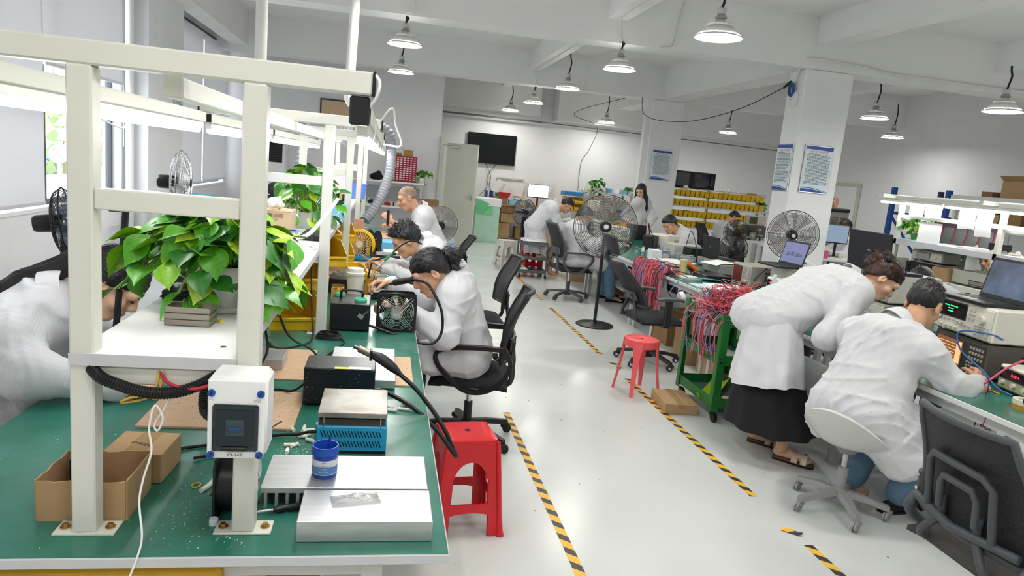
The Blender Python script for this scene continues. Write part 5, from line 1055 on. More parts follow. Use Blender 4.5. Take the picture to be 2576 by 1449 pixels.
def office_chair(label, loc, rz, fm=None, hgt=.95, arms='loop', head=False, seat_z=.46, lean=.12, bw=.23, cloth=None, rear=False, accent=None, bb=.56, open_m=False):
    "faces +y; back at -y"
    t = T('office_chair', label, 'chair', loc, rz, 'office chairs'); fm = fm or black_p
    star_base(t, fm, .3, 5, seat_z-.07, chrome, accent=accent); G().bb(-.1, .1, -.12, .1, seat_z-.09, seat_z-.05, .015).o('mechanism', black_p, t)
    def sf(u, v):
        x = (u-.5)*2; y = (v-.5)*2; r = max(0, 1-abs(x)**3.5)**.4*max(0, 1-abs(y)**3.5)**.4; return (x*.24, y*.23, seat_z-.045+.055*r+.01*(y > .6)*-1)
    G().grid(sf, 14, 14, .02).o('seat', cloth or fabm, t, 60); G().box((0, 0, seat_z-.055), (.44, .42, .03), .012).o('seat_pan', fm, t)
    by = -.21; H = hgt-bb
    def bp(u, v):                      # point on back surface, u -1..1, v 0..1
        w = bw*(1-.18*v*v+.02*math.sin(PI*v)); return Vector((u*w, by-.02-lean*v-.035*math.sin(PI*min(1, v*1.1))*-1+.05*u*u, bb+H*v))
    G().grid(lambda u, v: bp((u-.5)*1.94, v*.97+.015), 12, 10, .008).o('back_mesh', omesh if open_m else meshm, t, 60)
    loop = [bp(-1, v) for v in np.linspace(0, 1, 8)]+[bp(u, 1) for u in np.linspace(-.85, .85, 7)]+[bp(1, v) for v in np.linspace(1, 0, 8)]+[bp(u, 0) for u in np.linspace(.85, -.85, 7)]
    G().tube(loop, .014, 8, closed=True).o('back_frame', fm, t, 60)
    for s in (-.35, .35): G().tube(bez([(s*.3, -.08, seat_z-.07), (s*.45, by-.03, seat_z-.03), bp(s, .02)+Vector((0, -.015, .02)), bp(s, .25)+Vector((0, -.018, 0))], 5), .016, 8).o('back_bracket', fm, t, 60)
    if rear:
        for k, (w, h0, h1) in enumerate(((.6, .1, .62), (.34, .16, .46))):
            pts = [bp(-w, h0), bp(-w, h1-.08), bp(-w*.8, h1), bp(w*.8, h1), bp(w, h1-.08), bp(w, h0)]; G().tube([p+Vector((0, -.03, 0)) for p in pts], .014, 8).o('lumbar_loop', fm, t, 50)
        G().tube([bp(-.95, .09)+Vector((0, -.03, 0)), bp(0, .07)+Vector((0, -.04, 0)), bp(.95, .09)+Vector((0, -.03, 0))], .018, 8).o('lumbar_bar', fm, t, 50)
        for s in (-1, 1):
            G().tube(bez([bp(s*1.02, .3), bp(s*1.05, .1), Vector((s*.27, by+.0, seat_z+.02)), Vector((s*.27, by+.1, seat_z-.06)), Vector((s*.2, by+.2, seat_z-.08))], 6), [.024]*25, 8).o('side_arm', fm, t, 60)
            for v in (.26, .13): p = bp(s*1.04, v); G().cyl(p+Vector((0, -.02, 0)), p+Vector((0, -.03, 0)), .008, n=10).o('bolt', chrome, t, 40)
    else: G().grid(lambda u, v: bp((u-.5)*1.3, .12+.2*v)+Vector((0, -.02, 0)), 8, 4, .012).o('lumbar_pad', fm, t, 60)
    for s in (-1, 1):
        if arms == 'loop':
            pts = [Vector((s*.298, -.2, seat_z+.2)), Vector((s*.303, -.02, seat_z+.2)), Vector((s*.303, .14, seat_z+.18)), Vector((s*.298, .19, seat_z+.13)), Vector((s*.29, .14, seat_z+.04)), Vector((s*.27, .02, seat_z-.06)), Vector((s*.27, -.1, seat_z-.06)), Vector((s*.29, -.2, seat_z+.02)), Vector((s*.298, -.235, seat_z+.12))]
            p2 = bez(pts+[pts[0]], 5)[:-1]; g = G(); vs = []; n = len(p2)
            for i, p in enumerate(p2):
                d = (p2[(i+1) % n]-p2[i-1]).normalized(); nv = Vector((1, 0, 0)).cross(d).normalized()
                for a, b in ((-.018, -.012), (.018, -.012), (.018, .012), (-.018, .012)): vs.append(p+Vector((a, 0, 0))+nv*b)
            g.add(vs, [(4*i+q, 4*i+(q+1) % 4, 4*((i+1) % n)+(q+1) % 4, 4*((i+1) % n)+q) for i in range(n) for q in range(4)]); g.o('armrest', fm, t, 50)
        elif arms == 't':
            a = G().bb(s*.28-.02, s*.28+.02, -.04, .03, seat_z-.06, seat_z+.19, .01).bb(min(s*.28, s*.1), max(s*.28, s*.1), -.03, .02, seat_z-.075, seat_z-.05).o('armrest', fm, t); G().grid(lambda u, v: (s*.28+(u-.5)*.085*(1-.25*abs(2*v-1)**3), (v-.5)*.26, seat_z+.2+.008*math.sin(PI*u)-.012*(2*v-1)**2), 6, 10, .022).o('arm_pad', mat('arm_pad', '#55585e', .55), a, 60)
    if head:
        hp = bp(0, 1); G().tube(bez([hp, hp+Vector((0, -.035, .06)), hp+Vector((0, -.02, .11))], 4), .02, 8).o('neck_stem', fm, t, 60)
        G().grid(lambda u, v: hp+Vector(((u-.5)*.27*(1-.12*(2*v-1)**2), -.02-.05*v+.05*(2*u-1)**2, .06+.17*v)), 10, 7, .02).o('headrest', fm, t, 60); G().tube([hp+Vector(((u-.5)*.27, -.02-.05*v+.05*(2*u-1)**2, .06+.17*v)) for u, v in [(0, .1), (0, .9), (.2, 1), (.8, 1), (1, .9), (1, .1), (.8, 0), (.2, 0)]], .012, 6, closed=True).o('headrest_rim', fm, t, 60)
    return t
office_chair('black mesh office chair under the woman with tied-back hair', (.57, 4.03, 0), PI/2-.2, None, .96, 'loop', seat_z=.46, lean=.1)
office_chair('black office chair behind the spiky-haired man', (.78, 5.55, 0), PI/2, None, .95, None)
office_chair('grey office chair with loop arms under the person behind the big fan', (2.5, 9.0, 0), -PI/2+.15, cgrey, 1.02, 'loop', lean=.15)
office_chair('black office chair with headrest and flat arm pads beside the coral stool', (2.5, 5.95, 0), -PI/2+.08, mat('chair_dark', '#2a2c30', .45), .94, 't', True, .47, .27, accent=mat('wheel_white', '#d6d6d6', .4))
office_chair('grey mesh office chair in the bottom right corner seen from behind', (2.36, 2.0, 0), -PI/2-.03, mat('chair_slate', '#46484d', .5), .935, None, False, .45, .12, .25, mat('seat_net', '#3c3a38', .8, bump=.5, bs=300), True, open_m=True, bb=.5)
office_chair('black mesh chair behind the man below the yellow bins', (6.3, 12.6, 0), -PI/2, None, .98, None)
office_chair('dark office chair under the long-haired woman at the left', (-1.62, 2.72, 0), -PI/2, None, .9, None); office_chair('dark office chair at the far left under the person behind the second plant', (-1.65, 6.6, 0), -PI/2, None, .9, None)
for k, (x, y, a, lb) in enumerate(((4.6, 9.55, PI/2, 'dark office chair under the man behind the black device'), (4.58, 6.25, PI/2, 'dark office chair under the bent man with glasses'), (4.85, 4.75, PI/2, 'dark office chair under the person bowed behind the couple'), (7.85, 10.6, PI/2, 'dark office chair at the desk beside the air cooler'), (7.4, 6.75, PI/2, 'dark office chair behind the desk speaker'), (.7, 7.95, PI/2, 'dark office chair under the balding man'))): office_chair(lb, (x, y, 0), a, None, .85, None)
# red square stool
def square_stool(label, loc, rz, m, h=.455, wt=.118, wb=.155):
    t = T('plastic_stool', label, 'stool', loc, rz, 'plastic stools')
    def W(z): return wb+(wt-wb)*(z/h)
    G().grid(lambda u, v: (wt*1.02*(2*u-1)*(1-.06*abs(2*v-1)**6), wt*1.02*(2*v-1)*(1-.06*abs(2*u-1)**6), h-.006*max(abs(2*u-1), abs(2*v-1))**8), 16, 16, .006).o('seat', m, t, 60); G().cyl((0, 0, h-.002), (0, 0, h+.0008), .014, n=14).o('finger_hole', mat('hole_dark', '#3b0a0c', .8), t)
    n = 12
    for k in range(4):
        a = k*PI/2; R_ = rotm(0, 0, a); g = G(); hw = .62; zs, za = .25, .35
        def strip(P0, P1):
            vs = []
            for p, q in zip(P0, P1):
                for (x, z) in (p, q): vs += [Vector((x*W(z), -W(z), z)), Vector((x*W(z)*.95, -W(z)+.008, z))]
            m_ = len(P0); fs = []
            for i in range(m_-1): b = 4*i; fs += [(b, b+2, b+6, b+4), (b+1, b+5, b+7, b+3), (b, b+4, b+5, b+1), (b+2, b+3, b+7, b+6)]
            fs += [(0, 1, 3, 2), (4*m_-4, 4*m_-2, 4*m_-1, 4*m_-3)]; g.add([R_ @ v for v in vs], fs)
        us = np.linspace(-1, 1, 2*n+1); arch = [zs+(za-zs)*math.sqrt(max(0, 1-(u/hw)**2)) if abs(u) < hw else zs for u in us]
        strip([(u, z) for u, z in zip(us, arch)], [(u, h-.01) for u in us])                       # apron with arch
        us2 = np.linspace(-1, 1, 2*n+1); lo = [.045*(1-(u/.8)**4) if abs(u) < .8 else 0 for u in us2]
        for s in (-1, 1): strip([(s*hw, z) for z in np.linspace(0, zs, 6)], [(s*1.0, z) for z in np.linspace(0, zs, 6)])
        strip([(u, .085+.03*(1-u*u)) for u in np.linspace(-hw, hw, 9)], [(u, .155) for u in np.linspace(-hw, hw, 9)])
        g.o('side', m, t, 30)
        s_ = R_ @ Vector((W(.0), -W(.0), 0)); G().tube([R_ @ Vector((W(z)*.985, -W(z)*.985, z)) for z in (0, .02, .1, .2, .3, .4, h-.012)], [.022, .017, .013, .013, .013, .012, .01], 8).o('leg', m, t, 60)
    return t
square_stool('glossy red square plastic stool beside the near workbench', (.435, 3.02, 0), .12, red_pl); square_stool('pale grey plastic stool behind the small cart', (2.1, 11.8, 0), .3, mat('stool_pale', '#c9c9c4', .5)); square_stool('red plastic stool under the bending man at the far cart', (2.42, 11.25, 0), .2, red_pl)
# coral round stool
def round_stool(label, loc, rz, m, h=.44, r=.135, R=.19):
    t = T('plastic_stool', label, 'stool', loc, rz, 'plastic stools'); G().lathe([(0, h-.004), (.012, h-.004), (.02, h), (r*.9, h+.003), (r, h-.003), (r*1.01, h-.06), (r*.98, h-.06), (r*.95, h-.01), (0, h-.012)], n=36).o('seat', m, t, 40)
    for k in range(4):
        a = PI/4+k*PI/2; ca, sa = math.cos(a), math.sin(a); s = Vector((-sa, ca, 0)); d = Vector((ca, sa, 0)); vs = []; prof = ((r*1.0, h-.002, .045), (r*1.03, h-.06, .04), (r*1.08, h*.72, .026), (r*1.2, h*.4, .021), (R*1.02, 0, .014))
        for rr, z, w in prof: vs += [d*rr+s*w+Vector((0, 0, z)), d*rr-s*w+Vector((0, 0, z)), d*(rr-.016)-s*w*.8+Vector((0, 0, z)), d*(rr-.016)+s*w*.8+Vector((0, 0, z))]
        n = len(prof); G().add(vs, [(4*i+q, 4*i+(q+1) % 4, 4*i+4+(q+1) % 4, 4*i+4+q) for i in range(n-1) for q in range(4)]+[(3, 2, 1, 0), (4*n-4, 4*n-3, 4*n-2, 4*n-1)]).o('leg', m, t, 50)
    G().cyl((0, 0, h-.003), (0, 0, h+.001), .012, n=12).o('finger_hole', mat('hole_coral', '#7c2527', .8), t); return t
round_stool('coral round plastic stool with four legs by the floor tape', (2.06, 5.07, 0), .25, pink_pl)
# grey shell stool
gs = mat('stool_grey_shell', '#c9c9c7', .45); gd = mat('stool_grey_base', '#8d8d8f', .45)
t = T('shell_stool', 'light grey shell stool on casters under the seated man', 'stool', (2.52, 3.14, 0), -1.1)
star_base(t, gd, .25, 5, .4, steel, .027, a0=.55)
def shell(u, v):
    a = 2*PI*u; back = max(0, -math.sin(a))**1.3; r = .225*v*(1+.04*back); z = .40-.06*(1-v)**2*-1-.04*(1-v*v)+(.17*back*max(0, (v-.55)/.45)**1.4)+.02*v**4; return (math.cos(a)*r*1.05, math.sin(a)*r, z)
G().grid(lambda u, v: shell(u, .03+.97*v), 40, 14, .018).o('shell', gs, t, 70); G().cyl((0, 0, .33), (0, 0, .40), .04, .1, n=20).o('seat_plate', gd, t, 40)
# stand fans
def stand_fan(label, loc, hz, R, yaw, pitch=0., style='black', base_r=.2, blade='#9aa0a4', ba=.55, rings=9, spokes=18, depth=.16, wire=.0022, pole=.016, neck=True, square=False, cap=None, cross=False):
    t = T('stand_fan', label, 'fan', loc, 0, 'pedestal fans'); wm = {'black': black_p, 'chrome': steel, 'grey': mat('fan_wire_grey', '#55585a', .4, .4)}[style]
    if base_r: G().lathe([(0, .04), (.03, .045), (.05, .035), (base_r*.9, .022), (base_r, .012), (base_r, 0), (0, 0)], n=36).o('base', black_p, t, 40); G().cyl((0, 0, .03), (0, 0, hz-.1), pole, n=14).o('pole', black_p, t, 40)
    Rm = (Matrix.Rotation(yaw, 4, 'Z') @ Matrix.Rotation(pitch, 4, 'X')).to_3x3(); C = Vector((0, 0, hz))
    def h(name, g, m, sm=60):
        g.v = [tuple(Rm @ Vector(v)+C) for v in g.v]; return g.o(name, m, t, sm)
    # head looks toward local -y
    mot = G().lathe([(0, .2), (.05, .2), (.062, .18), (.065, .06), (.055, .03), (0, .03)], n=22, R=rotm(-PI/2, 0, 0)); h('motor', mot, black_p, 40)
    for sgn, nm in ((-1, 'front_guard'), (1, 'rear_guard')):
        g = G()
        for k in range(rings+1):
            f = .16+.84*k/rings; y = sgn*depth*.5*math.sqrt(max(0, 1-f**2.6)); g.tube([(R*f*math.cos(a), y, R*f*math.sin(a)) for a in np.linspace(0, 2*PI, 41)[:-1]], wire if k < rings else wire*2.2, 4, closed=True)
        for k in range(spokes):
            a = 2*PI*k/spokes; g.tube([(R*f*math.cos(a), sgn*depth*.5*math.sqrt(max(0, 1-f**2.6)), R*f*math.sin(a)) for f in (.14, .4, .65, .85, 1.)], wire, 4)
        h(nm, g, wm)
    h('hub_cap', G().lathe([(0, -depth*.5-.012), (R*.13, -depth*.5-.008), (R*.17, -depth*.5+.01), (R*.17, -depth*.5+.03), (0, -depth*.5+.03)], n=24, R=rotm(-PI/2, 0, 0)), black_p, 40)
    if cap: h('hub_badge', G().cyl((0, -depth*.5-.014, 0), (0, -depth*.5-.01, 0), R*.075, n=20), cap)
    bmx = mat('blade_%s_%d' % (blade[1:], int(ba*100)), blade, .3, alpha=ba)
    for k in range(3 if R > .3 else 5):
        nb = 3 if R > .3 else 5; a = 2*PI*k/nb; g = G(); g.grid(lambda u, v: ((R*.14+u*R*.74)*math.cos(a+(v-.5)*(1.5 if nb == 3 else .95)*(.75+.4*u)), (v-.5)*-.07, (R*.14+u*R*.74)*math.sin(a+(v-.5)*(1.5 if nb == 3 else .95)*(.75+.4*u))), 5, 7, .003); h('blade', g, bmx)
    if neck: G().bb(-.035, .035, -.03, .05, hz-.42, hz-.06, .015).o('control_box', black_p, t)
    return t
stand_fan('tall black industrial fan on a round base in the aisle', (2.42, 7.42, 0), 1.13, .355, -.25, -.06, 'grey', .215, '#d9d7d3', .08, 17, 18, .2, .0019, .019, False, cap=mat('fan_badge', '#cfd6dd', .4))
stand_fan('large wire fan mounted in front of the square column', (4.8, 7.55, 0), 1.2, .295, -.45, .0, 'grey', .2, '#8a7f76', .3, 15, 12, .16, .002, .016, False, cap=MATS['fan_badge'])
stand_fan('grey-bladed pedestal fan behind the small tool cart', (2.27, 11.35, 0), .98, .225, .35, -.05, 'black', .19, '#8f9498', .7, 8, 16)
stand_fan('wire pedestal fan with clear blades beside the open door', (.74, 9.6, 0), .82, .255, PI+.05, .0, 'chrome', .2, '#b3a79c', .55, 12, 36)
stand_fan('black pedestal fan by the left window', (-2.27, 5.5, 0), .985, .25, PI/2+.25, -.12, 'black', .2, '#44586e', .6, 10, 40, .17)
stand_fan('silver pedestal fan turned sideways behind the left bench', (-1.9, 7.0, 0), 1.25, .3, PI/2+.1, 0, 'chrome', .2, '#c9cccf', .5, 9, 40, .16)
stand_fan('dark grey pedestal fan on the far side of the middle bench', (4.62, 8.6, 0), .88, .2, PI-.2, -.1, 'black', .18, '#6f6d6b', .75, 7, 14)
stand_fan('small dark pedestal fan in front of the yellow bins', (5.55, 10.3, 0), 1.0, .2, PI-.3, 0, 'black', .18, '#6f6d6b', .7, 7, 14)
# ================================================================== middle row of benches (right of the aisle)
grey_fr = mat('bench_grey_frame', '#b9bcbc', .45); MX0, MX1 = 2.83, 4.13
mlab = ('near right workbench unit with instruments in front of the seated man', 'workbench unit behind the green cart', 'middle workbench unit with oscilloscope and multimeter', 'middle workbench unit with the tangle of hanging red wires', 'far middle workbench unit before the bending man')
for i in range(5):
    a = 1.75+1.92*i; t = T('workbench', mlab[i], 'workbench', (0, a, 0), group='middle row of workbenches')
    G().bb(MX0, MX1, 0, 1.916, BZ-.03, BZ-.002, .003).o('top_board', mat('edge_white', '#dcdcda', .4), t); G().bb(MX0+.005, MX1-.005, .002, 1.914, BZ-.003, BZ, .0008).o('mat', green_top, t)
    for x in (MX0+.08, MX1-.08):
        for y in (.05, 1.82): G().bb(x-.025, x+.025, y, y+.05, 0, BZ-.03).o('leg', grey_fr, t)
        G().bb(x-.02, x+.02, .1, 1.82, BZ-.09, BZ-.03).o('rail', grey_fr, t)
    G().bb(MX0+.3, MX1-.3, .08, 1.84, .22, .245, .002).o('lower_shelf', grey_fr, t)
# ------------------------------------------------------------------ instruments
keym = mat('key_beige', '#b9b7ad', .5); knobm = mat('knob_cream', '#d8d5c6', .45); panel_w = mat('panel_cream', '#e3e0d4', .45); body_b = mat('instrument_beige', '#c4c2b8', .5); body_d = mat('instrument_taupe', '#5c5952', .5); body_g = mat('instrument_grey', '#8d8c86', .5)
scr_off = mat('screen_dark', '#0e1013', .12)
def instrument(label, loc, rz, w, d_, h, bm_, fm_, screen=None, knobs=(), keys=None, handle=False, name='test_instrument', vents=True, rim=.012):
    "front panel looks toward local -y"
    t = T(name, label, 'instrument', loc, rz, 'bench instruments'); G().bb(-w/2, w/2, -d_/2, d_/2, .012, h, .008).o('case', bm_, t)
    G().bb(-w/2+rim, w/2-rim, -d_/2-.006, -d_/2, .02, h-rim, .003).o('front_panel', fm_, t)
    for sx in (-1, 1):
        for sy in (-1, 1): G().cyl((sx*w*.42, sy*d_*.42, 0), (sx*w*.42, sy*d_*.42, .013), .012, n=8).o('foot', black_m, t)
    if screen:
        x0, x1, z0, z1, sm_ = screen[:5]; G().bb(x0*w-.008, x1*w+.008, -d_/2-.009, -d_/2-.005, z0*h-.008, z1*h+.008, .002).o('bezel', dark_g, t); s = G().bb(x0*w, x1*w, -d_/2-.0105, -d_/2-.008, z0*h, z1*h).o('screen', sm_, t)
        for (tx, tz, ts, tm) in (screen[5] if len(screen) > 5 else ()): text(tx, ts, tm, t, ((x0+x1)/2*w, -d_/2-.011, tz*h), ext=.0002)
    for (x, z, r) in knobs: G().cyl((x*w, -d_/2-.005, z*h), (x*w, -d_/2-.024, z*h), r, r*.9, n=16).o('knob', knobm, t, 40)
    if keys:
        for (x0, x1, z0, z1, nx, nz) in keys:
            for i in range(nx):
                for j in range(nz): G().bb(w*(x0+(x1-x0)*(i+.18)/nx), w*(x0+(x1-x0)*(i+.82)/nx), -d_/2-.01, -d_/2-.005, h*(z0+(z1-z0)*(j+.22)/nz), h*(z0+(z1-z0)*(j+.78)/nz), .001).o('key', keym, t)
    if handle: G().tube(bez([(w/2, -d_*.3, h*.35), (w/2+.02, -d_*.32, h*.45), (w/2+.02, d_*.0, h*.95), (w/2, d_*.1, h*.9)], 4), .008, 6).o('handle', dark_g, t, 60)
    if vents:
        for k in range(7): G().bb(w/2, w/2+.0015, d_*.05, d_*.4, h*(.3+.07*k), h*(.33+.07*k)).o('vent', black_m, t)
    return t
def screen_mat(name, col, e): return mat(name, col, .3, emit=e, ecol=col)
grn = screen_mat('vfd_green', '#2fe08a', 2.0); redl = screen_mat('led_red', '#ff3048', 2.); amb = mat('amber_screen', '#5a4a40', .25, emit=.25, ecol='#d88a55'); ambl = screen_mat('amber_line', '#f0a878', 1.0)
def laptop(label, loc, rz, w=.35, d_=.24, tilt=.3, sm_=None, texts=(), m=None, lidbadge=False, scr=None):
    "user sits at local -y, lid hinge at +y"
    t = T('laptop', label, 'laptop', loc, rz, 'laptops'); m = m or mat('laptop_black', '#1e1f23', .45)
    b = G().bb(-w/2, w/2, -d_/2, d_/2, 0, .02, .004).o('base', m, t)
    kg = mat('laptop_key', '#141519', .5); kk = G()
    for r_ in range(5):
        for c_ in range(13): kk.bb(-w*.44+c_*w*.0677, -w*.44+c_*w*.0677+w*.058, -d_*.1+r_*d_*.105, -d_*.1+r_*d_*.105+d_*.09, .019, .0225, .001)
    o = kk.o('keyboard', kg, t); o['kind'] = 'stuff'; G().bb(-w*.12, w*.12, -d_*.42, -d_*.16, .0195, .0208).o('touchpad', mat('touchpad', '#2c2e33', .35), t)
    R_ = rotm(-tilt, 0, 0); lh = d_*.98; c = Vector((0, d_/2-.004, .018))
    def L3(v): return R_ @ Vector(v)+c
    g = G().bb(-w/2, w/2, -.0, .009, 0, lh, .003); g.v = [tuple(L3(v)) for v in g.v]; lid_ = g.o('lid', m, t)
    g = G().bb(-w*.46, w*.46, -.0012, .0005, lh*.1, lh*.93); g.v = [tuple(L3(v)) for v in g.v]; g.o('screen', sm_ or scr_off, lid_)
    for (s, ts, tm, z) in texts: text(s, ts, tm, t, tuple(L3((0, -.0018, lh*z))), (PI/2-tilt, 0, 0), ext=.0002)
    if lidbadge: g = G().bb(-.014, .014, .009, .0096, lh*.48, lh*.51); g.v = [tuple(L3(v)) for v in g.v]; g.o('lid_badge', steel, lid_)
    return t
# near unit
t = instrument('dark spectrum analyser with amber display under the cream generator', (3.5, 3.36, BZ), -PI/2-.12, .44, .36, .205, body_d, mat('analyser_face', '#4a4742', .5), (-.42, .08, .18, .86, amb), [(.37, .22, .02)], [(.2, .46, .45, .85, 5, 3), (.18, .32, .15, .42, 3, 3), (-.46, .1, .04, .12, 8, 1)], False)
for k in range(6): G().bb(-.165, -.03+.006*k, -.1925, -.1915, .06+.018*k, .063+.018*k).o('trace', ambl, t)
G().bb(-.01, .03, -.1925, -.1915, .045, .17).o('menu_bar', ambl, t)
t = instrument('cream signal generator with green display on top of the analyser', (3.5, 3.37, BZ+.206), -PI/2-.12, .5, .38, .2, panel_w, panel_w, (-.43, .06, .5, .9, scr_off, (('MARKER  20.00000 GHz', .79, .011, grn), ('FREQUENCY', .71, .008, grn), ('200.00000', .63, .012, grn))), [(.33, .62, .024), (-.3, .2, .008), (-.22, .2, .008), (-.14, .2, .008), (-.06, .2, .008)], [(.1, .22, .5, .88, 2, 3), (.22, .46, .14, .46, 4, 4), (-.44, .06, .34, .44, 7, 1), (-.1, .18, .28, .38, 4, 1)])
laptop('open black laptop with cloudy wallpaper on the cream generator', (3.42, 3.4, BZ+.407), -PI/2-.12, .37, .25, .2, mat('cloud_wallpaper', '#52607a', .2, var=.8, vs=5, col2='#23262e', emit=.12, ecol='#7f90ad'))
t = instrument('cream bench power supply with red readout at the right edge', (3.4, 2.9, BZ), -PI/2-.15, .26, .3, .14, panel_w, mat('psu_face', '#b9b796', .5), (-.42, .42, .55, .85, scr_off, (('0.00 A', .7, .022, redl),)), [(-.3, .36, .013), (.0, .36, .013), (.3, .36, .013)], None, False, 'power_supply')
t = instrument('white power supply with red and green digits on the cream one', (3.46, 2.83, BZ+.141), -PI/2-.15, .11, .25, .15, mat('psu_white', '#ececec', .4), mat('psu_white', '#ececec', .4), (-.38, .38, .55, .92, scr_off, (('0.000', .83, .022, redl), ('0.000', .66, .022, grn))), [(-.15, .38, .008), (.2, .38, .008), (0, .2, .007)], None, False, 'power_supply', False)
t = T('tape_roll', 'cream and orange tape roll at the near bench edge', 'tape', (3.1, 2.72, BZ)); G().lathe([(.03, 0), (.05, 0), (.05, .045), (.03, .045), (.03, 0)], n=28).o('roll', mat('roll_cream', '#e2ddcc', .5), t, 40); G().lathe([(.0505, 0), (.0505, .022)], n=28).o('band', mat('kapton', '#c98a1e', .3), t, 40)
cable('blue test cable looping down from the cream generator to the bench', [(3.33, 3.12, 1.0), (3.28, 3.16, 1.02), (3.2, 3.28, 1.0), (3.2, 3.24, .9), (3.22, 3.1, .83), (3.2, 2.98, .775), (3.22, 2.9, .756)], .005, bluew)
cable('pink knotted lead from the white supply to the circuit', [(3.4, 2.9, .93), (3.32, 2.94, .94), (3.24, 2.97, .89), (3.16, 2.98, .82), (3.1, 2.99, .765)], .006, mat('pink_wire', '#d2536e', .45))
cable('turquoise lead beside the dark analyser', [(3.3, 3.5, .76), (3.22, 3.5, .84), (3.2, 3.46, .87), (3.22, 3.44, .78)], .006, mat('turquoise_wire', '#49a9a4', .45)); cable('thin black probe lead hanging from the seated man hand', [(3.17, 3.02, .82), (3.12, 2.95, .79), (3.04, 2.9, .65), (2.98, 2.86, .45), (2.96, 2.84, .3)], .003)
cable('thin red lead hanging below the near bench', [(2.84, 2.66, .74), (2.83, 2.68, .6), (2.8, 2.72, .45), (2.83, 2.76, .3)], .003, redw_)
clut = [mat('clutter_%d' % i, c, .5) for i, c in enumerate(('#e8c32d', '#7a3b1e', '#d7d3c4', '#c33344', '#3a8f5a', '#8ea3b6', '#22252b', '#d98a2b', '#f0f0f0', '#4f6db0', '#9b9fa3', '#c8b48a'))]
def clutter(n, x0, x1, y0, y1, z, label, group, seed, smin=.012, smax=.05, pal=None):
    r_ = random.Random(seed)
    for k in range(n):
        a, b, c = r_.uniform(smin, smax), r_.uniform(smin, smax*.7), r_.uniform(smin*.4, smax*.5); q = r_.random(); loc = (r_.uniform(x0, x1), r_.uniform(y0, y1), z); rz = r_.uniform(0, 3); m = clut[r_.choice(pal)] if pal else r_.choice(clut)
        if q < .5: g = G().bb(-a/2, a/2, -b/2, b/2, 0, c, .003).bb(-a*.3, a*.3, -b*.3, b*.3, c, c*1.25, .002)
        elif q < .75: g = G().lathe([(0, 0), (b*.4, 0), (b*.4, c*1.2), (b*.25, c*1.4), (b*.25, c*1.7), (0, c*1.7)], n=12)
        else: g = G().tube(bez([(-a, 0, .004), (-a*.3, b, .008), (a*.4, -b*.5, .006), (a, b*.4, .004)], 4), .003, 5)
        tag(g.o('bench_part', m, None, 40, loc, (0, 0, rz)), label, 'part', group)
clutter(16, 3.0, 3.2, 2.95, 3.2, BZ, 'small colourful circuit part on the mat by the seated man hands', 'circuit parts by the seated man', 3, .012, .045)
clutter(14, 3.05, 3.3, 3.5, 3.66, BZ, 'small loose part beside the dark analyser', 'loose parts beside the analyser', 4)
t = T('probe_bundle', 'bundle of black test probes hanging at the near bench corner', 'cable', (2.9, 2.4, BZ))
for k in range(5): G().tube(bez([(.12-.03*k, .1, .02), (0, .05*k-.05, .05+.012*k), (-.08, .02*k-.1, .0), (-.12, .03*k-.12, -.2-.03*k)], 6), .005, 6).o('lead', black_m, t, 60)
G().bb(-.02, .05, -.06, .03, .02, .07, .008).o('clip', black_p, t)
# stack under big laptop, behind the couple
instrument('grey instrument under the big black laptop behind the couple', (3.68, 4.45, BZ), -PI/2, .5, .42, .22, body_g, body_b, (-.4, 0, .2, .8, scr_off), [(.3, .5, .02)], [(.08, .24, .2, .8, 3, 4)]); instrument('second grey instrument stacked under the big black laptop', (3.7, 4.45, BZ+.221), -PI/2, .46, .4, .21, body_b, body_g, (-.4, 0, .2, .8, scr_off), [(.3, .5, .02)], [(.08, .24, .2, .8, 3, 4)])
lp = laptop('big black laptop seen from behind the lid, badge on it', (3.6, 4.45, BZ+.432), PI/2, .46, .27, .1, None, (), mat('laptop_navy', '#15171e', .4), True); G().bb(-.19, -.165, .1475, .1485, .04, .07).o('sticker', mat('sticker_red', '#d8566a', .5), lp)
instrument('beige desktop instrument half hidden behind the bending woman', (4.0, 4.95, BZ), -PI/2, .4, .26, .16, body_b, body_b, (-.3, .1, .3, .7, mat('louver_grey', '#8d8f8c', .6)))
# green cart
cg = mat('cart_green', '#1d6b2c', .4, var=.08, vs=6); cgi = mat('cart_inner', '#2c5a52', .5)
t = T('tool_cart', 'dark green three-tier tool cart heaped with red wires', 'cart', (2.4, 4.43, 0))
for z in (.1, .42, .70):
    s = G().bb(0, .42, 0, .62, z, z+.008).o('tray_floor', cgi, t)
    G().bb(0, .42, -.003, .003, z, z+.075).o('tray_side', cg, t); G().bb(0, .42, .617, .623, z, z+.075).o('tray_side', cg, t); G().bb(-.003, .003, 0, .62, z, z+.075).o('tray_side', cg, t); G().bb(.417, .423, 0, .62, z, z+.075).o('tray_side', cg, t)
for x, sx in ((0, 1), (.42, -1)):
    for y, sy in ((0, 1), (.62, -1)):
        l = G().bb(min(x-.008*sx, x+.045*sx), max(x-.008*sx, x+.045*sx), y-.006*sy-.003, y-.006*sy+.003, .075, .79).bb(x-.008*sx-.003, x-.008*sx+.003, min(y-.006*sy, y+.045*sy), max(y-.006*sy, y+.045*sy), .075, .79).o('leg', cg, t)
        for z in (.125, .155, .445, .475, .73, .755):
            for q in (.01, .032): G().cyl((x+q*sx, y-.012*sy, z), (x+q*sx, y-.003*sy, z), .005, n=8).o('rivet', chrome, l)
        caster(t, x+.02*sx, y+.03*sy, black_p, .035)
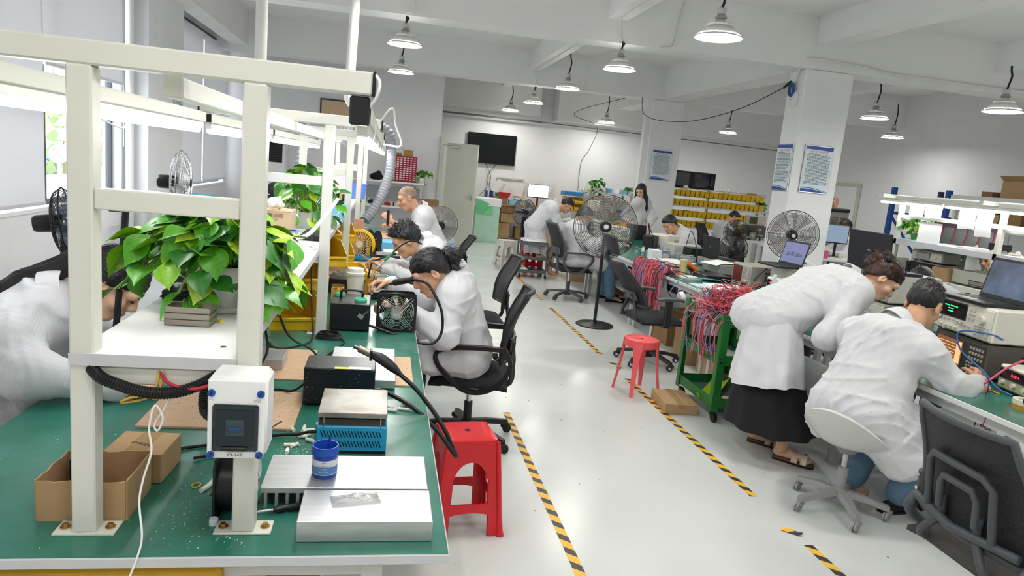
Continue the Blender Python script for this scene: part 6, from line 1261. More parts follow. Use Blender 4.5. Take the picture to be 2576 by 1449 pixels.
wire_pal = [('red_wires', mat('wire_red', '#dd5a60', .45)), ('pink_wires', mat('wire_pink', '#e0808c', .45)), ('dark_wires', mat('wire_dark', '#3b2b33', .5)), ('blue_wires', mat('wire_blue', '#7a8fd0', .45)), ('maroon_wires', mat('wire_maroon', '#8e2438', .45))]
def wires(label, loc, R, n, seed, hang=None, hx=(-1, 0)):
    t = T('wire_heap', label, 'wires', loc, group='heaps of thin wires'); r_ = random.Random(seed); gs = [G() for _ in wire_pal]
    for k in range(n):
        g = gs[r_.choices(range(5), (5, 3, 2, 1.3, 2))[0]]; a = r_.uniform(0, 2*PI); q = r_.random()**.5; c = Vector((math.cos(a)*q*R[0], math.sin(a)*q*R[1], R[2]*(1-q*q)*r_.uniform(.4, 1)))
        if hang and r_.random() < hang[0]:
            y = r_.uniform(-1, 1)*R[1]; x = hang[1]; pts = [c, Vector((x*.8, y, .06+.03*r_.random())), Vector((x-.02-.03*r_.random(), y, -.02)), Vector((x-.05*r_.random()-.01, y+r_.uniform(-.05, .05), -hang[2]*r_.uniform(.3, .8))), Vector((x-.02+r_.uniform(-.03, .03), y+r_.uniform(-.06, .06), -hang[2]*r_.uniform(.6, 1.1)))]
        else: pts = [c+Vector((r_.uniform(-1, 1)*R[0]*.6, r_.uniform(-1, 1)*R[1]*.6, r_.uniform(-.3, .35)*R[2])) for _ in range(5)]; pts = [Vector((p.x, p.y, max(.004, p.z))) for p in pts]
        g.tube(bez(pts, 4), .0024, 4, cap=False)
    for (nm, m), g in zip(wire_pal, gs):
        o = g.o(nm, m, t, 60); o['kind'] = 'stuff'
    g = G()
    for k in range(10): p = (r_.uniform(-1, 1)*R[0]*.8, r_.uniform(-1, 1)*R[1]*.8, R[2]*r_.uniform(.3, .8)); g.box(p, (.02, .014, .01), .002, rotm(r_.random()*3, r_.random()*3, 0))
    o = g.o('connectors', paper, t); o['kind'] = 'stuff'; return t
wires('heap of tangled red and blue wires on the green cart', (2.61, 4.72, .712), (.2, .27, .24), 420, 3, (.09, -.22, .3))
wires('bunch of red wires hanging over the middle bench edge', (2.93, 6.95, BZ), (.1, .42, .1), 300, 6, (.8, -.12, .42))
t = T('picture_frame_tray', 'small pale plastic tray on the corner of the green cart', 'tray', (2.46, 4.98, .777), .2); G().bb(-.05, .05, -.04, .04, 0, .006, .002).bb(-.05, .05, -.04, -.032, .006, .014).bb(-.05, .05, .032, .04, .006, .014).o('tray', mat('tray_pale', '#c9d6cf', .4), t)
board('blue plastic sheet on the middle tier of the green cart', 2.44, 2.6, 4.72, 4.98, .43, .02, mat('sheet_blue', '#3442a8', .4), name='blue_sheet', cat='sheet'); 
for k in range(4): board(('white paper on the middle tier of the cart, lowest sheet', 'white paper on the middle tier of the cart, second sheet', 'white paper on the middle tier of the cart, third sheet', 'white paper on the middle tier of the cart, top sheet')[k], 2.5, 2.72, 4.5+.02*k, 4.8, .43+.004*k, .0035, paper, rz=.12*k, name='paper_sheet', cat='paper')
t = T('lime_card', 'folded lime green card on the bottom tier of the cart', 'card', (2.52, 4.68, .112), .6); G().grid(lambda u, v: ((u-.5)*.26, (v-.5)*.12, .03+.12*u*u-.05*math.sin(PI*v)), 8, 5, .002).o('card', mat('lime', '#b6d12c', .6), t, 60)
can('brown cardboard tube on the bottom tier of the cart', (2.68, 4.85, .109), .045, .12, card2, True, 'tube', 'cardboard_tube'); bag('silver antistatic bag on the bottom tier of the cart', (2.7, 4.62, .11), .2, .18, .12, 9, mat('antistatic', '#8f959c', .15, .6)); board('yellow strip on the bottom tier of the cart', 2.5, 2.8, 4.45, 4.5, .16, .012, mat('pale_yellow', '#f0e2a0', .6), name='yellow_strip', cat='strip')
carton('flat brown carton on the floor against the green cart', 2.12, 2.37, 4.55, 4.92, 0, .075, rz=-.1, name='flat_carton'); 
open_carton('open carton on the floor behind the green cart', 2.9, 3.3, 5.3, 5.75, 0, .3); carton('carton with white label under the middle bench', 2.85, 3.1, 5.9, 6.2, 0, .38); carton('brown carton under the middle bench beside the wires', 2.95, 3.35, 6.6, 7.0, 0, .34, card2); carton('dark carton on the floor behind the seated person', 3.2, 3.7, 9.5, 9.9, 0, .3, card2); carton('tall brown carton under the far middle bench', 2.95, 3.3, 10.5, 10.8, 0, .55)
# trays, bottle, supplies on second unit
t = T('tray_stack', 'stack of grey aluminium trays on the bench beside the cart', 'tray', (3.1, 4.75, BZ), .15)
for k in range(9): G().box((.006*(k % 3-1), .008*((k*2) % 3-1), .012+.02*k), (.2, .5, .017), .003).o('tray', mat('alu_tray', '#a3a8aa', .4, .6, var=.1, vs=10), t)
t = T('pcb_frames', 'pale plastic frames lying on the tray stack', 'frame', (3.12, 5.3, BZ), .1)
for k in range(5): G().bb(-.12+.05*k, -.08+.05*k, -.1, .1, .0, .012).o('bar', mat('frame_pale', '#cfd3cd', .5), t)
G().bb(-.13, .14, -.1, -.08, 0, .014).bb(-.13, .14, .08, .1, 0, .014).o('rail', MATS['frame_pale'], t)
t = T('water_bottle', 'clear water bottle with green label on the middle bench', 'bottle', (3.3, 5.35, BZ)); G().lathe([(0, 0), (.033, .0), (.034, .02), (.031, .06), (.034, .1), (.034, .15), (.022, .19), (.013, .205), (.013, .23), (0, .23)], n=22).o('bottle', mat('pet_clear', '#dfe8ec', .1, alpha=.45), t, 40); G().lathe([(.0346, .075), (.0346, .14)], n=22).o('label', mat('label_green', '#1c7a46', .5), t, 40); G().cyl((0, 0, .215), (0, 0, .235), .015, n=14).o('cap', paper, t)
instrument('black power supply with red knobs beside the green-labelled bottle', (3.6, 5.45, BZ), -PI/2+.35, .13, .28, .15, bm, bm, None, [], [(-.35, .35, .2, .8, 3, 4)], False, 'power_supply', False)
t = instrument('white power supply with red and green displays behind the bottle', (3.66, 5.72, BZ), -PI/2, .2, .3, .16, panel_w, panel_w, (-.35, .1, .4, .85, scr_off, (('0.00', .72, .022, redl), ('0.00', .52, .022, grn))), [(.3, .7, .012), (.3, .35, .012)], None, False, 'power_supply', False); lid('mint round lid on the white power supply', (3.7, 5.72, BZ+.161), .045, .02); 
instrument('taupe oscilloscope with dark red screen on the middle bench', (3.66, 6.32, BZ), -PI/2, .36, .28, .2, mat('scope_body', '#a3a198', .5), mat('scope_face', '#9c998f', .5), (-.4, .05, .15, .88, mat('crt_red', '#4a2320', .2, emit=.08, ecol='#a04a38')), [(.36, .25, .014)], [(.1, .46, .4, .9, 5, 5), (.1, .3, .12, .34, 3, 2), (-.42, .05, .03, .1, 8, 1)], True, 'oscilloscope')
metal_box('long beige instrument carrying the open laptop', 3.68, 4.12, 5.62, 6.12, BZ+.162, BZ+.26, body_b, 'beige_instrument') if False else None
instrument('large beige instrument carrying the laptop with the meter reading', (3.88, 5.95, BZ+.0), -PI/2, .22, .4, .25, body_b, body_b)
laptop('open laptop showing a meter reading beside the bent man', (3.66, 5.9, BZ+.251), -PI/2+.1, .34, .24, .25, mat('lavender_screen', '#6d7099', .3, emit=.2, ecol='#8285b4'), (('-20.02 dBm', .05, ink, .45),))
t = T('multimeter', 'orange handheld multimeter leaning on the middle bench', 'multimeter', (3.3, 6.85, BZ+.03), -PI/2, rot=(1.1, 0, -PI/2+.3)); G().bb(-.045, .045, -.025, .025, 0, .2, .014).o('holster', mat('meter_orange', '#e06a32', .45), t); G().bb(-.035, .035, -.029, -.022, .015, .185, .006).o('face', mat('meter_face', '#4a3a34', .5), t); G().bb(-.028, .028, -.031, -.028, .13, .175, .002).o('display', mat('lcd', '#8d988a', .3), t); G().cyl((0, -.028, .085), (0, -.036, .085), .022, n=18).o('dial', dark_g, t, 40)
for q in (-.02, 0, .02): G().cyl((q, -.028, .035), (q, -.034, .035), .006, n=8).o('jack', redl if False else mat('jack_red', '#b32a2a', .5), t)
t = T('paper_cup', 'pale yellow paper cup on the middle bench', 'cup', (3.08, 6.72, BZ)); G().lathe([(0, 0), (.028, 0), (.042, .15), (.044, .152), (.04, .152), (.03, .08), (0, .08)], n=24).o('cup', mat('cup_yellow', '#eee2a0', .5), t, 40); G().cyl((0, 0, .15), (0, 0, .156), .04, n=20).o('lid', mat('cup_lid', '#d9c7ae', .4), t)
board('white notebook beside the paper cup', 2.95, 3.15, 6.4, 6.6, BZ, .012, paper, rz=.2, name='notebook', cat='notebook'); board('pale blue papers on the middle bench edge', 2.88, 3.1, 5.7, 6.1, BZ, .006, mat('paper_blue', '#c6d9e4', .6), rz=.1, name='paper_sheet', cat='paper'); board('white folder sheets on the middle bench before the oscilloscope', 3.0, 3.35, 5.75, 6.1, BZ+.007, .01, paper, rz=-.15, name='paper_sheet', cat='paper')
metal_box('black printer-like device before the oscilloscope', 3.15, 3.42, 6.3, 6.62, BZ, BZ+.06, bm); cable('light blue lead curling over the middle bench edge', [(3.3, 6.3, .77), (3.05, 6.15, .8), (2.86, 6.2, .78), (2.8, 6.3, .65), (2.85, 6.4, .6)], .005, mat('lightblue_wire', '#6fb0cc', .45)); cable('black lead curling beside the light blue one', [(3.1, 6.6, .77), (2.9, 6.5, .8), (2.8, 6.42, .66), (2.84, 6.35, .55)], .004)
t = T('masking_tape', 'white tape roll hanging at the middle bench edge', 'tape', (2.8, 6.05, .62)); G().lathe([(.03, -.02), (.055, -.02), (.055, .02), (.03, .02), (.03, -.02)], n=24, R=rotm(0, PI/2-.3, 0)).o('roll', paper, t, 40)
# third and fourth units
instrument('grey instrument draped with white paper', (3.7, 7.0, BZ), -PI/2, .4, .34, .12, body_g, body_g, None, [], None); t = T('draped_paper', 'white paper drooping over the grey instrument', 'paper', (3.6, 6.95, BZ+.122), .3); G().grid(lambda u, v: ((u-.5)*.32, (v-.5)*.26, .012*math.sin(6*u)*math.sin(4*v)+.01-.09*max(0, .3-u)**1.2), 10, 8, .001).o('sheet', paper, t, 60)
laptop('black laptop seen from behind the lid beyond the orange multimeter', (3.9, 7.55, BZ+.1), PI/2+.1, .36, .25, .08, None, (), None, True); metal_box('low grey case under the laptop beyond the multimeter', 3.72, 4.1, 7.35, 7.75, BZ, BZ+.098, body_g)
metal_box('black hot air station at the far side of the middle bench', 3.75, 4.05, 8.0, 8.25, BZ, BZ+.16, bm, 'hot_air_station'); t = instrument('black benchtop device with white side panel beside the black-haired man', (3.6, 9.0, BZ), -PI/2+.9, .16, .22, .2, bm, bm, None, [], None, False, 'bench_device', False)
instrument('white instrument behind the black benchtop device', (3.85, 9.12, BZ), -PI/2+.6, .3, .3, .22, panel_w, panel_w, None, [(-.2, .5, .02)], None); carton('small white box on the middle bench', 3.2, 3.33, 7.9, 8.05, BZ, BZ+.11, paper, tape_=False); board('papers spread on the middle bench by the red wires', 3.05, 3.5, 7.3, 7.7, BZ+.03, .012, paper, rz=.4, name='paper_sheet', cat='paper')
metal_box('pale flat case stack by the red wires', 3.0, 3.35, 7.25, 7.7, BZ, BZ+.028, body_b); metal_box('grey power box on the far middle bench', 3.7, 4.05, 8.4, 8.75, BZ, BZ+.15, body_b); basket('blue-grey parts tray behind the white box', (3.4, 8.2, BZ), .2, .16, .2, .09, mat('bluegrey_pl', '#7f95b5', .5), slots=False)
clutter(20, 3.0, 3.6, 7.8, 9.3, BZ, 'small part on the middle bench behind the big fan', 'parts behind the big fan', 6, .03, .1, (2, 5, 6, 8, 10, 11)); clutter(12, 3.0, 3.4, 6.6, 7.2, BZ, 'small part on the middle bench beside the wires', 'parts beside the wires', 7, .02, .07, (2, 6, 8, 10, 3)); clutter(10, 3.4, 4.0, 5.0, 5.4, BZ, 'small part beside the black power supply', 'parts beside the black power supply', 8, .02, .06, (4, 6, 3, 10))
clutter(26, 3.45, 4.05, 6.7, 9.4, BZ, 'small grey or black part at the far side of the middle bench', 'parts at the far side of the middle bench', 10, .05, .16, (2, 5, 6, 8, 10, 10)); clutter(14, 3.0, 3.3, 4.95, 5.6, BZ, 'small part beside the tray stack', 'parts beside the tray stack', 11, .02, .07, (3, 8, 10, 2)); clutter(26, 5.7, 6.6, 4.8, 6.0, BZ, 'small part on the near end of the right bench', 'parts on the near end of the right bench', 13, .05, .15, (2, 5, 6, 8, 10, 11)); clutter(12, 6.05, 6.4, 5.0, 6.9, 1.282, 'small part on the right shelf', 'parts on the right shelf', 14, .03, .09, (2, 6, 8, 10)); clutter(14, 3.0, 3.7, 9.5, 11.0, BZ, 'small dark part on the far middle bench', 'parts on the far middle bench', 9, .04, .12, (2, 6, 8, 10)); instrument('dark instrument on the far middle bench before the bending man', (3.45, 10.9, BZ), -PI/2, .4, .3, .22, panel_w, body_g, (-.4, 0, .2, .8, scr_off), [(.3, .5, .02)], [(.08, .24, .2, .8, 3, 4)]); instrument('white instrument with dark screen on the far middle bench', (3.5, 10.2, BZ), -PI/2, .42, .3, .2, panel_w, panel_w, (-.4, -.05, .2, .8, scr_off), [(.3, .5, .02)], [(.05, .24, .2, .8, 3, 4)])
cable('black lead arching behind the laptop with the meter reading', [(3.9, 8.5, .9), (3.85, 8.3, 1.1), (3.8, 8.0, .95), (3.78, 7.9, .77)], .005); cable('black lead arching in front of the black-haired man', [(3.6, 9.05, .95), (3.5, 8.9, 1.12), (3.45, 8.6, 1.0), (3.5, 8.3, .8)], .006)
# small grey cart
t = T('utility_cart', 'small dark grey three-tier cart with cans beside the bending man', 'cart', (2.13, 10.6, 0)); ucm = mat('cart_grey', '#5a5d61', .5)
for z in (.08, .29, .52): G().bb(0, .42, 0, .3, z, z+.008).bb(0, .42, -.004, .0, z, z+.05).bb(0, .42, .3, .304, z, z+.05).bb(-.004, 0, 0, .3, z, z+.05).bb(.42, .424, 0, .3, z, z+.05).o('tray', ucm, t)
for x in (0, .42):
    for y in (0, .3): G().bb(x-.012, x+.012, y-.012, y+.012, .05, .57).o('leg', ucm, t); caster(t, x, y+.02, black_p, .025)
t = T('white_rack', 'white ribbed rack on the small grey cart', 'rack', (2.34, 10.75, .571)); G().bb(-.19, .19, -.12, .12, 0, .018, .004).o('plate', paper, t)
for k in range(14): G().bb(-.18+k*.026, -.17+k*.026, -.1, .1, .018, .04).o('rib', paper, t)
for k in range(5): can('small red drink can on the middle tier of the grey cart', (2.18+.035*k, 10.66+.02*(k % 2), .298), .017, .06, mat('can_red', '#b8332c', .35, .3), False, 'can', 'drink_can')['group'] = 'cans on the grey cart'
carton('small brown box on the middle tier of the grey cart', 2.4, 2.53, 10.62, 10.75, .298, .36); bag('white bag on the bottom tier of the grey cart', (2.22, 10.72, .09), .15, .14, .07, 12, mat('bag_white', '#e6ecec', .5)); metal_box('black tool case on the bottom tier of the grey cart', 2.35, 2.52, 10.65, 10.8, .09, .13, bm)
# sandals
sol = mat('sandal_sole', '#6b4a30', .7); stp = mat('sandal_strap', '#d9cdb8', .6)
for k, (x, y, a) in enumerate(((2.62, 3.74, -.75), (2.6, 4.02, -.7))):
    t = T('sandal', ('beige two-strap sandal on the near foot of the bending woman', 'brown sandal on the far foot of the bending woman')[k], 'sandal', (x, y, 0), a)
    ol = [(-.12, .0), (-.11, .028), (-.04, .03), (.04, .04), (.1, .038), (.135, .015), (.135, -.015), (.1, -.04), (.04, -.042), (-.04, -.03), (-.11, -.028)]; G().prism(ol, 0, .012).o('outsole', black_m, t); G().prism([(p[0]*.97, p[1]*.95) for p in ol], .012, .024).o('footbed', sol, t)
    for xx in (.02, .075):
        G().grid(lambda u, v: (xx-.018+.036*v, .046*math.cos(PI*u), .02+.05*math.sin(PI*u)), 10, 2, .003).o('strap', stp, t, 60); G().box((xx, .02, .068), (.02, .014, .004), .001, rotm(.5, 0, 0)).o('buckle', steel, t)
    v, q = sdf([RC((-.085, 0, .055), (-.02, 0, .06), .034, .034), RC((-.02, 0, .055), (.07, 0, .042), .033, .026), RC((-.06, 0, .06), (-.07, 0, .14), .034, .03)]+[RC((.07, y_, .038), (.112-abs(y_-.012)*.5, y_*1.15, .034), .0115, .0095) for y_ in (.027, .011, -.003, -.016, -.028)], .006, .012); put('foot', np_mesh('foot', [(v, q)], skins[0]), t)['label'] = 'bare foot in the sandal'
for k, (x, y, a) in enumerate(((3.17, 8.93, -.1), (3.15, 9.2, 0), (2.9, 3.12, .2))):
    t = T('shoe', ('black slipper of the person behind the big fan, near foot', 'black slipper of the person behind the big fan, far foot', 'black shoe under the seated man')[k], 'shoe', (x, y, 0), a); v, q = sdf([RC((-.1, 0, .035), (.02, 0, .04), .036, .038), RC((.02, 0, .036), (.13, 0, .03), .042, .03)], .009, .02); put('upper', np_mesh('upper', [(v, q)], blackc), t); G().prism([(-.14, -.03), (.1, -.045), (.165, -.02), (.165, .02), (.1, .045), (-.14, .03)], 0, .014).o('sole', black_m, t)
# bending woman's skirt
def skirt_fn(u, v):
    a = 2*PI*u; r = .15+.13*v+.015*v*math.sin(9*a+1); return (2.46+.05*v+math.cos(a)*r*.95, 3.93-.05*v+math.sin(a)*r*1.1, .72-.52*v)
tag(G().grid(skirt_fn, 48, 8, .004).o('long_skirt', blackc, None, 70), 'long black skirt of the bending woman', 'skirt')
# ================================================================== right bench with shelves and tube lights
RX = 6.0
t = T('workbench', 'right workbench under the white shelf frame with tube light', 'workbench', (0, 4.6, 0)); G().bb(5.65, 6.9, 0, 3.6, BZ-.03, BZ-.002, .003).o('top_board', MATS['edge_white'], t); G().bb(5.655, 6.895, .003, 3.597, BZ-.003, BZ).o('mat', green_top, t)
for x in (5.75, 6.8):
    for y in (.1, 1.75, 3.45): G().bb(x-.025, x+.025, y, y+.05, 0, BZ-.03).o('leg', grey_fr, t)
t = T('shelf_frame', 'cream shelf frame with hanging papers and tube light on the right bench', 'shelf', (0, 0, 0))
for x in (6.0, 6.42):
    for y in (7.3, 5.9, 4.65): G().bb(x-.025, x+.025, y-.025, y+.025, BZ, 1.75, .003).o('post', frame_w, t)
    for z in (1.53,): G().bb(x-.02, x+.02, 4.65, 7.3, z, z+.04).o('paper_bar', frame_w, t)
for y in (7.3, 5.9, 4.65): G().bb(5.7, 6.75, y-.025, y+.025, 1.75, 1.79).o('cross_beam', frame_w, t)
G().bb(5.98, 6.44, 4.6, 7.32, 1.255, 1.28, .002).o('shelf_board', laminate, t); G().bb(5.975, 5.98, 4.6, 7.32, 1.22, 1.281).o('shelf_edge', edge_g, t)
for y in (7.3, 5.9): G().bb(6.0, 6.42, y-.02, y+.02, 1.5, 1.54).o('short_bar', frame_w, t)
rail(5.9, 5.55, 7.6, 1.735, 'lit tube light in front of the right shelf frame'); rail(5.9, 3.9, 5.45, 1.735, 'lit tube light at the right edge of the photo'); rail(6.5, 5.6, 7.5, 1.76, 'rear tube light of the right shelf frame')
for k, (y, w, h_) in enumerate(((7.02, .22, .13), (6.77, .24, .13), (6.3, .22, .2), (6.08, .2, .26))): tag(G().grid(lambda u, v: (5.965-.01*math.sin(3*v), y-w/2+w*u, 1.69-h_*v+.004*math.sin(5*u)), 5, 5, .001).o('hanging_paper', paper, None, 60), ('striped white paper hung at the far end of the right frame', 'white paper with a pen line hung second on the right frame', 'white paper hung third on the right frame', 'long white paper hung nearest the right post')[k], 'paper', 'papers hung on the right frame')
G().grid(lambda u, v: (5.955, 6.72+.1*u, 1.61-.012*math.sin(PI*u)), 8, 1, .001).o('pen_line', ink, bpy.data.objects['hanging_paper.001'])
tag(G().bb(6.0, 6.012, 6.66, 6.99, 1.281, 1.51, .004).o('square_sheet', paper), 'white square panel standing on the right shelf', 'panel'); t = T('harness_board', 'grey board with dark red wire harnesses behind the white panel', 'board', (6.5, 6.85, 1.281)); G().bb(0, .01, -.55, .45, 0, .27).o('panel', mat('dull_grey', '#77797d', .6), t); G().bb(-.03, 0, -.45, .4, .2, .27).o('harness_row', mat('harness', '#5a2438', .6, var=.5, vs=40, col2='#2c2a5a'), t)
for k in range(5): G().tube(bez([(-.02, -.4+.18*k, .2), (-.04, -.42+.18*k, .12), (-.03, -.38+.18*k, .03)], 4), .008, 5).o('harness', mat('wire_maroon', '#8e2438'), t, 60)
pothos('green pothos in a white pot on the far end of the right shelf', (6.18, 7.2, 1.281), .22, 60, .08, .06, .1, .16, 21, droop=.08)
board('stack of papers on the right shelf', 6.05, 6.3, 6.0, 6.5, 1.281, .02, paper, name='paper_stack', cat='paper'); metal_box('black and red cube device on the right shelf', 6.1, 6.25, 5.98, 6.12, 1.302, 1.38, bm); metal_box('dark parts box at the near end of the right shelf', 6.1, 6.35, 5.3, 5.7, 1.281, 1.34, mat('taupe_parts', '#6d6055', .6, var=.4, vs=30)); board('teal folder on the far end of the right shelf', 6.02, 6.2, 7.0, 7.28, 1.281, .01, mat('folder_teal', '#8fcac0', .5), name='folder', cat='folder')
instrument('grey rack instrument under the right shelf', (6.3, 6.9, 1.06), -PI/2, .48, .4, .13, body_g, body_b, (-.3, .1, .2, .8, mat('rack_panel', '#9d9c94', .5)), [(.3, .5, .015)], None); metal_box('grey computer tower lying under the rack instrument', 6.1, 6.5, 6.66, 7.14, BZ, 1.058, body_g, 'computer'); t = T('desktop_computer', 'black desktop computer case with round vent beside the shelf', 'computer', (6.04, 6.9, .92)); G().bb(-.03, .03, -.2, .2, 0, .13, .01).lathe([(.04, -.035), (.045, -.03), (.045, .0)], (0, .1, .065), 20, rotm(0, PI/2, 0)).o('case', black_p, t)
for k in range(5): G().bb(-.034, -.03, -.15+.03*k, -.135+.03*k, .02, .11).o('vent', steel, t)
t = T('desk_speaker', 'grey desk speaker with white side on the right bench', 'speaker', (6.1, 6.32, 1.06), -.3); G().bb(-.06, .06, -.06, .06, 0, .17, .008).o('cabinet', paper, t); G().bb(-.064, -.058, -.058, .058, .003, .167, .004).o('baffle', dark_g, t); G().lathe([(0, .004), (.03, .004), (.034, .0)], (-.064, 0, .1), 20, rotm(0, -PI/2, 0)).o('cone', black_p, t, 40); G().cyl((-.066, 0, .1), (-.072, 0, .1), .012, n=14).o('dust_cap', steel, t, 40)
instrument('beige cabinet instrument below the speaker', (6.25, 6.2, .9), -PI/2, .5, .4, .155, body_b, body_b, (-.0, .4, .2, .4, mat('louver_grey', '#8d8f8c')), [], None); metal_box('stack of white cases on the right bench', 6.0, 6.4, 5.95, 6.4, BZ, .895, panel_w); open_carton('small torn carton on the right bench', 5.95, 6.15, 6.45, 6.62, .9, 1.05); metal_box('white printer on the far end of the right bench', 6.0, 6.35, 7.45, 7.8, BZ, 1.05, panel_w); metal_box('white case under the right carton', 5.92, 6.2, 6.42, 6.65, BZ, .9, panel_w)
# blue rack and cartons at the right wall
bl = mat('rack_blue', '#1f4f9a', .45); t = T('pallet_rack', 'tall blue steel rack uprights at the right wall', 'rack', (0, 0, 0))
for x in (9.3, 10.3):
    for y in (11.6, 10.3): G().bb(x-.04, x+.04, y-.04, y+.04, 0, 2.0, .005).o('upright', bl if x < 10 else mat('rack_navy', '#12213f', .5), t)
for y in (11.6, 10.3):
    for z in (.4, 1.5): G().bb(9.3, 10.3, y-.02, y+.02, z, z+.05).o('bar', bl, t)
    G().tube([(9.34, y, 1.45), (10.26, y, .45)], .025, 6).o('brace', bl, t)
G().bb(9.28, 9.32, 10.3, 11.6, .3, .4).o('beam', mat('rack_orange', '#223a66', .5), t)
t = T('goods_shelf', 'black-topped shelf carrying cartons above the right wall', 'shelf', (0, 0, 0)); G().bb(9.3, 10.5, 8.2, 10.2, 1.9, 1.93).o('deck', mat('shelf_dark', '#2c2e33', .6), t); G().bb(9.25, 9.3, 8.2, 10.2, 1.83, 1.93).o('lip', edge_g, t)
for x in (9.35, 10.45):
    for y in (8.25, 10.15): G().bb(x-.03, x+.03, y-.03, y+.03, 0, 1.9).o('post', frame_w, t)
for z in (1.4, .9): G().bb(9.3, 10.5, 8.2, 10.2, z, z+.03).o('deck', laminate, t)
open_carton('large open carton with label on the wall shelf', 9.45, 9.95, 9.0, 9.45, 1.931, 2.2, flaps=.12); open_carton('small brown carton beside the large one on the wall shelf', 9.4, 9.7, 9.55, 9.75, 1.931, 2.02, card2); basket('light blue box on the wall shelf', (9.6, 8.65, 1.931), 0, .3, .3, .12, ltblue_p, slots=False)
for k in range(4): carton(('brown carton on the second deck of the wall shelf, far', 'yellowish carton on the second deck of the wall shelf', 'tall carton on the second deck of the wall shelf', 'tan carton on the second deck of the wall shelf, near')[k], 9.4, 9.8, 9.75-.4*k, 10.05-.4*k, 1.431, 1.62+.05*(k % 3), card if k % 2 else card2)
# cooler, desk, monitor, black hanger, door in the right corner
t = T('air_cooler', 'tall grey air cooler with louvres behind the far desk', 'cooler', (8.2, 11.7, 0)); ac = mat('cooler_grey', '#8f8d88', .5); G().bb(-.2, .2, -.18, .2, .03, 1.45, .02).o('body', ac, t); G().bb(-.21, .21, -.19, .21, 1.45, 1.52, .02).o('top', black_p, t)
for s in (-1, 1):
    for k in range(14): G().bb(s*.09-.07, s*.09+.07, -.186, -.178, .95+k*.03, .965+k*.03).o('louvre', mat('louvre_dark', '#5a5650', .6), t)
for sx in (-.15, .15): caster(t, sx, .0, black_p, .03)
t = T('cable_hanger', 'black metal gallows frame draped with cables beside the column', 'stand', (8.25, 12.3, 0)); G().tube([(-.35, 0, 0), (-.35, 0, 2.0), (.25, 0, 2.0), (.25, 0, 0)], .02, 6).o('frame', black_p, t)
for k in range(3): G().tube(bez([(.2-.03*k, -.02, 2.02), (.24, -.03, 1.8), (.1, -.03, 1.5), (.05-.04*k, -.02, 1.1)], 5), .008, 5).o('hanging_cable', black_m, t, 60)
d2 = T('door_2', 'pale door with cream frame at the far right wall', 'door', (XR-.02, 15.05, 0)); d2['kind'] = 'structure'; G().bb(-.03, 0, -.5, .5, 0, 2.08).o('frame', cream, d2); G().bb(-.04, -.025, -.42, .42, .01, 2.0).o('leaf', paper, d2)
t = T('workbench', 'far right desk with monitor in front of the air cooler', 'workbench', (0, 0, 0)); G().bb(6.7, 7.6, 9.6, 11.6, BZ-.03, BZ).o('top_board', MATS['edge_white'], t)
for x in (6.76, 7.54):
    for y in (9.66, 11.54): G().bb(x-.02, x+.02, y-.02, y+.02, 0, BZ-.03).o('leg', grey_fr, t)
def monitor(label, loc, rz, w, h, sm_, hz=.12, texts=()):
    t = T('monitor', label, 'monitor', loc, rz, 'computer monitors'); G().bb(-w/2, w/2, -.015, .02, hz, hz+h, .006).o('housing', black_p, t); G().bb(-w/2+.01, w/2-.01, -.017, -.0145, hz+.02, hz+h-.01).o('screen', sm_, t); G().bb(-.02, .02, .0, .03, .01, hz+.05).o('stand', black_p, t); G().bb(-.1, .1, -.08, .08, 0, .012, .004).o('foot', black_p, t)
    for (s, x, z, ts) in texts: text(s, ts, ink, t, (x, -.018, hz+z), ext=.0002)
    return t
monitor('black monitor with blue-grey picture at the far right desk', (7.2, 10.1, BZ), -.55, .34, .3, mat('bluegrey_screen', '#7f93ab', .3, emit=.35, ecol='#8fa3bb'), .22)
clutter(14, 6.75, 7.3, 9.65, 10.9, BZ, 'small dark part on the far right desk', 'parts on the far right desk', 12, .05, .14, (6, 6, 10, 2, 1)); can('pink pot on the far right desk', (6.8, 9.75, BZ), .05, .12, mat('pot_pink', '#d4577a', .4), False, 'pot', 'pink_pot'); instrument('silver rack instrument at the column foot', (6.2, 8.0, BZ), -PI/2, .4, .3, .16, body_g, mat('silver_face', '#a9acb0', .4, .4), None, [(.2, .5, .02)], [(-.4, .1, .2, .8, 5, 3)]) if False else None
# ================================================================== back of the room
t = T('television', 'black wall television on the back wall above the benches', 'television', (2.46, 17.18, 1.75)); G().bb(-.6, .6, -.06, 0, 0, .72, .008).o('housing', black_p, t); G().bb(-.585, .585, -.064, -.058, .025, .705).o('screen', mat('tv_glass', '#05070b', .1), t); G().box((.2, -.066, .012), (.06, .003, .008)).o('badge', dark_g, t)
for k, x in enumerate((-.12, .15)): cable(('left black lead dangling below the television', 'right black lead dangling below the television')[k], [(2.46+x, 17.15, 1.76), (2.46-x*.3, 17.15, 1.45), (2.46-x*.2, 17.15, 1.2), (2.46-x*1.5, 17.1, .95)], .006)
t = T('key_rail', 'white hook rail with papers on the back wall', 'rail', (3.0, 17.18, 1.42)); G().bb(-.35, .35, -.02, 0, 0, .035).o('rail', frame_w, t)
for k in range(7): G().cyl((-.3+.1*k, -.01, 0), (-.3+.1*k, -.04, -.03), .006, n=6).o('hook', steel, t)
for k, (x, z, a) in enumerate(((2.72, 1.2, .5), (3.22, 1.18, .05), (3.6, 1.33, 0), (3.95, 1.36, 0))): tag(G().grid(lambda u, v: ((u-.5)*.24, -.03-.05*math.sin(PI*u)*(k == 0), -.16+.32*v), 6, 4, .002).o('wall_paper_sheet', paper, None, 60, (x, 17.16, z), (0, a, 0)), ('rolled white paper hanging tilted on the back wall hooks', 'white sheet hanging straight on the back wall hooks', 'white notice left above the monitor', 'white notice right above the monitor')[k], 'paper', 'papers on the back wall')
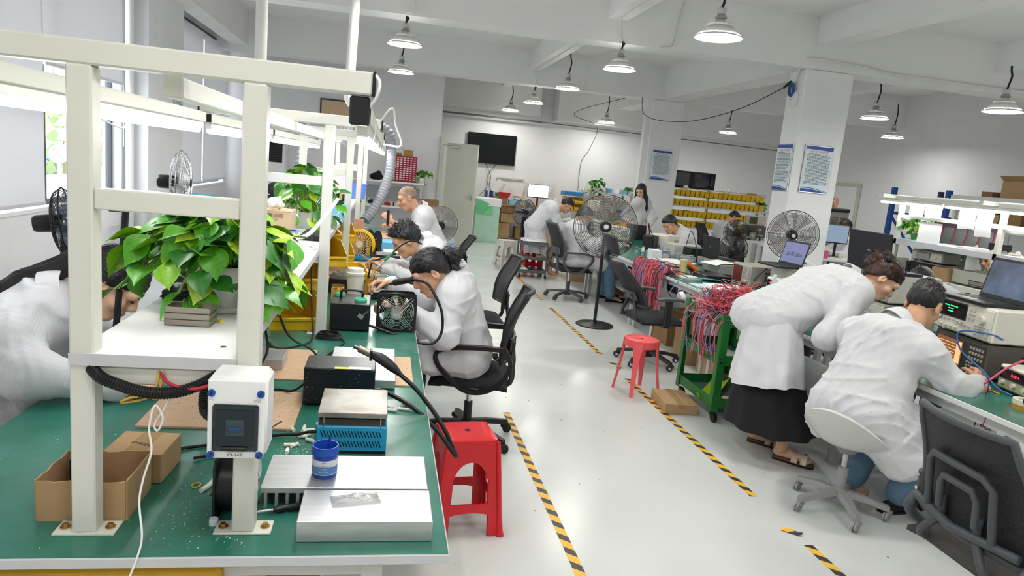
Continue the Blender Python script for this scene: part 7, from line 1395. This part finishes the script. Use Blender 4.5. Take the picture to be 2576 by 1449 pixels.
wrap = mat('green_wrap', '#bfe8d2', .15, alpha=.9, var=.1, vs=6, bump=.4, bs=14); t = T('wrapped_box', 'tall white foam box wrapped in green plastic film beyond the door', 'box', (2.22, 15.65, 0), .1); G().bb(-.28, .28, -.24, .24, 0, .82, .01).o('wrapped_body', wrap, t); G().bb(-.3, .3, -.26, .26, .8, .98, .012).o('foam_lid', paper, t); G().grid(lambda u, v: (-.29+.4*u, -.27-.015*math.sin(5*u+3*v), .98-.35*v-.15*u*(1-v)), 8, 6, .003).o('film', mat('green_film', '#7fe0a0', .15, alpha=.6), t, 60)
t = T('workbench', 'long bench along the back wall below the television', 'workbench', (0, 0, 0)); G().bb(2.3, 6.4, 16.35, 17.1, .8, .84).o('top_board', mat('oak_top', '#b08f66', .5), t)
for x in (2.4, 3.7, 5.0, 6.3): G().bb(x-.03, x+.03, 16.4, 16.46, 0, .8).bb(x-.03, x+.03, 17.0, 17.06, 0, .8).o('leg', grey_fr, t)
carton('brown carton below the blue binders on the back bench', 2.5, 2.85, 16.4, 16.7, .841, 1.0); 
for k in range(5): tag(G().bb(2.32+.045*k, 2.36+.045*k, 16.5, 16.75, .841, 1.12, .004).o('binder', mat('binder%d' % (k % 3), ('#2b5fa8', '#e4e4e4', '#2f3f66')[k % 3], .5)), 'box file on the back bench beside the door', 'binder', 'box files on the back bench')
basket('red wire crate on the back bench', (2.75, 16.42, 1.001), .1, .26, .2, .1, red_pl, slots=False); basket('light blue crate on the back bench', (2.98, 16.45, .841), 0, .2, .2, .1, ltblue_p, slots=False); carton('green and white box on the carton on the back bench', 2.6, 2.85, 16.62, 16.85, 1.001, 1.08, mat('green_box', '#2b7a4c', .5), tape_=False)
for k in range(5): tag(G().bb(3.02+.006*(k % 2), 3.2, 16.42, 16.62, .841+.03*k, .868+.03*k, .003).o('book', mat('book%d' % k, ('#d8d0b8', '#e8e4da', '#b9b39a', '#6e6a58', '#e0dccb')[k], .6)), ('lowest book of the pile left of the monitor', 'second book of the pile left of the monitor', 'middle book of the pile left of the monitor', 'fourth book of the pile left of the monitor', 'top book of the pile left of the monitor')[k], 'book', 'pile of books left of the monitor')
for k, (x, z0, z1, m) in enumerate(((2.45, .02, .38, card), (2.62, .4, .62, card), (2.6, .63, .79, card2), (3.0, .02, .3, card2))): carton(('labelled carton on the floor beside the wrapped box', 'brown carton stacked below the back bench', 'upper brown carton under the back bench top', 'dark carton on the floor under the back bench')[k], x+.1, x+.5, 16.4, 16.75, z0, z1, m)
monitor('bright white monitor on the back bench', (3.6, 16.55, .841), 0, .52, .32, mat('white_screen', '#f6f8fa', .3, emit=.8, ecol='#f4f6fb'), .2, (('Report', -.12, .2, .03), ('1. 2. 3.', -.08, .13, .02)))
for k, (x, z) in enumerate(((4.35, .841), (4.6, .841), (4.35, 1.0), (4.6, 1.0))): sbin(('yellow bin lower left on the back bench', 'yellow bin lower right on the back bench', 'yellow bin upper left on the back bench', 'yellow bin upper right on the back bench')[k], (x, 16.5, z), 0, .22, .3, .14)
metal_box('blue tool case on the yellow bins', 4.2, 4.7, 16.4, 16.7, 1.16, 1.27, mat('case_blue', '#3f86c4', .45))
t = T('storage_shelf', 'long grey shelf with plants and boxes above the back bench', 'shelf', (0, 0, 0)); G().bb(4.75, 6.1, 16.7, 17.1, 1.28, 1.305).o('board', edge_g, t)
for x in (4.8, 6.05): G().bb(x-.02, x+.02, 16.72, 16.76, .84, 1.28).o('post', grey_fr, t)
pothos('dark leafy plant on the shelf above the back bench', (5.15, 16.85, 1.306), .26, 55, .1, .07, .1, .22, 31, pal=(2, 2, 0)); pothos('small plant at the right end of the back shelf', (5.98, 16.85, 1.306), .14, 30, .08, .05, .08, .12, 33, pal=(2, 0))
carton('blue carton on the back shelf', 5.42, 5.52, 16.75, 16.95, 1.306, 1.42, mat('carton_blue', '#5fa2c8', .5), tape_=False); carton('white box on the back shelf', 5.58, 5.72, 16.75, 16.95, 1.306, 1.42, paper, tape_=False); basket('light blue basket on the back shelf', (5.83, 16.85, 1.306), 0, .2, .2, .11, ltblue_p); t = T('pump_bottle', 'pale green pump bottle on the back shelf', 'bottle', (4.88, 16.85, 1.306)); G().lathe([(0, 0), (.03, 0), (.03, .12), (.012, .15), (.012, .19), (0, .19)], n=16).o('body', mat('bottle_green', '#b8dca8', .4), t, 40)
metal_box('white device with dark screen under the back shelf', 4.85, 5.15, 16.45, 16.7, .841, 1.1, panel_w); clutter(16, 4.0, 6.2, 16.45, 16.95, .841, 'small object on the back bench', 'objects on the back bench', 15, .08, .2, (2, 5, 6, 8, 11, 9)); clutter(8, 4.8, 5.4, 16.8, 17.0, 1.306, 'small object on the back shelf', 'objects on the back shelf', 16, .05, .12, (5, 11, 6, 8))
# posters
pblue = mat('poster_blue', '#1d4f9c', .45); ptxt = mat('poster_text', '#3a4552', .6); pred = mat('poster_red', '#c8333a', .5); ppaper = mat('poster_paper', '#dce9ef', .5)
def poster(label, loc, rz, w, h, seed=1, title='安全生产责任制度'):
    t = T('wall_poster', label, 'poster', loc, rz, 'framed rule posters'); r_ = random.Random(seed); G().bb(-w/2-.012, w/2+.012, -.008, .004, -.012, h+.012, .003).o('frame', steel, t); G().bb(-w/2, w/2, -.0105, -.008, 0, h).o('sheet', ppaper, t)
    n = 14
    def band(f0, f1, m, nm, y=-.0113): G().grid(lambda u, v: ((u-.5)*w, y, f0(u)+(f1(u)-f0(u))*v), n, 1).o(nm, m, t)
    band(lambda u: h*(.93-.02*u*u), lambda u: h*1.0, pblue, 'top_band'); band(lambda u: 0, lambda u: h*(.1-.06*u+.02*math.sin(4*u)), pblue, 'bottom_wave'); band(lambda u: h*(.07-.05*u+.015*math.sin(4*u)), lambda u: h*(.08-.05*u+.018*math.sin(4*u)), ppaper, 'wave_line', -.0116)
    text(title, h*.055, pred, t, (0, -.0112, h*.875), ext=.0002)
    g = G(); z = h*.82
    while z > h*.15:
        x = -w*.43+(w*.05 if r_.random() < .3 else 0); e = w*(.43 if r_.random() < .75 else r_.uniform(0, .4))
        while x < e: L_ = r_.uniform(.03, .1)*w; g.bb(x, min(x+L_, e), -.0115, -.0104, z, z+h*.011); x += L_+w*.015
        z -= h*.026
    o = g.o('print_lines', ptxt, t); o['kind'] = 'stuff'
poster('framed safety rules poster on the front of the near square column', (5.585, 8.49, 1.735), 0, .4, .6, 1); poster('framed safety rules poster on the left side of the near square column', (5.222, 8.7, 1.73), -PI/2, .36, .6, 2); poster('framed safety rules poster on the far square column', (5.41, 13.49, 1.735), 0, .4, .58, 3); poster('narrow framed poster on the left wall pier', (-2.885, 10.45, 1.82), PI/2, .4, .6, 4)
# yellow bin rack and dry cabinet
t = T('bin_rack', 'cream bench rack holding rows of small yellow bins at the back', 'rack', (0, 0, 0))
for z in (1.222, .772): G().bb(5.9, 8.25, 14.0, 14.45, z, z+.03).o('shelf_board', edge_g, t)
for z in (1.443, 1.006): G().bb(5.9, 8.12, 14.05, 14.2, z, z+.006).o('bin_rail', black_p, t)
G().bb(5.9, 8.25, 14.2, 14.7, 1.6, 1.62).o('top_deck', edge_g, t)
for x in (5.93, 7.0, 8.22): G().bb(x-.025, x+.025, 14.45, 14.5, 0, 1.6).o('post', frame_w, t)
ym = bin_mesh(.104, .17, .13, yellow_p); rows = ((1.45, 'top'), (1.253, 'second'), (1.013, 'third'), (.803, 'bottom'))
sm_bin = G()
def small_bin():
    g = G(); w, d_, h = .05, .085, .13; g.add([(-w*.78, -d_, 0), (w*.78, -d_, 0), (w, -d_-.02, h), (-w, -d_-.02, h)]+[(-w*.78, -d_+.004, 0), (w*.78, -d_+.004, 0), (w, -d_-.016, h), (-w, -d_-.016, h)], [(0, 1, 2, 3), (7, 6, 5, 4), (2, 6, 7, 3), (0, 3, 7, 4), (1, 5, 6, 2), (0, 4, 5, 1)])
    g.bb(-w*.78, w*.78, -d_, d_, 0, .004); g.bb(-w*.78, -w*.75, -d_, d_, 0, h*.98); g.bb(w*.75, w*.78, -d_, d_, 0, h*.98); g.bb(-w, w, d_-.003, d_, 0, h); return g.mesh('small_bin', yellow_p)
sb = small_bin()
for z, nm in rows:
    for k in range(20 if nm in ('top', 'second') else 17): tag(put('parts_bin', sb, None, (5.98+k*.108, 14.09, z), (random.uniform(-.05, .05), 0, random.uniform(-.05, .05))), 'small yellow bin in the %s row of the rack' % nm, 'bin', 'small yellow bins, %s row' % nm)
t = T('dry_cabinet', 'black two-door dry cabinet with glass doors above the yellow bins', 'cabinet', (6.5, 14.45, 1.622)); G().bb(-.56, .56, -.1, .22, 0, .36, .008).o('body', black_p, t)
for s in (-1, 1):
    d_ = G().bb(s*.28-.265, s*.28+.265, -.118, -.1, .01, .35, .004).o('door', mat('cabinet_door', '#111317', .3), t); G().bb(s*.28-.22, s*.28+.22, -.1205, -.1175, .04, .32).o('pane', mat('cabinet_glass', '#1c2227', .04, spec=.8), d_)
G().bb(-.5, -.45, -.121, -.118, .31, .33).o('label', paper, t); crumple('white tissue on the yellow bins left', (6.3, 14.12, 1.585), .05, 7); crumple('white tissue on the yellow bins right', (7.25, 14.12, 1.585), .05, 8); board('small brown board leaning on the yellow bins', 7.75, 7.95, 14.1, 14.16, 1.585, .05, card, name='small_board'); pothos('green plant at the right end of the bin rack', (8.16, 14.2, 1.252), .16, 34, .07, .05, .08, .16, 35)
t = T('workbench', 'far desk with scopes below the right end of the yellow bins', 'workbench', (0, 0, 0)); G().bb(6.8, 7.9, 11.95, 13.7, BZ-.03, BZ).o('top_board', MATS['edge_white'], t)
for x in (6.86, 7.84):
    for y in (12.0, 13.64): G().bb(x-.02, x+.02, y-.02, y+.02, 0, BZ-.03).o('leg', grey_fr, t)
instrument('grey oscilloscope at the right end below the yellow bins', (7.55, 13.3, BZ+.24), -.3, .36, .3, .2, body_b, body_b, (-.4, .0, .2, .85, mat('crt_olive', '#4d4a2a', .3)), [(.2, .7, .02), (.35, .4, .02)], [(.05, .4, .1, .3, 4, 2)]); instrument('dark taupe instrument under the grey oscilloscope', (7.55, 13.3, BZ), -.3, .4, .34, .235, body_d, body_d, (-.4, .0, .2, .85, mat('crt_olive', '#4d4a2a')), [(.2, .7, .02)], [(.05, .4, .1, .3, 4, 2)])
clutter(18, 6.85, 7.4, 12.0, 13.2, BZ, 'small part on the far desk below the bins', 'parts on the far desk below the bins', 18, .04, .13, (3, 2, 7, 6, 6, 10)); axial_fan('small black fan on the far desk', (7.0, 12.35, BZ), -.4, .17, .06)
sbin('yellow bin at the far end of the middle bench beside the standing woman', (3.95, 11.2, BZ), -.3, .3, .4, .2); laptop('grey laptop at the far end of the middle bench', (4.0, 10.55, BZ), PI/2+.9, .33, .23, .15, mat('grey_screen', '#b9b6bf', .3, emit=.25, ecol='#c4c1ca'))
# partition corner
t = T('workbench', 'white bench with upper shelf at the partition wall', 'workbench', (0, 0, 0)); G().bb(-1.2, .72, 13.6, 14.4, BZ-.03, BZ).o('top_board', MATS['edge_white'], t); G().bb(-1.0, .72, 13.85, 14.3, 1.19, 1.22).o('upper_shelf', laminate, t)
for x in (-.95, .68): G().bb(x-.02, x+.02, 14.25, 14.29, BZ, 1.19).bb(x-.02, x+.02, 13.62, 13.66, 0, BZ-.03).o('post', frame_w, t)
G().bb(-1.0, .72, 14.38, 14.4, BZ, 1.1).o('back_panel', mat('panel_grey', '#b5b7ba', .6), t)
t = T('drawer_cabinet', 'red parts cabinet with many small drawers on the partition shelf', 'cabinet', (.31, 14.1, 1.221)); rc = mat('cabinet_red', '#96182c', .4); G().bb(-.24, .24, -.08, .09, 0, .5, .006).o('body', rc, t)
dm = G().bb(-.029, .029, -.012, 0, 0, .034, .003).mesh('drawer', mat('drawer_red', '#b5314a', .35)); lm = G().bb(-.02, .02, -.0135, -.012, .012, .03).mesh('drawer_label', mat('drawer_label', '#ecd9dc', .5))
for i in range(7):
    for j in range(11): o = put('drawer', dm, t, (-.195+.065*i, -.08, .025+.042*j)); put('drawer_label', lm, o)
open_carton('small ochre carton on the red drawer cabinet', .28, .46, 14.05, 14.2, 1.722, 1.85, mat('ochre_card', '#a8823f', .7), flaps=.05); carton('flat brown box on the red drawer cabinet', .1, .25, 14.05, 14.2, 1.722, 1.78, card2, tape_=False); pothos('plant in a white pot at the right end of the partition shelf', (.66, 14.1, 1.221), .2, 46, .075, .08, .11, .14, 37, pal=(2, 0, 2, 1), droop=.2, bias=(.2, 0)); t = T('shoulder_bag', 'black bag on the partition shelf', 'bag', (-.22, 14.05, 1.221)); v, q = sdf([EL((0, 0, .06), (.14, .09, .07)), EL((.04, 0, .12), (.06, .05, .06))], .012, .03, folds(.01, 3)); put('body', np_mesh('body', [(v, q)], blackc), t)
clutter(34, -.9, .6, 13.7, 14.2, BZ, 'small red and dark component on the partition bench', 'components on the partition bench', 20, .04, .13, (3, 6, 6, 8, 2, 10)); open_carton('brown carton between the door and the wire fan', .62, .98, 13.3, 13.6, .55, .95, card2); t = T('low_table', 'low grey table carrying the brown carton by the door', 'table', (.8, 13.45, 0)); G().bb(-.25, .25, -.22, .22, .52, .549).o('top', grey_fr, t)
for sx in (-.22, .22):
    for sy in (-.19, .19): G().bb(sx-.015, sx+.015, sy-.015, sy+.015, 0, .52).o('leg', grey_fr, t)
t = T('notice_board', 'wood-coloured notice board high on the partition wall', 'board', (-1.0, 14.58, 2.2)); G().bb(-.4, .42, -.02, 0, 0, .5).o('frame', dark_g, t); G().bb(-.37, .4, -.024, -.018, .03, .47).o('cork', mat('cork_pale', '#dcc09c', .7, var=.05), t)
t = T('floor_air_conditioner', 'white standing air conditioner with black louvres in the far left corner', 'air conditioner', (-2.2, 14.2, 0)); G().bb(-.25, .25, -.2, .2, 0, 1.85, .02).o('cabinet', paper, t); G().bb(-.18, .2, -.206, -.2, 1.38, 1.76).o('outlet', black_m, t)
for k in range(8): G().bb(-.18, .2, -.225, -.2, 1.4+.045*k, 1.408+.045*k).o('louvre', dark_g, t)
t = T('water_jug', 'large clear water jug with blue label by the door', 'bottle', (1.22, 12.9, 0)); G().lathe([(0, 0), (.1, 0), (.105, .03), (.095, .09), (.105, .12), (.105, .2), (.06, .3), (.025, .33), (.025, .37), (0, .37)], n=24).o('jug', mat('jug_clear', '#cfe2ee', .08, alpha=.5), t, 40); G().lathe([(.106, .11), (.106, .2)], n=24).o('label', mat('jug_label', '#9fb6e2', .5), t, 40); G().cyl((0, 0, .36), (0, 0, .385), .03, n=14).o('cap', mat('cap_blue', '#4f86d8', .4), t)
open_carton('open brown carton on the floor at the far left behind the seated woman', -2.25, -1.85, 3.0, 3.4, 0, .45); carton('white storage chest by the left wall', -3.05, -2.5, 4.6, 5.6, 0, .5, mat('chest_white', '#d4d4d6', .5), tape_=False)
t = T('folding_table', 'teal-lidded box table beyond the left bench', 'table', (-2.4, 9.0, 0)); G().bb(-.4, .4, -.3, .3, .8, .83).o('top', laminate, t)
for sx in (-.35, .35):
    for sy in (-.25, .25): G().bb(sx-.015, sx+.015, sy-.015, sy+.015, 0, .8).o('leg', grey_fr, t)
t = T('teal_lid_box', 'clear box with teal lid on the table beyond the left bench', 'box', (-2.3, 9.0, .831)); G().bb(-.2, .2, -.14, .14, 0, .15, .01).o('box', clearp, t); G().bb(-.21, .21, -.15, .15, .15, .18, .01).o('lid', mat('teal_lid', '#2aa0bd', .4), t)
# specks on the floor
g = G(); r_ = random.Random(40)
for _ in range(90): s = r_.uniform(.003, .012); g.box((r_.uniform(.3, 3), r_.uniform(2, 9), .0008), (s, s*.5, .001), 0, rotm(0, 0, r_.uniform(0, 3)))
tag(g.o('floor_specks', mat('speck_grey', '#6a6a68', .8)), 'tiny dark specks of dirt on the grey floor', 'debris', kind='stuff')
# ================================================================== the people
def side_of(*v): return v
# woman at the right of the left bench (seen from her left side, looks at the bench to -x)
person('woman with tied-back black hair and striped white coat working behind the square fan', dict(side=(.12, 1, 0), pel=(.53, 4.03, .56), che=(.42, 3.97, .95), head=(.27, 3.87, 1.045), eL=(.36, 3.7, .73), eR=(.25, 4.18, .80), wL=(.10, 3.83, .86), wR=(.05, 4.08, .93), kL=(.2, 3.87, .55), kR=(.2, 4.1, .55), aL=(.22, 3.85, .1), aR=(.22, 4.1, .1)),
       (-.82, -.1, -.56), (-.5, 0, .82), True, True, 1, 'bun', coat_m=coats, leg_m=navy, sw=.185, seed=4, hdir={'L': ((-.8, .3, .1), (-.2, .3, -1), (0, -1, .2)), 'R': ((-.9, -.25, .1), (0, -.4, -1), (0, -1, .3))}, hcurl=(.7, .8), fat=1.06, hs=1.06)
# woman at the left of the left bench
person('long-haired woman in striped white coat bent over the left edge of the green bench', dict(side=(-.1, -1, 0), pel=(-1.5, 2.72, .56), che=(-1.17, 2.66, 1.0), head=(-.95, 2.68, 1.12), eR=(-1.13, 2.42, .86), eL=(-1.0, 2.92, .82), wR=(-.86, 2.5, .80), wL=(-.74, 2.8, .80), kL=(-1.05, 2.85, .55), kR=(-1.05, 2.5, .55), aL=(-1.05, 2.85, .1), aR=(-1.05, 2.5, .1)),
       (.72, .05, -.69), (.7, 0, .7), True, True, 0, 'pony', coat_m=coats, leg_m=navy, seed=9, hcurl=(.5, .5), hem=[((1, -1.36, 2.42, .55), .17), ((0, -1.5, 2.55, .4), .17)], fat=1.15, hs=1.04)
# man behind the woman
person('spiky-haired man in white coat leaning over a soldering tool behind the woman', dict(side=(.05, 1, 0), pel=(.66, 5.55, .57), che=(.38, 5.48, .95), head=(.17, 5.43, 1.04), eL=(.35, 5.2, .75), eR=(.28, 5.75, .75), wL=(.02, 5.33, .82), wR=(.0, 5.55, .84), kL=(.25, 5.4, .55), kR=(.25, 5.65, .55), aL=(.25, 5.4, .1), aR=(.25, 5.65, .1)),
       (-.85, -.05, -.52), (-.5, 0, .85), True, False, 1, 'spiky', seed=12, leg_m=navy, hdir={'L': ((-.8, .2, .2), (.1, .6, -.6), (0, -.3, 1)), 'R': ((-.9, -.2, .1), (0, -.6, -.7), (0, 0, 1))}, hcurl=(.65, .65), hs=1.05)
# balding man
person('balding man in short-sleeved white coat holding a small black tool at the far left bench', dict(side=(.05, 1, 0), pel=(.62, 7.95, .62), che=(.42, 7.9, 1.05), head=(.23, 7.85, 1.235), eL=(.36, 7.62, .86), eR=(.3, 8.15, .85), wL=(.06, 7.7, .98), wR=(.08, 8.0, .9), kL=(.2, 7.8, .57), kR=(.2, 8.05, .57), aL=(.2, 7.8, .1), aR=(.2, 8.05, .1)),
       (-.88, -.12, -.4), (-.38, 0, .9), True, False, 1, 'buzz', stub, seed=15, leg_m=navy, sleeve=.5, hdir={'L': ((-.5, .2, .5), (-.3, .6, -.2), (0, -.3, 1))}, hcurl=(.7, .5), hs=1.06)
# bending man at the far table
person('man in white coat and dark shorts bending over the middle bench, one hand raised', dict(side=(.1, -1, 0), pel=(2.38, 11.0, .78), che=(2.6, 10.95, 1.1), head=(2.86, 10.93, 1.17), eR=(2.74, 10.72, .82), eL=(2.72, 11.2, .84), wR=(3.0, 10.78, .9), wL=(3.0, 11.05, .92), kL=(2.68, 11.12, .48), kR=(2.7, 10.86, .48), aL=(2.72, 11.1, .08), aR=(2.68, 10.85, .08), fL=(2.85, 11.1, .03), fR=(2.8, 10.85, .03)),
       (.78, -.05, -.62), (.6, 0, .8), False, False, 1, 'fade', seed=18, flare=((2.4, 11.0, .8), (.16, .2), (2.47, 10.97, .36), (.2, .25)), lap=False, hcurl=(.6, .6), hdir={'R': ((.6, .1, .7), (-.6, .2, .3), (0, .3, 1))})
# seated woman behind the big fan
person('dark-haired person in white coat and jeans seated behind the big fan', dict(side=(.05, -1, 0), pel=(2.5, 9.0, .57), che=(2.52, 9.0, .95), head=(2.62, 8.98, 1.135), eR=(2.7, 8.72, .78), eL=(2.7, 9.25, .78), wR=(3.1, 8.8, .8), wL=(3.1, 9.15, .8), kL=(3.0, 9.15, .52), kR=(3.0, 8.86, .52), aL=(3.05, 9.15, .1), aR=(3.08, 8.9, .1), fL=(3.2, 9.15, .03), fR=(3.24, 8.9, .03)),
       (.85, -.1, -.5), (.5, 0, .85), False, True, 1, 'bob', seed=21, leg_m=jeans, mask=True)
# standing woman with long hair
person('woman with long black hair standing in front of the far column in open white coat', dict(side=(-.7, -.6, 0), pel=(4.62, 12.2, .92), che=(4.6, 12.15, 1.29), head=(4.52, 12.05, 1.50), eL=(4.78, 11.98, 1.03), eR=(4.36, 12.28, 1.03), wL=(4.66, 11.82, .9), wR=(4.36, 12.05, .9), kL=(4.68, 12.1, .48), kR=(4.56, 12.22, .48), aL=(4.7, 12.15, .08), aR=(4.58, 12.25, .08)),
       (-.62, -.62, -.45), (-.2, -.2, .95), False, True, 0, 'long', seed=24, leg_m=navy, lap=False, flare=((4.62, 12.2, .95), (.17, .17), (4.64, 12.18, .5), (.22, .22)), hcurl=(.3, .3), shirt=True)
# man on far side of the middle bench
person('black-haired man in white coat leaning on the middle bench behind the black device', dict(side=(0, 1, 0), pel=(4.55, 9.55, .57), che=(4.24, 9.5, .95), head=(4.03, 9.42, 1.09), eL=(4.15, 9.25, .8), eR=(4.1, 9.75, .8), wL=(3.9, 9.3, .8), wR=(3.9, 9.6, .8), kL=(4.2, 9.4, .55), kR=(4.2, 9.65, .55), aL=(4.2, 9.4, .1), aR=(4.2, 9.65, .1)),
       (-.82, -.3, -.5), (-.5, 0, .85), False, False, 1, 'spiky', seed=27, leg_m=navy)
person('man in white coat looking down at the far bench below the yellow bins', dict(side=(.2, -1, 0), pel=(6.45, 12.6, .57), che=(6.5, 12.55, .94), head=(6.63, 12.5, 1.14), eR=(6.62, 12.3, .75), eL=(6.7, 12.75, .75), wR=(6.9, 12.4, .8), wL=(6.9, 12.65, .8), kL=(6.85, 12.7, .55), kR=(6.85, 12.45, .55), aL=(6.9, 12.7, .1), aR=(6.9, 12.45, .1)),
       (.8, -.2, -.55), (.5, 0, .85), False, False, 1, 'fade', seed=30, leg_m=navy)
person('man with glasses in white coat bent low beside the open laptop', dict(side=(.1, 1, 0), pel=(4.5, 6.25, .57), che=(4.14, 6.18, .9), head=(3.93, 6.12, .99), eL=(4.1, 5.95, .78), eR=(4.05, 6.45, .78), wL=(3.8, 6.0, .8), wR=(3.8, 6.3, .8), kL=(4.2, 6.1, .55), kR=(4.2, 6.35, .55), aL=(4.2, 6.1, .1), aR=(4.2, 6.35, .1)),
       (-.72, -.12, -.68), (-.65, 0, .72), False, False, 1, 'short', seed=33, glasses=True, leg_m=navy)
# bending woman, right foreground
bw, HMw = person('woman with clipped brown hair in long white coat bending beside the seated man', dict(side=(.25, -1, 0), pel=(2.42, 3.98, .88), che=(2.8, 3.86, 1.13), head=(3.07, 3.8, 1.2), eR=(2.6, 3.58, .86), eL=(2.95, 4.05, .85), wR=(2.82, 3.6, .8), wL=(3.12, 3.98, .83), kL=(2.55, 4.05, .48), kR=(2.56, 3.8, .48), aL=(2.5, 4.02, .09), aR=(2.55, 3.76, .09)),
       (.62, -.38, -.68), (.65, -.2, .72), True, True, 0, 'clip', hair_br, seed=36, lap=False, flare=((2.47, 3.95, .95), (.15, .18), (2.42, 3.87, .5), (.2, .25)), hcurl=(.4, .4), hs=1.05, hands=('L',))
for q in (-.018, .018):
    o = put('hair_clip', G().sph((.066, -.06+q, .075-q), .022, 12, 8, (.5, 1, .8)).mesh('hair_clip', black_p, 60), bw); o.matrix_local = HMw
# seated man, right foreground
person('man with glasses in crumpled white coat sitting on the light grey stool at the right', dict(side=(.35, -1, 0), pel=(2.55, 3.17, .56), che=(2.72, 3.22, .95), head=(2.93, 3.27, 1.135), eR=(2.94, 2.95, .76), eL=(2.75, 3.52, .72), wR=(3.17, 3.06, .765), wL=(3.0, 3.5, .8), kL=(2.93, 3.35, .52), kR=(2.95, 3.0, .52), aL=(2.7, 3.3, .1), aR=(2.85, 3.1, .1), fL=(2.8, 3.28, .03), fR=(2.95, 3.12, .03)),
       (.78, .4, -.42), (.42, .2, .88), True, False, 1, 'fade', seed=39, glasses=True, leg_m=jeans, hcurl=(.5, .95), hem=[((1, 2.72, 2.98, .38), .13), ((-1, 2.55, 3.35, .46), .14)], hdir={'R': ((.5, .5, .45), (-.2, .6, -.5), (-.6, .3, .6))}, hs=1.06, sw=.2)
person('person with dark hair and open-necked white coat bowed over the bench behind the couple', dict(side=(.1, 1, 0), pel=(4.75, 4.75, .57), che=(4.36, 4.72, .95), head=(4.13, 4.68, 1.08), eL=(4.3, 4.45, .8), eR=(4.3, 4.95, .8), wL=(4.0, 4.5, .8), wR=(4.0, 4.8, .8), kL=(4.35, 4.6, .55), kR=(4.35, 4.85, .55), aL=(4.35, 4.6, .1), aR=(4.35, 4.85, .1)),
       (-.7, -.3, -.66), (-.6, -.2, .75), False, True, 0, 'bob', seed=42, leg_m=navy)
person('person in white coat at the far desk beside the air cooler', dict(side=(.1, 1, 0), pel=(7.75, 10.6, .57), che=(7.72, 10.55, .95), head=(7.62, 10.5, 1.22), eL=(7.5, 10.25, .75), eR=(7.5, 10.8, .75), wL=(7.3, 10.35, .8), wR=(7.3, 10.7, .8), kL=(7.35, 10.45, .55), kR=(7.35, 10.7, .55), aL=(7.35, 10.45, .1), aR=(7.35, 10.7, .1)),
       (-.9, .1, -.3), (-.3, 0, .95), False, False, 1, 'short', seed=45, leg_m=navy)
person('man in white coat and black shirt looking down behind the desk speaker', dict(side=(.2, 1, 0), pel=(7.3, 6.75, .57), che=(7.0, 6.75, 1.0), head=(6.78, 6.78, 1.17), eL=(6.9, 6.4, .75), eR=(6.9, 7.0, .75), wL=(6.7, 6.5, .8), wR=(6.7, 6.85, .8), kL=(6.95, 6.6, .55), kR=(6.95, 6.85, .55), aL=(6.95, 6.6, .1), aR=(6.95, 6.85, .1)),
       (-.8, -.35, -.45), (-.4, -.1, .9), False, False, 0, 'short', seed=48, leg_m=navy)
person('man in white coat by the doorway at the far right, only the head visible', dict(side=(.1, 1, 0), pel=(9.2, 13.2, .95), che=(9.2, 13.2, 1.38), head=(9.15, 13.1, 1.6), eL=(9.1, 12.95, 1.1), eR=(9.1, 13.45, 1.1), wL=(8.95, 13.0, .95), wR=(8.95, 13.4, .95), kL=(9.15, 13.1, .5), kR=(9.15, 13.3, .5), aL=(9.2, 13.1, .08), aR=(9.2, 13.3, .08)),
       (-.9, -.3, -.1), (0, 0, 1), False, False, 1, 'buzz', stub, seed=51, leg_m=navy, lap=False, hem=[((0, 9.2, 13.2, .5), .15)])
person('person in white coat on the far left side glimpsed behind the second plant', dict(side=(-.1, -1, 0), pel=(-1.55, 6.6, .57), che=(-1.22, 6.6, 1.02), head=(-1.0, 6.62, 1.2), eR=(-1.2, 6.3, .8), eL=(-1.2, 6.9, .8), wR=(-.9, 6.4, .82), wL=(-.9, 6.75, .82), kL=(-1.05, 6.75, .55), kR=(-1.05, 6.45, .55), aL=(-1.05, 6.75, .1), aR=(-1.05, 6.45, .1)),
       (.85, .1, -.5), (.5, 0, .85), False, False, 1, 'short', seed=54, leg_m=navy)
